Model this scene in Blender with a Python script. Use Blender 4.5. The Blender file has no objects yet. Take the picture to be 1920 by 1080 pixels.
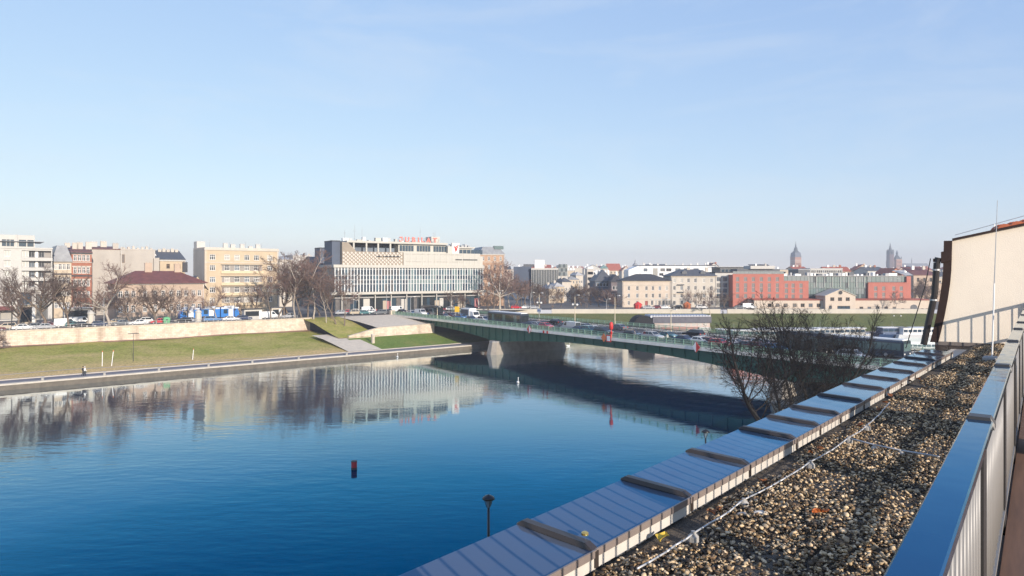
import bpy, math, random
import numpy as np
from mathutils import Vector, Matrix

# ------------------------------------------------------------------ camera, sky, sun, exposure
S = bpy.context.scene
COL = S.collection
F, CX, HY, EYE = 1250.0, 960.0, 515.0, 20.0        # focal length in photo pixels, principal column, horizon row, eye height above water
cam_d = bpy.data.cameras.new("camera"); cam = bpy.data.objects.new("camera", cam_d); COL.objects.link(cam)
cam.location = (0, 0, EYE); cam.rotation_euler = (math.radians(90), 0, 0)
cam_d.sensor_width = 36.0; cam_d.lens = 36.0*F/1920.0
cam_d.shift_y = -(540.0-HY)/1920.0
cam_d.clip_start = 0.05; cam_d.clip_end = 12000
S.camera = cam

SUN_EL, SUN_AZ = math.radians(16.5), math.radians(149.0)   # azimuth clockwise from +Y
sun_dir = Vector((math.sin(SUN_AZ)*math.cos(SUN_EL), math.cos(SUN_AZ)*math.cos(SUN_EL), math.sin(SUN_EL)))
W = bpy.data.worlds.new("World"); S.world = W; W.use_nodes = True
wn = W.node_tree.nodes; wl = W.node_tree.links
bg = wn["Background"]; sky = wn.new("ShaderNodeTexSky")
sky.sky_type = 'NISHITA'; sky.sun_disc = False
sky.sun_elevation = SUN_EL; sky.sun_rotation = SUN_AZ
sky.air_density = 1.0; sky.dust_density = 0.15; sky.ozone_density = 4.0; sky.altitude = 200
EXPO, SKYS = 0.6, 0.15
bg.inputs[1].default_value = SKYS
def sky_grade():                                      # even tone curve over the whole dome: softens the clear-air sky to the milky winter blue
    k = SKYS*2**EXPO
    sp = wn.new("ShaderNodeSeparateColor"); cb = wn.new("ShaderNodeCombineColor"); wl.new(sky.outputs[0], sp.inputs[0])
    for i, (a, p) in enumerate(((.868, .545), (.838, .48), (.93, .26))):
        m1 = wn.new("ShaderNodeMath"); m1.operation = 'MULTIPLY'; wl.new(sp.outputs[i], m1.inputs[0]); m1.inputs[1].default_value = k
        m2 = wn.new("ShaderNodeMath"); m2.operation = 'POWER'; wl.new(m1.outputs[0], m2.inputs[0]); m2.inputs[1].default_value = p
        m3 = wn.new("ShaderNodeMath"); m3.operation = 'MULTIPLY'; wl.new(m2.outputs[0], m3.inputs[0]); m3.inputs[1].default_value = a/k
        wl.new(m3.outputs[0], cb.inputs[i])
    # a breath of high thin cloud, the same everywhere on the dome
    tc = wn.new("ShaderNodeTexCoord"); mp = wn.new("ShaderNodeMapping"); mp.inputs["Scale"].default_value = (1.2, 1.2, 5.0); mp.inputs["Rotation"].default_value = (.25, .1, .4); wl.new(tc.outputs["Generated"], mp.inputs[0])
    ns_ = wn.new("ShaderNodeTexNoise"); ns_.inputs["Scale"].default_value = 2.3; ns_.inputs["Detail"].default_value = 7; ns_.inputs["Roughness"].default_value = .6; ns_.inputs["Distortion"].default_value = .6; wl.new(mp.outputs[0], ns_.inputs["Vector"])
    mr = wn.new("ShaderNodeMapRange"); mr.inputs[1].default_value = .50; mr.inputs[2].default_value = .80; mr.inputs[3].default_value = 0; mr.inputs[4].default_value = .35; wl.new(ns_.outputs[0], mr.inputs[0])
    mx = wn.new("ShaderNodeMix"); mx.data_type = 'RGBA'; wl.new(mr.outputs[0], mx.inputs[0]); wl.new(cb.outputs[0], mx.inputs[6]); mx.inputs[7].default_value = (.80/k, .87/k, .95/k, 1)
    wl.new(mx.outputs[2], bg.inputs[0])
sky_grade()
sl = bpy.data.lights.new("sun", 'SUN'); sl.energy = 4.2; sl.angle = math.radians(0.5); sl.color = (1.0, 0.89, 0.77)
so = bpy.data.objects.new("sun", sl); COL.objects.link(so); so.location = (60, -60, 60)
so.rotation_euler = (-sun_dir).to_track_quat('-Z', 'Y').to_euler()
S.view_settings.view_transform = 'Standard'; S.view_settings.look = 'None'
S.view_settings.gamma = 1.0; S.view_settings.exposure = EXPO; S.view_settings.use_curve_mapping = False
S.render.engine = 'CYCLES'
S.cycles.max_bounces = 6; S.cycles.diffuse_bounces = 2; S.cycles.glossy_bounces = 3; S.cycles.volume_bounces = 0
S.cycles.transparent_max_bounces = 6

# ------------------------------------------------------------------ helpers
R = random.Random(7)
def px(x, y, Y): return Vector(((x-CX)/F*Y, Y, EYE-(y-HY)/F*Y))
def hz(y, Y): return EYE-(y-HY)/F*Y
UA = math.atan2(.64, .77); U = Vector((math.cos(UA), math.sin(UA))); N = Vector((-math.sin(UA), math.cos(UA)))
def un(u, n): return U*u + N*n
def ray_line(x, p, d):                               # where the vertical plane through photo column x meets the line p + t d (plan view)
    k = (x-CX)/F
    t = (k*p[1]-p[0])/(d[0]-k*d[1])
    return Vector((p[0]+d[0]*t, p[1]+d[1]*t))
def on_n(x, n): return ray_line(x, N*n, U)

_mats = {}
def mat(name, col, rough=.8, metal=0., var=0., scale=1., bump=0., bscale=None, spec=.5, ior=1.5, stain=0., coat=0., island=0., emit=None, axis=(1,1,1)):
    if name in _mats: return _mats[name]
    m = bpy.data.materials.new(name); m.use_nodes = True; _mats[name] = m
    nt = m.node_tree; n = nt.nodes; l = nt.links; b = n["Principled BSDF"]
    c = (col[0], col[1], col[2], 1)
    b.inputs["Base Color"].default_value = c; b.inputs["Roughness"].default_value = rough
    b.inputs["Metallic"].default_value = metal; b.inputs["IOR"].default_value = ior
    b.inputs["Specular IOR Level"].default_value = spec
    if coat: b.inputs["Coat Weight"].default_value = coat; b.inputs["Coat Roughness"].default_value = .08
    m.diffuse_color = c
    src = None
    if var or bump or stain:
        tc = n.new("ShaderNodeTexCoord"); mp = n.new("ShaderNodeMapping"); l.new(tc.outputs["Object"], mp.inputs[0])
        mp.inputs["Scale"].default_value = axis
    if var:
        t = n.new("ShaderNodeTexNoise"); t.inputs["Scale"].default_value = scale; t.inputs["Detail"].default_value = 6; t.inputs["Roughness"].default_value = .65
        l.new(mp.outputs[0], t.inputs["Vector"])
        r = n.new("ShaderNodeValToRGB"); l.new(t.outputs[0], r.inputs[0])
        e = r.color_ramp.elements; e[0].position = .3; e[1].position = .7
        e[0].color = (max(0, col[0]*(1-var)), max(0, col[1]*(1-var)), max(0, col[2]*(1-var*.9)), 1); e[1].color = (min(1, col[0]*(1+var)), min(1, col[1]*(1+var)), min(1, col[2]*(1+var*.9)), 1)
        src = r.outputs[0]
    if stain:
        t = n.new("ShaderNodeTexNoise"); t.inputs["Scale"].default_value = .35*max(scale, .3); t.inputs["Detail"].default_value = 8
        mp2 = n.new("ShaderNodeMapping"); mp2.inputs["Scale"].default_value = (1.6, 1.6, .35); l.new(tc.outputs["Object"], mp2.inputs[0]); l.new(mp2.outputs[0], t.inputs["Vector"])
        r = n.new("ShaderNodeMapRange"); r.inputs[1].default_value = .5; r.inputs[2].default_value = .75; r.inputs[3].default_value = 0; r.inputs[4].default_value = stain
        l.new(t.outputs[0], r.inputs[0])
        mx = n.new("ShaderNodeMix"); mx.data_type = 'RGBA'; l.new(r.outputs[0], mx.inputs[0])
        if src: l.new(src, mx.inputs[6])
        else: mx.inputs[6].default_value = c
        mx.inputs[7].default_value = (col[0]*.45, col[1]*.42, col[2]*.4, 1); src = mx.outputs[2]
    if island:
        g = n.new("ShaderNodeNewGeometry"); r = n.new("ShaderNodeMapRange"); r.inputs[3].default_value = 1-island; r.inputs[4].default_value = 1+island
        l.new(g.outputs["Random Per Island"], r.inputs[0])
        hs = n.new("ShaderNodeHueSaturation"); l.new(r.outputs[0], hs.inputs["Value"])
        if src: l.new(src, hs.inputs["Color"])
        else: hs.inputs["Color"].default_value = c
        src = hs.outputs[0]
    if src: l.new(src, b.inputs["Base Color"])
    if bump:
        t = n.new("ShaderNodeTexNoise"); t.inputs["Scale"].default_value = bscale or scale*4; t.inputs["Detail"].default_value = 5
        l.new(mp.outputs[0], t.inputs["Vector"])
        bp = n.new("ShaderNodeBump"); bp.inputs["Strength"].default_value = bump; bp.inputs["Distance"].default_value = .05
        l.new(t.outputs[0], bp.inputs["Height"]); l.new(bp.outputs[0], b.inputs["Normal"])
    if emit: b.inputs["Emission Color"].default_value = (*emit[:3], 1); b.inputs["Emission Strength"].default_value = emit[3]
    return m

def gloss_mat(name, base, ior, ramp, rough, bumpfn=None, gain=1., off=0.):
    """diffuse body under a smooth clear layer whose reflection shifts from tinted (steep) to neutral (grazing)"""
    m = bpy.data.materials.new(name); m.use_nodes = True; n = m.node_tree.nodes; l = m.node_tree.links; n.remove(n["Principled BSDF"]); _mats[name] = m
    df = n.new("ShaderNodeBsdfDiffuse"); gl = n.new("ShaderNodeBsdfGlossy"); fr = n.new("ShaderNodeFresnel"); mx = n.new("ShaderNodeMixShader"); cr = n.new("ShaderNodeValToRGB")
    df.inputs[0].default_value = (*base, 1); gl.inputs["Roughness"].default_value = rough; fr.inputs[0].default_value = ior
    e = cr.color_ramp.elements; e[0].position, e[0].color = ramp[0][0], (*ramp[0][1], 1); e[1].position, e[1].color = ramp[-1][0], (*ramp[-1][1], 1)
    for p, c in ramp[1:-1]: x = e.new(p); x.color = (*c, 1)
    l.new(fr.outputs[0], cr.inputs[0]); l.new(cr.outputs[0], gl.inputs[0]); ma = n.new("ShaderNodeMath"); ma.operation = 'MULTIPLY_ADD'; ma.use_clamp = True; ma.inputs[1].default_value = gain; ma.inputs[2].default_value = off; l.new(fr.outputs[0], ma.inputs[0]); l.new(ma.outputs[0], mx.inputs[0]); l.new(df.outputs[0], mx.inputs[1]); l.new(gl.outputs[0], mx.inputs[2]); l.new(mx.outputs[0], n["Material Output"].inputs[0])
    if bumpfn:
        nn = bumpfn(n, l, df, gl)
        for q in (df.inputs["Normal"], gl.inputs["Normal"], fr.inputs["Normal"]): l.new(nn, q)
    return m
class MB:
    def __init__(s): s.v = []; s.f = []; s.m = []
    def add(s, vs, fs, m=0):
        o = len(s.v); s.v.extend(tuple(p) for p in vs); s.f.extend(tuple(i+o for i in f) for f in fs); s.m.extend([m]*len(fs)); return s
    def box(s, x0, x1, y0, y1, z0, z1, m=0):
        return s.add([(x0,y0,z0),(x1,y0,z0),(x1,y1,z0),(x0,y1,z0),(x0,y0,z1),(x1,y0,z1),(x1,y1,z1),(x0,y1,z1)],
                     [(0,3,2,1),(4,5,6,7),(0,1,5,4),(1,2,6,5),(2,3,7,6),(3,0,4,7)], m)
    def quad(s, a, b, c, d, m=0): return s.add([a, b, c, d], [(0,1,2,3)], m)
    def poly(s, pts, m=0): return s.add(pts, [tuple(range(len(pts)))], m)
    def prism(s, pts, off, m=0, caps=True):          # closed outline pts (3-D), swept by the vector off
        n = len(pts); off = Vector(off); a = [Vector(p) for p in pts]; b = [p+off for p in a]
        fs = [(i, (i+1)%n, n+(i+1)%n, n+i) for i in range(n)]
        if caps: fs += [tuple(range(n-1,-1,-1)), tuple(range(n, 2*n))]
        return s.add(a+b, fs, m)
    def tube(s, p0, p1, r0, r1=None, n=6, m=0, caps=True):
        r1 = r0 if r1 is None else r1; p0 = Vector(p0); p1 = Vector(p1); d = p1-p0
        if d.length < 1e-6: return s
        d.normalize(); a = d.orthogonal().normalized(); b = d.cross(a); vs = []
        for p, r in ((p0, r0), (p1, r1)):
            for i in range(n):
                t = 2*math.pi*i/n; vs.append(p + a*(math.cos(t)*r) + b*(math.sin(t)*r))
        fs = [(i, (i+1)%n, n+(i+1)%n, n+i) for i in range(n)]
        if caps: fs += [tuple(range(n-1,-1,-1)), tuple(range(n, 2*n))]
        return s.add(vs, fs, m)
    def path(s, pts, r, n=6, m=0):
        for a, b in zip(pts[:-1], pts[1:]): s.tube(a, b, r, r, n, m)
        return s
    def lathe(s, prof, n=12, c=(0,0,0), m=0):        # prof [(r, z)]
        vs = []; k = len(prof)
        for r, z in prof:
            for i in range(n):
                t = 2*math.pi*i/n; vs.append((c[0]+math.cos(t)*r, c[1]+math.sin(t)*r, c[2]+z))
        fs = [(j*n+i, j*n+(i+1)%n, (j+1)*n+(i+1)%n, (j+1)*n+i) for j in range(k-1) for i in range(n)]
        fs += [tuple(range(n-1,-1,-1)), tuple((k-1)*n+i for i in range(n))]
        return s.add(vs, fs, m)
    def loft(s, rings, m=0, caps=True):
        n = len(rings[0]); vs = [p for r in rings for p in r]
        fs = [(j*n+i, j*n+(i+1)%n, (j+1)*n+(i+1)%n, (j+1)*n+i) for j in range(len(rings)-1) for i in range(n)]
        if caps: fs += [tuple(range(n-1,-1,-1)), tuple((len(rings)-1)*n+i for i in range(n))]
        return s.add(vs, fs, m)
    def mesh(s, name, mats, smooth=False):
        me = bpy.data.meshes.new(name); me.from_pydata(s.v, [], s.f)
        for m in (mats if isinstance(mats, (list, tuple)) else [mats]): me.materials.append(m)
        if any(s.m): me.polygons.foreach_set("material_index", s.m)
        if smooth: me.polygons.foreach_set("use_smooth", [True]*len(s.f))
        me.update(); return me
    def build(s, name, mats, parent=None, smooth=False, loc=None):
        return obj(name, s.mesh(name, mats, smooth), parent, loc)
def obj(name, me, parent=None, loc=None, rz=0):
    o = bpy.data.objects.new(name, me); COL.objects.link(o)
    if parent: o.parent = parent
    if loc is not None: o.location = loc
    if rz: o.rotation_euler = (0, 0, rz)
    return o
def tag(o, label=None, cat=None, group=None, kind=None):
    if label: o["label"] = label
    if cat: o["category"] = cat
    if group: o["group"] = group
    if kind: o["kind"] = kind
    return o
def thing(name, loc, rz, label, cat, group=None):
    o = bpy.data.objects.new(name, None); COL.objects.link(o); o.empty_display_size = .5
    o.location = loc; o.rotation_euler = (0, 0, rz); return tag(o, label, cat, group, "thing")
def struct(name, mb, m, kind="structure", smooth=False): return tag(mb.build(name, m, smooth=smooth), kind=kind)
KIDS = {}
def copy_tree(o, parent=None):
    c = o.copy(); COL.objects.link(c)
    if parent: c.parent = parent
    for ch in o.children: copy_tree(ch, c)
    return c

# ------------------------------------------------------------------ shared materials
M = dict(
    cream=mat("cream_render", (.52,.43,.32), .9, var=.10, scale=.5, stain=.22),
    pale=mat("pale_render", (.52,.47,.40), .9, var=.08, scale=.4, stain=.18),
    white=mat("white_render", (.50,.48,.44), .85, var=.05, scale=.4, stain=.12),
    whitepaint=mat("white_paint", (.78,.77,.74), .5),
    yellow=mat("yellow_render", (.50,.395,.27), .9, var=.08, scale=.5, stain=.18),
    blank=mat("grey_beige_render", (.43,.39,.34), .9, var=.08, scale=.25, stain=.25),
    peach=mat("peach_render", (.44,.335,.255), .9, var=.08, scale=.5, stain=.2),
    brick=mat("red_brick", (.33,.13,.08), .9, var=.25, scale=1.5, stain=.2),
    orange=mat("orange_brick", (.42,.27,.18), .9, var=.2, scale=1.2, stain=.2),
    hotel=mat("coral_cladding", (.40,.135,.10), .8, var=.10, scale=.4, stain=.08),
    slate=mat("slate_roof", (.085,.09,.10), .6, var=.2, scale=1.2),
    tin=mat("grey_tin_roof", (.26,.265,.27), .5, var=.2, scale=.8),
    redroof=mat("red_tin_roof", (.15,.055,.045), .6, var=.25, scale=.8),
    tile=mat("clay_tile_roof", (.36,.10,.06), .75, var=.25, scale=1.5),
    darkroof=mat("dark_tar_roof", (.05,.05,.055), .8, var=.2, scale=.7),
    greyroof=mat("pale_grey_roof", (.42,.41,.40), .8, var=.15, scale=.6),
    glass=mat("window_glass", (.03,.035,.04), .06, spec=.7),
    glassb=mat("blue_window_glass", (.035,.06,.085), .05, spec=.9),
    glassg=mat("green_facade_glass", (.10,.15,.15), .08, spec=.9),
    frame=mat("white_window_frame", (.72,.70,.66), .6),
    framed=mat("brown_window_frame", (.20,.12,.07), .6),
    frameg=mat("grey_window_frame", (.25,.25,.26), .5),
    stone=mat("pale_ashlar_stone", (.50,.43,.34), .9, var=.2, scale=.8, bump=.5, bscale=2, stain=.4),
    stoned=mat("weathered_stone", (.26,.235,.20), .9, var=.2, scale=.9, bump=.5, stain=.3),
    conc=mat("concrete", (.36,.34,.31), .85, var=.12, scale=.8, stain=.25),
    asph=mat("asphalt", (.055,.055,.06), .85, var=.2, scale=.8),
    pave=mat("paving", (.24,.22,.20), .85, var=.12, scale=1.),
    dark=mat("dark_steel", (.03,.03,.032), .45, spec=.5),
    steel=mat("galvanised_steel", (.42,.42,.42), .4, metal=.5),
    blackp=mat("black_paint", (.015,.015,.017), .35),
    greenp=mat("green_bridge_paint", (.022,.125,.080), .5, var=.15, scale=.5, stain=.15),
    greenl=mat("pale_green_paint", (.30,.46,.32), .5),
    tyre=mat("tyre_rubber", (.02,.02,.02), .9), rim=mat("wheel_rim", (.45,.45,.46), .35, metal=.8),
    lampglass=mat("lamp_glass", (.75,.73,.68), .2), redl=mat("tail_lamp_red", (.45,.02,.02), .25),
    bark=mat("grey_brown_bark", (.17,.13,.10), .95, var=.3, scale=3), twig=mat("brown_twigs", (.125,.085,.068), .95),
    barkl=mat("pale_birch_bark", (.36,.31,.26), .95, var=.3, scale=3), twigp=mat("reddish_twigs", (.17,.105,.085), .95),
    barkd=mat("near_black_bark", (.018,.015,.014), .95, var=.3, scale=4), twigd=mat("dark_twigs", (.016,.012,.011), .95),  # bark and twigs in an even near-black colour
    red=mat("signal_red", (.55,.035,.03), .5), yel=mat("signal_yellow", (.75,.45,.03), .5), orangep=mat("orange_fabric", (.65,.18,.06), .7),
    blue=mat("tram_blue", (.03,.19,.55), .35, coat=.3),
)
# ------------------------------------------------------------------ river
def water_bump(n, l, df, gl):
    tc = n.new("ShaderNodeTexCoord")
    def noise(sc, rot, scale, det):
        mp = n.new("ShaderNodeMapping"); mp.inputs["Scale"].default_value = sc; mp.inputs["Rotation"].default_value = (0, 0, rot)
        l.new(tc.outputs["Object"], mp.inputs[0]); t = n.new("ShaderNodeTexNoise"); t.inputs["Scale"].default_value = scale; t.inputs["Detail"].default_value = det
        l.new(mp.outputs[0], t.inputs["Vector"]); return t.outputs[0]
    a = noise((.6, 1.5, 1), .15, .8, 4); c = noise((.5, 1.2, 1), -.2, .22, 2); w = noise((1, 1, 1), .6, .020, 4)
    ad = n.new("ShaderNodeMath"); ad.operation = 'MULTIPLY_ADD'; l.new(c, ad.inputs[0]); ad.inputs[1].default_value = 1.6; l.new(a, ad.inputs[2])
    mr = n.new("ShaderNodeMapRange"); mr.inputs[1].default_value = .38; mr.inputs[2].default_value = .62; mr.inputs[3].default_value = .06; mr.inputs[4].default_value = .42
    l.new(w, mr.inputs[0])
    bp = n.new("ShaderNodeBump"); bp.inputs["Distance"].default_value = .06; l.new(mr.outputs[0], bp.inputs["Strength"]); l.new(ad.outputs[0], bp.inputs["Height"])
    return bp.outputs[0]
def water_mat(): return gloss_mat("river_water", (.003,.018,.062), 1.62, [(.08,(0,.36,.72)),(.149,(0,.45,.82)),(.235,(.12,.68,1)),(.317,(.54,.90,1)),(.42,(.92,.99,1))], .03, water_bump, 1.78, -.085)
w = MB(); w.quad((-900,-60,0),(1200,-60,0),(1200,330,0),(-900,330,0)); struct("river", w, water_mat())

def grass_mat(name, c1, c2, c3, dry=None):
    m = bpy.data.materials.new(name); m.use_nodes = True; n = m.node_tree.nodes; l = m.node_tree.links; b = n["Principled BSDF"]
    b.inputs["Roughness"].default_value = 1; b.inputs["Specular IOR Level"].default_value = .1
    tc = n.new("ShaderNodeTexCoord")
    t = n.new("ShaderNodeTexNoise"); t.inputs["Scale"].default_value = .10; t.inputs["Detail"].default_value = 9; t.inputs["Roughness"].default_value = .72; l.new(tc.outputs["Object"], t.inputs["Vector"])
    t2 = n.new("ShaderNodeTexNoise"); t2.inputs["Scale"].default_value = 2.2; t2.inputs["Detail"].default_value = 8; t2.inputs["Roughness"].default_value = .75; l.new(tc.outputs["Object"], t2.inputs["Vector"])
    r = n.new("ShaderNodeValToRGB"); l.new(t.outputs[0], r.inputs[0]); e = r.color_ramp.elements
    e[0].position = .36; e[0].color = (*c1, 1); e[1].position = .66; e[1].color = (*c3, 1); x = e.new(.5); x.color = (*c2, 1)
    if dry:                                            # drier, browner sward towards the path
        dt = n.new("ShaderNodeVectorMath"); dt.operation = 'DOT_PRODUCT'; l.new(tc.outputs["Object"], dt.inputs[0]); dt.inputs[1].default_value = (N.x+.045*U.x, N.y+.045*U.y, 0)
        t3 = n.new("ShaderNodeTexNoise"); t3.inputs["Scale"].default_value = .22; t3.inputs["Detail"].default_value = 7; l.new(tc.outputs["Object"], t3.inputs["Vector"])
        ad = n.new("ShaderNodeMath"); ad.operation = 'MULTIPLY_ADD'; l.new(t3.outputs[0], ad.inputs[0]); ad.inputs[1].default_value = 20; l.new(dt.outputs["Value"], ad.inputs[2])
        m2 = n.new("ShaderNodeMapRange"); m2.inputs[1].default_value = 163; m2.inputs[2].default_value = 176; m2.inputs[3].default_value = .9; m2.inputs[4].default_value = 0; l.new(ad.outputs[0], m2.inputs[0])
        mx = n.new("ShaderNodeMix"); mx.data_type = 'RGBA'; l.new(m2.outputs[0], mx.inputs[0]); l.new(r.outputs[0], mx.inputs[6]); mx.inputs[7].default_value = (*dry, 1); r = mx
    mr = n.new("ShaderNodeMapRange"); mr.inputs[1].default_value = .25; mr.inputs[2].default_value = .75; mr.inputs[3].default_value = .32; mr.inputs[4].default_value = 1.65; l.new(t2.outputs[0], mr.inputs[0])
    hs = n.new("ShaderNodeHueSaturation"); l.new(mr.outputs[0], hs.inputs["Value"]); l.new(r.outputs[2] if dry else r.outputs[0], hs.inputs["Color"]); l.new(hs.outputs[0], b.inputs["Base Color"])
    bp = n.new("ShaderNodeBump"); bp.inputs["Strength"].default_value = .8; bp.inputs["Distance"].default_value = .15; l.new(t2.outputs[0], bp.inputs["Height"]); l.new(bp.outputs[0], b.inputs["Normal"])
    return m
G_lawn = grass_mat("bank_grass", (.24,.275,.05), (.37,.34,.09), (.50,.39,.16), (.60,.42,.20))
G_dry = grass_mat("dry_grass", (.30,.26,.09), (.40,.28,.12), (.42,.28,.14))
G_green = grass_mat("green_grass", (.13,.20,.04), (.17,.23,.05), (.24,.24,.07))
G_far = grass_mat("far_bank_grass", (.105,.130,.045), (.135,.145,.05), (.19,.17,.07))
G_city = mat("city_ground", (.16,.145,.13), .95, var=.2, scale=.05)

def sheet(name, rows, m, kind="structure", sub=1):   # rows of 3-D points joined into one sheet
    b = MB(); k = len(rows[0])
    for r in rows: b.v.extend(tuple(p) for p in r)
    for j in range(len(rows)-1):
        for i in range(k-1):
            b.f.append((j*k+i, j*k+i+1, (j+1)*k+i+1, (j+1)*k+i)); b.m.append(0)
    return struct(name, b, m, kind, smooth=True)
def P3(v, z): return Vector((v[0], v[1], z))
KU = [-230, -120, -40, 0, 40, 79]
def bumpy(u, n, z, a=.25): return P3(un(u, n), z + a*math.sin(u*.21+n*.13)*math.sin(n*.31+u*.07))
# quay along the left bank: vertical wall, pale kerb, asphalt path, inner kerb
QZ = 1.15
q = MB()
def strip(mb, n0, n1, z0, z1, u0, u1, m): mb.quad(P3(un(u0,n0),z0), P3(un(u1,n0),z0), P3(un(u1,n1),z1), P3(un(u0,n1),z1), m)
strip(q, 144.5, 144.5, -1, QZ-.28, -230, 106, 0)
strip(q, 144.28, 144.5, QZ-.28, QZ-.28, -230, 106, 0)
strip(q, 144.28, 144.28, QZ-.28, QZ, -230, 106, 1)
strip(q, 144.28, 145.6, QZ, QZ, -230, 106, 1)
strip(q, 149.3, 149.3, QZ-.05, QZ+.12, -230, 106, 1)
strip(q, 149.3, 150.0, QZ+.12, QZ+.12, -230, 106, 1)
strip(q, 144.5, 144.2, -.15, -.15, -230, 106, 0)
struct("quay", q, [mat("wet_quay_stone", (.13,.11,.085), .8, var=.25, scale=1.2, stain=.35), mat("quay_kerb", (.50,.445,.37), .9, var=.12, scale=1.5, stain=.2)])
qr = MB(); strip(qr, 145.6, 149.3, QZ-.02, QZ-.02, -230, 106, 0)
struct("quay_path", qr, mat("quay_asphalt", (.17,.16,.175), .85, var=.2, scale=.7))
# grass slope below the retaining wall
ns = [150.0, 152.5, 156, 161, 167, 174, 181, 187.2]
zs = [1.27, 1.40, 1.65, 1.95, 2.40, 2.95, 3.5, 3.85]
us = [-230+309*i/60 for i in range(61)]
sheet("riverbank_lawn", [[bumpy(u, n, z, .0 if k == 0 else .14) for u in us] for k, (n, z) in enumerate(zip(ns, zs))], G_lawn)
sheet("dry_grass_strip", [[bumpy(u, n - (0 if k == 2 else .5*math.sin(u*.19)+.4*math.sin(u*.5)), np.interp(n, ns, zs)+.05, .14) for u in us] for k, n in enumerate((185.0, 186.2, 187.2))], mat("bare_brown_earth", (.30,.185,.11), .95, var=.3, scale=.6))
# trodden path on the lawn
sheet("path", [[bumpy(u, 158.6-(u+60)*.065+d, np.interp(158.6-(u+60)*.065+d, ns, zs)+.035, .14) for u in us if -70 < u < 62] for d in (0, .55)], mat("trodden_earth_path", (.46,.39,.31), .95, var=.15, scale=1))
# lawn beyond the end of the retaining wall, below the ramp wall
sheet("ramp_lawn", [[bumpy(u, n, z, 0) for u in (79, 84, 90, 97, 106)] for n, z in ((150.0,1.27),(153,1.6),(158,2.3),(163.5,3.1))], G_green)
sheet("ramp_path", [[P3(un(u, n), z) for u in (73, 76, 79, 82)] for n, z in ((149.99,1.30),(158,2.38),(165,3.25),(172,3.7))], mat("ramp_paving", (.63,.54,.42), .95, var=.12, scale=.8))
sheet("grass_mound", [[P3(un(u, n), z) for u in (77, 80.5, 85, 89)] for n, z in ((164,3.3),(172,4.7),(180,6.3),(189,7.3))], G_lawn)
sheet("stone_paved_slope", [[P3(un(u, n), z) for u in (88.5, 94, 100, 108)] for n, z in ((164.8,5.55),(176,6.5),(189,7.25))], mat("paved_slope_stone", (.66,.56,.43), .9, var=.12, scale=1.2, bump=.3))
# far right bank
W3, W4, W5 = Vector((13,205)), Vector((138,221)), Vector((520,275))
Q3, Q4, Q5 = Vector((11,209.5)), Vector((137,225.5)), Vector((519,280))
S3, S4, S5 = Vector((6,243)), Vector((150,243)), Vector((519,300))
b = MB()
A = un(106,144.4)
pts = [A, W3, W4, W5]
for a, c in zip(pts[:-1], pts[1:]): b.quad(P3(a,-1), P3(c,-1), P3(c,.9), P3(a,.9))
struct("far_quay_wall", b, M["stoned"])
sheet("far_bank_path", [[P3(v, .9) for v in (A, W3, W4, W5)], [P3(v, 1.1) for v in (un(106,150), Q3, Q4, Q5)]], mat("gravel_path", (.30,.235,.19), .95, var=.15, scale=.4))
sheet("far_riverbank", [[P3(v, 1.1) for v in (un(106,150), Q3, (Q3+Q4)/2, Q4, Q5)], [P3(v, 3.0) for v in (un(106,164), Q3.lerp(S3,.45), (Q3+Q4).lerp(S3+S4,.45)/2, Q4.lerp(S4,.45), Q5.lerp(S5,.45))], [P3(v, 5.85) for v in (un(108,188), S3, (S3+S4)/2, S4, S5)]], G_far)
# the city side ground, out to the horizon
g = MB(); top = [un(-230,187.6), un(78,187.6), un(108,188.6), S3, S4, S5]
g.poly([P3(top[0],7.2), P3(top[1],7.2), P3(top[2],7.2), P3(S3,7.2), P3(S4,7.2), P3(S5,7.2), (5000,1500,7.2), (5000,6500,7.2), (-6000,6500,7.2), (-6000,600,7.2)])
struct("city_ground", g, G_city)
r = MB(); r.quad(P3(un(-230,196),7.21), P3(un(112,196),7.21), P3(un(112,210),7.21), P3(un(-230,210),7.21)); struct("road", r, M["asph"])
r = MB()
for u in range(-120, 110, 8): r.quad(P3(un(u,202.9),7.215), P3(un(u+4,202.9),7.215), P3(un(u+4,203.1),7.215), P3(un(u,203.1),7.215))
struct("road_markings", r, M["whitepaint"])
r = MB(); r.quad(P3(S3+Vector((-40,3)),7.21), (150,246,7.21), (150,254,7.21), P3(S3+Vector((-40,14)),7.21)); struct("embankment_road", r, M["asph"])
# near bank
BD = Vector((.658,.753)); BP = Vector((-3.1,35.6)); BN = Vector((.753,-.658))
b = MB(); p0 = BP-BD*90; p1 = BP+BD*260
b.quad(P3(p0,-1), P3(p1,-1), P3(p1,4.0), P3(p0,4.0), 1)
b.quad(P3(p0,4.0), P3(p1,4.0), P3(p1+BN*.5,4.0), P3(p0+BN*.5,4.0), 1)
b.quad(P3(p0+BN*.5,4.0), P3(p1+BN*.5,4.0), P3(p1+BN*5,4.05), P3(p0+BN*5,4.05), 2)
b.quad(P3(p0+BN*5,4.05), P3(p1+BN*5,4.05), P3(p1+BN*11,4.9), P3(p0+BN*11,4.9), 0)
b.quad(P3(p0+BN*11,4.9), P3(p1+BN*11,4.9), P3(p1+BN*160,4.9), P3(p0+BN*160,4.9), 0)
struct("near_bank_ground", b, [G_green, M["stoned"], M["pave"]])

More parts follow.
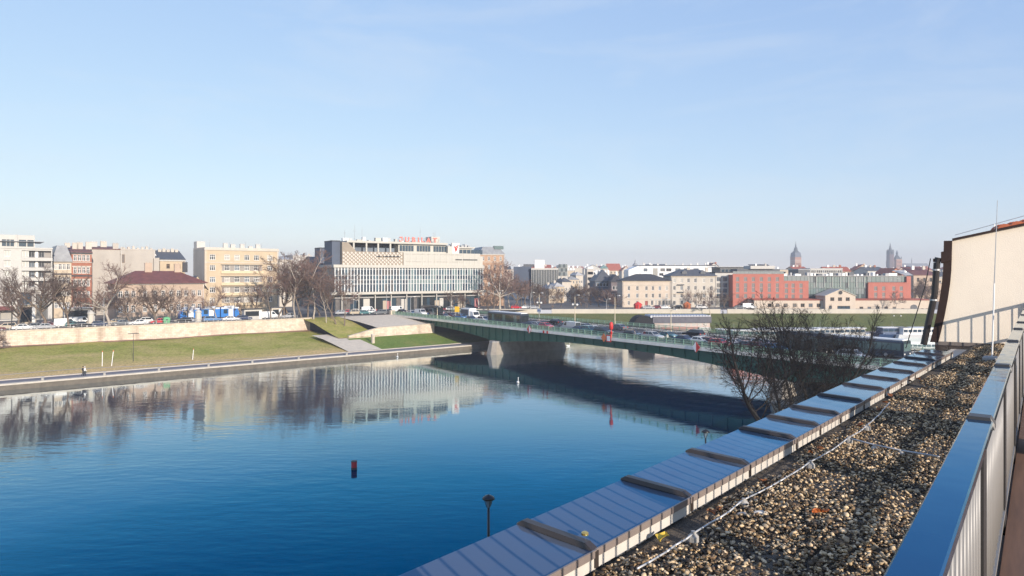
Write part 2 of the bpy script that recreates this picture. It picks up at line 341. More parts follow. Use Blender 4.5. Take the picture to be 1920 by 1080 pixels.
# ------------------------------------------------------------------ retaining wall on the left bank (stone courses are too small to tell apart: relief in the material)
def wall_stone():
    m = mat("limestone_blocks", (.68,.57,.46), .9, var=.2, scale=.7, stain=.75)
    n = m.node_tree.nodes; l = m.node_tree.links; b = n["Principled BSDF"]; tc = n.new("ShaderNodeTexCoord")
    mp = n.new("ShaderNodeMapping"); mp.inputs["Rotation"].default_value = (math.radians(90), 0, 0); l.new(tc.outputs["Object"], mp.inputs[0])
    br = n.new("ShaderNodeTexBrick"); br.inputs["Scale"].default_value = 1.0; br.inputs["Brick Width"].default_value = .9; br.inputs["Row Height"].default_value = .42; br.inputs["Mortar Size"].default_value = .03
    br.inputs["Color1"].default_value = (1,1,1,1); br.inputs["Color2"].default_value = (.78,.74,.7,1); br.inputs["Mortar"].default_value = (.6,.56,.5,1); l.new(mp.outputs[0], br.inputs["Vector"])
    old = b.inputs["Base Color"].links[0].from_socket; mx = n.new("ShaderNodeMix"); mx.data_type = 'RGBA'; mx.blend_type = 'MULTIPLY'; mx.inputs[0].default_value = .8
    l.new(old, mx.inputs[6]); l.new(br.outputs["Color"], mx.inputs[7]); l.new(mx.outputs[2], b.inputs["Base Color"])
    return m
LIME = wall_stone()
t = thing("retaining_wall", P3(un(-230,187.2),3.2), UA, "long pale limestone retaining wall above the sloping riverside lawn", "wall")
mb = MB(); mb.box(0, 309, 0, 1.0, 0, 4.0); mb.build("wall", LIME, t)
for k in range(24): MB().box(k*12.9, k*12.9+12.84, -.12, 1.1, 4.0, 4.28).build("coping_stone", M["stone"], t)
t = thing("ramp_wall", P3(un(80,164.2),2.6), UA, "short beige stone wall holding the paved slope beside the bridge", "wall")
mb = MB(); mb.prism([(0,0,0),(27,0,0),(27,0,3.0),(9,0,2.75),(0,0,.9)], (0,.7,0)); mb.build("wall", LIME, t)
mb = MB(); mb.prism([(0,-.1,.9),(9,-.1,2.75),(27,-.1,3.0),(27,-.1,3.2),(9,-.1,2.95),(0,-.1,1.1)], (0,.9,0)); mb.build("coping_stone", M["stone"], t)
t = thing("embankment_wall", P3(S3+Vector((-26,-.0)),5.6), 0, "low whitewashed parapet wall along the top of the far grassy bank", "wall")
for a, c in ((0, 29.5), (34.5, 96), (98.5, 172)):
    MB().box(a, c, 0, .5, 0, 1.75).build("wall_section", M["pale"], t); MB().box(a-.06, c+.06, -.06, .56, 1.75, 1.9).build("coping_stone", M["white"], t)
# ------------------------------------------------------------------ the roof we stand on
CZ, GZ, TZ = EYE-1.55, EYE-1.67, EYE-1.75             # coping top, gravel, terrace boards
cd = Vector((.6594,.7518)); ca = math.atan2(.7518,.6594); cp = Vector((-3.598,0))       # outer edge of the coping
rd = Vector((.622,.783)); ra = math.atan2(.783,.622); rp = Vector((-.277,0))            # centre line of the railing
def sheet_bump(n, l, df, gl):
    tc = n.new("ShaderNodeTexCoord"); t = n.new("ShaderNodeTexNoise"); t.inputs["Scale"].default_value = 2.2; t.inputs["Detail"].default_value = 3; l.new(tc.outputs["Object"], t.inputs["Vector"])
    t2 = n.new("ShaderNodeTexNoise"); t2.inputs["Scale"].default_value = 9; t2.inputs["Detail"].default_value = 6; l.new(tc.outputs["Object"], t2.inputs["Vector"])
    r = n.new("ShaderNodeMapRange"); r.inputs[1].default_value = .45; r.inputs[2].default_value = .75; r.inputs[3].default_value = .07; r.inputs[4].default_value = .22; l.new(t2.outputs[0], r.inputs[0]); l.new(r.outputs[0], gl.inputs["Roughness"])
    bp = n.new("ShaderNodeBump"); bp.inputs["Strength"].default_value = .16; bp.inputs["Distance"].default_value = .02; l.new(t.outputs[0], bp.inputs["Height"]); return bp.outputs[0]
SHEET = [(.08,(.02,.34,.75)),(.22,(.09,.50,.92)),(.32,(.26,.66,1)),(.44,(.72,.91,1)),(.66,(.95,1,1))]  # the sky's blue put into the reflection tint of the dark metal
coat = gloss_mat("sky_tinted_coated_sheet", (.11,.125,.155), 1.7, SHEET, .1, sheet_bump, 1.25, -.02)
coat2 = mat("anthracite_coated_sheet_dull", (.042,.033,.029), .40, var=.08, scale=4, spec=.5)
dripm = mat("grey_brown_drip_sheet", (.21,.17,.15), .4, var=.08, scale=6)
zinc = mat("pale_zinc_flashing", (.56,.52,.46), .5, var=.08, scale=5, stain=.15)
b = MB()                                               # body of the building below the roof
o0 = cp-cd*9; o1 = cp+cd*34; back = Vector((cd.y,-cd.x))*16
b.prism([P3(o0+Vector((cd.y,-cd.x))*.04,4.3), P3(o1+Vector((cd.y,-cd.x))*.04,4.3), P3(o1+back,4.3), P3(o0+back,4.3)], (0,0,TZ-.06-4.3))
t = thing("apartment_block", (0,0,0), 0, "own apartment block below, its flat roof edged by the metal coping", "building")
b.build("wall", M["pale"], t)
# parapet: separate sheet panels, raised seam covers, drip edge and flashing
par = thing("parapet", P3(cp, CZ), ca, "dark sheet metal parapet coping running along the gravel roof edge", "parapet")
seams = [-1.2, -.1, 1.0, 2.1, 3.25, 4.4, 5.54, 6.74, 7.80, 8.95, 9.69, 10.43, 11.45, 12.57, 13.57, 14.63, 15.7, 16.6, 17.55, 18.5]
def cw(x): return .575-.0042*x
for x0, x1 in zip(seams[:-1], seams[1:]):
    w0, w1 = cw(x0), cw(x1); h = R.uniform(-.003,.003); a = x0+.004; c = x1-.004
    MB().prism([(a,0,-.30),(a,0,h),(a,-w0*.5,h-.012),(a,-w0,h-.018),(a,-w0,-.04),(a,-w0+.02,-.05),(a,-w0+.02,-.30)], (c-a,0,0)).build("coping_panel", coat, par)
    MB().box(a, c, -w0-.013, -w0-.002, -.056, -.012).build("drip_edge", dripm, par)
    MB().box(a-.003, c+.003, -w0-.004, -w0+.014, -.125, -.058).build("flashing", zinc, par)
for x in seams[1:-1]:
    w0 = cw(x); s = MB(); pr = [(-.036,0),(-.026,.030),(.026,.030),(.036,0)]
    rings = [[(x+p[0]*k, y, z0+p[1]*k2) for p in pr] for y, z0, k, k2 in ((.006,.0,1,.3),(-.03,.0,1,1),(-w0+.05,-.015,1,1),(-w0-.004,-.02,1,.25))]
    s.loft(rings).build("seam_cover", coat2, par)
    MB().box(x-.018, x+.018, -w0-.018, -w0-.013, -.115, -.02).build("seam_clip", coat2, par)
MB().lathe([(.022,0),(.022,.012),(.012,.02)], 10, (5.62,-.43,.012)).build("brass_cap", mat("brass", (.7,.5,.16), .25, metal=.8), par)

# gravel bed: stones one by one, too many to count, joined as one stuff object
rng = np.random.default_rng(5)
def ico(sub):
    import bmesh
    bm = bmesh.new(); bmesh.ops.create_icosphere(bm, subdivisions=sub, radius=1.0)
    v = np.array([x.co[:] for x in bm.verts]); f = np.array([[q.index for q in p.verts] for p in bm.faces]); bm.free(); return v, f
VS, FS = [], []; noff = 0
def scatter(y0, y1, dens, rmin, rmax, sub):
    global noff
    bv, bf = ico(sub); stepn = int(dens*(y1-y0)*2.0)
    Y = rng.uniform(y0, y1, stepn); s = rng.random(stepn)
    for y, q in zip(Y, s):
        xi = cp.x+y*cd.x/cd.y + .575/cd.y + .02; xr = rp.x+y*rd.x/rd.y - .03
        x = xi+(xr-xi)*q
        if (xr-xi) < 2.0*rng.random(): continue
        r = rmin*(rmax/rmin)**(rng.random()**1.6)
        sc = r*np.array([1, rng.uniform(.6,.95), rng.uniform(.32,.58)])
        v = bv*(1+rng.normal(0,.11,(len(bv),1)))*sc
        a, t1, t2 = rng.uniform(0,6.28), rng.normal(0,.45), rng.normal(0,.45)
        ca_, sa_ = math.cos(a), math.sin(a)
        Rm = np.array([[ca_,-sa_,0],[sa_,ca_,0],[0,0,1]]) @ np.array([[1,0,0],[0,math.cos(t1),-math.sin(t1)],[0,math.sin(t1),math.cos(t1)]]) @ np.array([[math.cos(t2),0,math.sin(t2)],[0,1,0],[-math.sin(t2),0,math.cos(t2)]])
        zz = GZ + .022*math.sin(x*3.1+y*1.7)+.012*math.sin(x*9.3-y*7.1)+rng.uniform(-.022,.014)-.03*max(0,1-q*9)
        VS.append(v@Rm.T+np.array([x,y,zz])); FS.append(bf+noff); noff += len(bv)
def gather(name, m):
    V = np.concatenate(VS).astype(np.float32); Fc = np.concatenate(FS).astype(np.int32)
    me = bpy.data.meshes.new(name); me.vertices.add(len(V)); me.vertices.foreach_set("co", V.ravel())
    me.loops.add(Fc.size); me.loops.foreach_set("vertex_index", Fc.ravel()); me.polygons.add(len(Fc))
    me.polygons.foreach_set("loop_start", np.arange(0, Fc.size, 3, dtype=np.int32)); me.polygons.foreach_set("loop_total", np.full(len(Fc), 3, dtype=np.int32))
    me.polygons.foreach_set("use_smooth", np.ones(len(Fc), dtype=bool)); me.update(); me.validate(); me.materials.append(m)
    return tag(obj(name, me), kind="stuff")
def stone_mat():
    m = mat("river_gravel", (.30,.24,.17), .75, var=.18, scale=30); n = m.node_tree.nodes; l = m.node_tree.links; b = n["Principled BSDF"]
    g = n.new("ShaderNodeNewGeometry"); r = n.new("ShaderNodeValToRGB"); r.color_ramp.interpolation = 'CONSTANT'; l.new(g.outputs["Random Per Island"], r.inputs[0])
    cols = [(.03,.027,.025),(.20,.165,.12),(.44,.39,.30),(.09,.075,.06),(.62,.57,.47),(.28,.225,.15),(.05,.042,.036),(.74,.69,.60),(.42,.40,.36),(.15,.115,.085)]
    e = r.color_ramp.elements; e[0].position = 0; e[0].color = (*cols[0],1); e[1].position = .1; e[1].color = (*cols[1],1)
    for i in range(2, 10): x = e.new(i/10); x.color = (*cols[i],1)
    old = b.inputs["Base Color"].links[0].from_socket; mx = n.new("ShaderNodeMix"); mx.data_type = 'RGBA'; mx.blend_type = 'MULTIPLY'; mx.inputs[0].default_value = 1
    gm = n.new("ShaderNodeVectorMath"); gm.operation = 'SCALE'; gm.inputs["Scale"].default_value = 3.3; l.new(old, gm.inputs[0])
    l.new(r.outputs[0], mx.inputs[6]); l.new(gm.outputs[0], mx.inputs[7]); l.new(mx.outputs[2], b.inputs["Base Color"]); return m
GM = stone_mat()
scatter(2.6, 5.2, 3300, .007, .021, 2); scatter(5.2, 10.5, 2500, .008, .022, 1); scatter(10.5, 18.5, 1500, .010, .027, 1)
gather("gravel", GM)
b = MB(); e0 = cp+cd*-3+Vector((cd.y,-cd.x))*.5; e1 = cp+cd*24.5+Vector((cd.y,-cd.x))*.5; f0 = rp+rd*-3; f1 = rp+rd*21
b.quad(P3(e0,GZ-.03), P3(f0,GZ-.03), P3(f1,GZ-.03), P3(e1,GZ-.03)); struct("flat_roof", b, mat("roof_grit", (.10,.08,.06), .95, var=.5, scale=25, bump=.6, bscale=60))
def on_gravel(x, y): Yd = (EYE-GZ)*F/(y-HY); return Vector(((x-CX)/F*Yd, Yd))
# a few dry leaves, odd stones and bits of litter on the gravel
leafm = mat("dry_brown_leaf", (.23,.085,.03), .8, var=.3, scale=20, island=.4)
def leaf(x, y, size, m, label, name="dry_leaf", cat="leaf", group=None):
    p = on_gravel(x, y); a = R.uniform(0,6.28); b = MB(); pts = []
    k = 7
    for i in range(k):
        s_ = i/(k-1); wd = math.sin(math.pi*min(.97,max(.04,s_)))*.42
        pts.append((s_-.5, wd, .25*abs(s_-.5)+.18*math.sin(s_*5)))
    vs = [(q[0]*size, q[1]*size, q[2]*size*.6+.015) for q in pts]+[(q[0]*size, -q[1]*size, q[2]*size*.9+.015) for q in pts]+[(q[0]*size,0,q[2]*size*.3) for q in pts]
    fs = [(2*k+i,2*k+i+1,i+1,i) for i in range(k-1)]+[(k+i,k+i+1,2*k+i+1,2*k+i) for i in range(k-1)]
    b.add(vs, fs); o = b.build(name, m, loc=P3(p, GZ+.02)); o.rotation_euler = (R.uniform(-.3,.3), R.uniform(-.3,.3), a); tag(o, label, cat, group, "thing")
n0 = [(1440,913),(1432,906),(1520,850),(1535,846),(1610,800),(1660,752),(1668,745),(1690,722),(1700,715),(1715,708),(1725,700),(1735,696),(1330,962),(1345,955),(1638,775),(1645,768),(1712,700),(1742,688)]
for x, y in n0: leaf(x+R.uniform(-4,6), y+R.uniform(0,6), R.uniform(.05,.10), leafm, "brown dry leaf blown against the parapet flashing on the gravel", group="dry leaves along the parapet")
leaf(1243,1015,.11, mat("yellow_leaf", (.62,.42,.05), .7, var=.2, scale=30), "yellow leaf on the gravel near the flashing in front")
leaf(1540,967,.12, mat("orange_leaf", (.55,.15,.04), .7, var=.2, scale=30), "single orange leaf lying in the middle of the gravel")
def stone_big(x, y, r, m, label):
    v, f = ico(2); v = v*(1+rng.normal(0,.06,(len(v),1)))*np.array([r, r*.55, r*.35]); b = MB().add(v.tolist(), [tuple(q) for q in f.tolist()])
    tag(b.build("large_pebble", m, smooth=True, loc=P3(on_gravel(x,y), GZ+.015)), label, "pebble", kind="thing")
stone_big(1425,966,.052, mat("white_pebble", (.62,.57,.50), .8, var=.1, scale=20), "large white oblong pebble beside the pale wire")
stone_big(1392,968,.04, mat("grey_pebble", (.40,.36,.32), .8, var=.1, scale=20), "large grey pebble next to the white oblong pebble")
# lightning conductor wire with holders
wirem = mat("aluminium_wire", (.55,.54,.52), .4, metal=.3)
wp = [on_gravel(x, y) for x, y in ((1195,1084),(1300,1018),(1395,950),(1520,878),(1592,832),(1626,806),(1668,763))]
lw = thing("lightning_conductor", P3(wp[0],GZ), 0, "pale lightning conductor wire laid lengthwise over the gravel on small holders", "wire")
rel = [P3(p-wp[0], .055+.008*math.sin(i*2.1)) for i, p in enumerate(wp)]
fine = []
for a, c in zip(rel[:-1], rel[1:]):
    for k in range(6): fine.append(a.lerp(c, k/6)+Vector((R.uniform(-.006,.006),R.uniform(-.006,.006),-.012*math.sin(math.pi*k/6))))
fine.append(rel[-1]); MB().path(fine, .006, 6).build("wire", wirem, lw, smooth=True)
for p in rel[1:-1]: MB().lathe([(.035,-.05),(.035,-.02),(.015,0),(.015,.012)], 10, p).build("wire_holder", M["conc"], lw)
cwp = [on_gravel(x, y) for x, y in ((1592,832),(1640,845),(1690,856),(1762,868))]
lw = thing("cross_wire", P3(cwp[0],GZ), 0, "grey conductor wire crossing the gravel towards the railing", "wire")
MB().path([P3(p-cwp[0], .055) for p in cwp], .009, 6).build("wire", M["steel"], lw, smooth=True)
for p in cwp[1:-1]: MB().lathe([(.03,0),(.03,.03),(.012,.05)], 10, P3(p-cwp[0],0)).build("wire_holder", M["conc"], lw)
# lightning rod
p = on_gravel(1860,676); t = thing("lightning_rod", P3(p, GZ), 0, "thin white lightning rod rising from the gravel in front of the cream wall", "lightning rod")
MB().tube((0,0,0),(.06,.02,1.5),.014,.012,8).build("rod", M["whitepaint"], t); MB().tube((.06,.02,1.5),(.135,.04,3.12),.010,.005,8).build("rod_tip", M["steel"], t)
MB().lathe([(.16,-.02),(.16,.05),(.13,.08),(.03,.085)], 14).build("base", M["conc"], t)

# railing: posts, flat bars, handrail in lengths with raised joint covers
rail = thing("terrace_railing", P3(rp, TZ), ra, "grey metal terrace railing with wide flat handrail", "railing")
RH = (EYE-.645)-TZ; RL0, RL1 = -1.2, 20.0
barm = mat("light_grey_powder_coat", (.22,.21,.20), .4, var=.05, scale=6, spec=.5)
postm = mat("anthracite_post", (.04,.037,.035), .45)
capm = gloss_mat("sky_tinted_handrail_sheet", (.03,.055,.10), 1.8, SHEET, .1, sheet_bump, 1.1, 0)  # handrail metal with the same sky blue in its colour
joints = [-1.2, 1.62, 3.82, 6.02, 8.24, 10.1, 11.5, 13.6, 15.7, 17.8, 20.0]
for a, c in zip(joints[:-1], joints[1:]):
    MB().prism([(a+.004,.05,-.035),(a+.004,.05,-.004),(a+.004,.045,.0),(a+.004,-.045,.0),(a+.004,-.05,-.004),(a+.004,-.05,-.035)], (c-a-.008,0,0)).build("handrail", capm, rail, loc=(0,0,RH))
for a in joints[1:-1]:
    MB().loft([[(a-.05,y,-.037*k),(a-.04,y,z),(a+.04,y,z),(a+.05,y,-.037*k)] for y, z, k in ((-.056,-.012,1),(-.04,.014,1),(.04,.014,1),(.056,-.012,1))]).build("joint_cover", postm, rail, loc=(0,0,RH))
x = RL0+.06; k = 0
barmesh = MB().lathe([(.0105,0),(.0105,RH-.175)],8).mesh("baluster", barm, True)
postmesh = MB().box(-.10,.10,-.02,.02,-.1,RH-.036).mesh("post", postm)
while x < RL1-.1:
    if min(abs(x-j_) for j_ in joints) < .085: pass
    else: obj("baluster", barmesh, rail, (x,0,.115))
    x += .138; k += 1
for j_ in joints: obj("post", postmesh, rail, (j_,0,0))
for a_, c_ in zip(joints[:-1], joints[1:]): MB().box(a_+.07, c_-.07, .014, .020, .29, .36).build("lower_plate", barm, rail)
for z in (.085, RH-.062): MB().box(RL0, RL1, -.02, .02, z, z+.03).build("rail_bar", barm, rail)
# terrace boards on the inner side
tk = MB(); i = 0
deckm = mat("brown_deck_board", (.16,.085,.05), .6, var=.25, scale=3, axis=(.4,6,1), island=.2)
deck = thing("terrace_deck", P3(rp, TZ), ra, "brown timber terrace boards beside the railing", "deck")
for i in range(24):
    y = -.025-i*.146; MB().box(RL0-.5, RL1, y-.14, y, -.03, R.uniform(-.002,.002)).build("plank", deckm, deck)

for x0, lab in ((8.35,"dark unseen box added inside the railing to cast a shadow, nearer one"),(13.75,"dark unseen box added inside the railing to cast a shadow, farther one")):  # boxes added out of view to cast the wide shadows on the gravel
    t = thing("shadow_box", P3(rp,TZ), ra, lab, "shadow box", "added shadow boxes inside the railing"); b = MB(); b.box(x0,x0+.55,-.62,-.12,0,.86); b.build("box", postm, t); MB().box(x0-.02,x0+.57,-.64,-.10,.86,.91).build("rim", postm, t); MB().box(x0+.04,x0+.51,-.58,-.16,.911,.925).build("box_fill", M['bark'], t)
# neighbouring wing: cream gable wall, dark gutter and downpipe, tiled roof
wl_ = Vector((-.866,.5)); wo = Vector((11.94,15.8))
wing = thing("neighbouring_wing", P3(wo, 0), math.atan2(-.5,.866), "cream gable wall of the neighbouring wing with tiled roof and dark verge", "building")
# local frame: +x to the right along the wall, +y away from the camera, z absolute
prof = [(-1.557,EYE-1.68),(-1.50,EYE-1.42),(-1.43,EYE-1.05),(-1.36,EYE-.62),(-1.31,EYE-.22),(-1.285,EYE+.1),(-1.275,EYE+.45),(-1.267,EYE+.836)]
ridge = [(-1.267,EYE+.836),(-.15,EYE+1.09),(6,EYE+2.45)]
creamw = mat("cream_gable_render", (.76,.67,.55), .9, var=.05, scale=1.1, bump=.2, bscale=45, stain=.16)
body = [(x,0,z) for x, z in prof]+[(x,0,z) for x, z in ridge[1:]]+[(6,0,EYE-14)]+[(-1.557,0,EYE-14)]
MB().prism(body, (1.5,9,0)).build("wall", creamw, wing)
brown = mat("dark_brown_sheet", (.034,.020,.017), .6, var=.15, scale=4, spec=.2)
v = MB(); off = .17
v.prism([(x,0,z) for x, z in prof]+[(x-off,0,z) for x, z in reversed(prof)], (1.5,9.1,0)); v.build("mansard_verge", brown, wing, loc=(0,-.06,0))
v = MB(); v.prism([(x,0,z) for x, z in ridge]+[(x,0,z+.05) for x, z in reversed(ridge)], (1.5,9.1,0)); v.build("ridge_verge", brown, wing, loc=(0,-.09,.002))
MB().prism([(-1.50,0,EYE+.28),(-1.29,0,EYE+.36),(-1.29,0,EYE+.62),(-1.5,0,EYE+.56)], (.25,1.2,0)).build("gutter_box", brown, wing, loc=(0,-.12,0))
MB().path([(-1.55,-.05,EYE+.42),(-1.58,-.05,EYE+.30),(-1.63,-.05,EYE-.5),(-1.76,-.05,EYE-1.2),(-1.86,-.05,EYE-1.75)], .075, 10).build("downpipe", mat("near_black_pipe", (.022,.018,.018), .4), wing)
for z, x in ((EYE-.65,-1.65),(EYE+.1,-1.6)): MB().lathe([(.09,0),(.09,.04)], 10, (x,-.05,z)).build("pipe_clip", M["steel"], wing)
MB().box(-1.66,-1.5,-.09,.02,EYE+.32,EYE+.40).build("hopper", brown, wing)
rf = MB()
for i in range(24):
    for j in range(9):
        x0 = -.55+i*.26; z0 = EYE+1.04+(x0+.15)*.221
        rf.prism([(x0,0,z0),(x0+.28,0,z0+.062),(x0+.28,0,z0+.10),(x0+.14,0,z0+.105),(x0,0,z0+.05)], (0,.42,0)) if False else None
tilem = mat("orange_roof_tile", (.42,.11,.045), .7, var=.25, scale=4, island=.25)
tm = MB().loft([[(0,y,0),(.05,y,.055),(.13,y,.085),(.21,y,.06),(.27,y,.02),(.27,y,0)] for y in (0,.5)]).mesh("roof_tile", tilem)
for i in range(26):
    x0 = -.35+i*.25; z0 = EYE+1.10+(x0+.15)*.221
    for j in range(3): q = obj("roof_tile", tm, wing, (x0, .02+j*.46, z0+.05+.02*j)); q.rotation_euler = (0,-.215,0)
MB().path([(-1.2,.1,EYE+.98),(-.4,.1,EYE+1.22),(.9,.1,EYE+1.62)], .008, 5).build("ridge_wire", M["steel"], wing)
for x_, z_ in ((-.4,EYE+1.04),(.2,EYE+1.17)): MB().tube((x_,.1,z_),(x_,.1,z_+.19),.008,.008,5).build("wire_stand", M["steel"], wing)
# stepped flashing at the wall foot
for i in range(14):
    x0 = -1.62+i*.28
    MB().prism([(x0,0,EYE-1.84),(x0+.272,0,EYE-1.84),(x0+.272,0,EYE-1.655),(x0,0,EYE-1.655)], (0,.03,0)).build("flashing_plate", mat("brown_grey_flashing", (.16,.135,.12), .5, var=.1, scale=4), wing, loc=(0,-.05-.004*(i%2),0))
    MB().prism([(x0,-.30,EYE-1.84),(x0,-.055,EYE-1.74),(x0,-.055,EYE-1.76),(x0,-.30,EYE-1.86)], (.272,0,0)).build("flashing_plate", coat2, wing)
# stay cables by the gutter
for k, (x0, x1) in enumerate(((-1.72,-2.25),)):
    c = thing("stay_cable", P3(wo,0), math.atan2(-.5,.866), "slack black cable hanging from the gutter of the neighbouring wing", "cable")
    MB().path([(x0,-.2,EYE+.40),(x0-.12,-.2,EYE-.3),(x0-.28,-.2,EYE-.9),(x1,-.2,EYE-1.85)], .012, 5).build("wire", M["blackp"], c)
# ------------------------------------------------------------------ building kit
def face_grid(mb, T, w, z0, z1, ops, m=0, depth=.22, close=None, a0=0.):
    """one wall face from a0 to w (along) and z0 to z1, with real openings ops [(a0,a1,z0,z1)] and their reveals; T(a, depth, z) -> point"""
    A = sorted({a0, w, *[o[0] for o in ops], *[o[1] for o in ops]}); Z = sorted({z0, z1, *[o[2] for o in ops], *[o[3] for o in ops]})
    A = [a for a in A if a0 <= a <= w]; Z = [z for z in Z if z0 <= z <= z1]
    for i in range(len(A)-1):
        ca_ = (A[i]+A[i+1])/2; run = None
        mine = [o for o in ops if o[0] < ca_ < o[1]]
        for j in range(len(Z)-1):
            cz = (Z[j]+Z[j+1])/2; solid = not any(o[2] < cz < o[3] for o in mine)
            if solid and run is None: run = Z[j]
            if run is not None and (not solid or j == len(Z)-2):
                ze = Z[j+1] if solid else Z[j]
                mb.quad(T(A[i],0,run), T(A[i+1],0,run), T(A[i+1],0,ze), T(A[i],0,ze), m); run = None
    for a, b, c, d in ops:
        mb.quad(T(a,0,c), T(b,0,c), T(b,depth,c), T(a,depth,c), m); mb.quad(T(a,depth,d), T(b,depth,d), T(b,0,d), T(a,0,d), m)
        mb.quad(T(a,0,d), T(a,0,c), T(a,depth,c), T(a,depth,d), m); mb.quad(T(b,0,c), T(b,0,d), T(b,depth,d), T(b,depth,c), m)
        if close is not None: mb.quad(T(a,depth,c), T(b,depth,c), T(b,depth,d), T(a,depth,d), close)
_win = {}
def win_mesh(w, h, style, fm, gm):
    k = (round(w,2), round(h,2), style, fm.name, gm.name)
    if k in _win: return _win[k]
    f = MB(); t = .12; y0, y1 = .10, .17
    f.box(0,t,y0,y1,0,h); f.box(w-t,w,y0,y1,0,h); f.box(t,w-t,y0,y1,0,t); f.box(t,w-t,y0,y1,h-t,h)
    if style in ('cross','tee','six'):
        tz = h*.66; f.box(t,w-t,y0+.01,y1-.01,tz-.055,tz+.055)
        for i in range(1, 3 if style == 'six' else 2):
            c = w*i/(3 if style == 'six' else 2); f.box(c-.065,c+.065,y0+.004,y1-.004,t,tz-.04); f.box(c-.035,c+.035,y0+.004,y1-.004,tz+.04,h-t)
    if style == 'split':
        f.box(w/2-.04,w/2+.04,y0+.01,y1-.01,t,h-t)
    if style == 'wide':
        for i in range(1, max(2, int(w/1.2))): c = w*i/max(2, int(w/1.2)); f.box(c-.035,c+.035,y0+.01,y1-.01,t,h-t)
    p = MB(); p.box(t*.6,w-t*.6,.13,.15,t*.6,h-t*.6)
    _win[k] = (f.mesh("window", fm), p.mesh("pane", gm)); return _win[k]
def put_window(root, a, z, w, h, style, fm, gm, side=None, wdt=0, sill=None):
    q = R.random()
    if gm in (M['glass'], M['glassb']) and q < .42: gm = CURT[0] if q < .12 else CURT[1] if q < .24 else CURT[2]
    fm_, pm = win_mesh(w, h, style, fm, gm); o = obj("window", fm_, root)
    if side is None: o.location = (a, 0, z)
    elif side == 'L': o.location = (0, a+w, z); o.rotation_euler = (0,0,-math.pi/2)
    elif side == 'R': o.location = (wdt, a, z); o.rotation_euler = (0,0,math.pi/2)
    obj("pane", pm, o)
    if sill: obj("sill", _sill(w, sill), o)
    return o
CURT = [mat('pane_pale_curtain',(.34,.32,.28),.25,spec=.8), mat('pane_mid_tone',(.14,.14,.135),.1,spec=.9), mat('pane_cool_tint',(.10,.13,.16),.06,spec=1.)]  # pane colours picked at random: pale curtain, mid grey, bluish
_sl = {}
def _sill(w, m):
    k = (round(w,2), m.name)
    if k not in _sl: _sl[k] = MB().box(-.08, w+.08, -.10, .09, -.09, -.002).mesh("sill", m)
    return _sl[k]
def grid(cols, rows, w, h): return [(c-w/2, c+w/2, r, r+h) for r in rows for c in cols]
def even(w, n, margin): return [margin + (w-2*margin)*(i+.5)/n for i in range(n)]
TF = lambda a, d, z: (a, d, z)
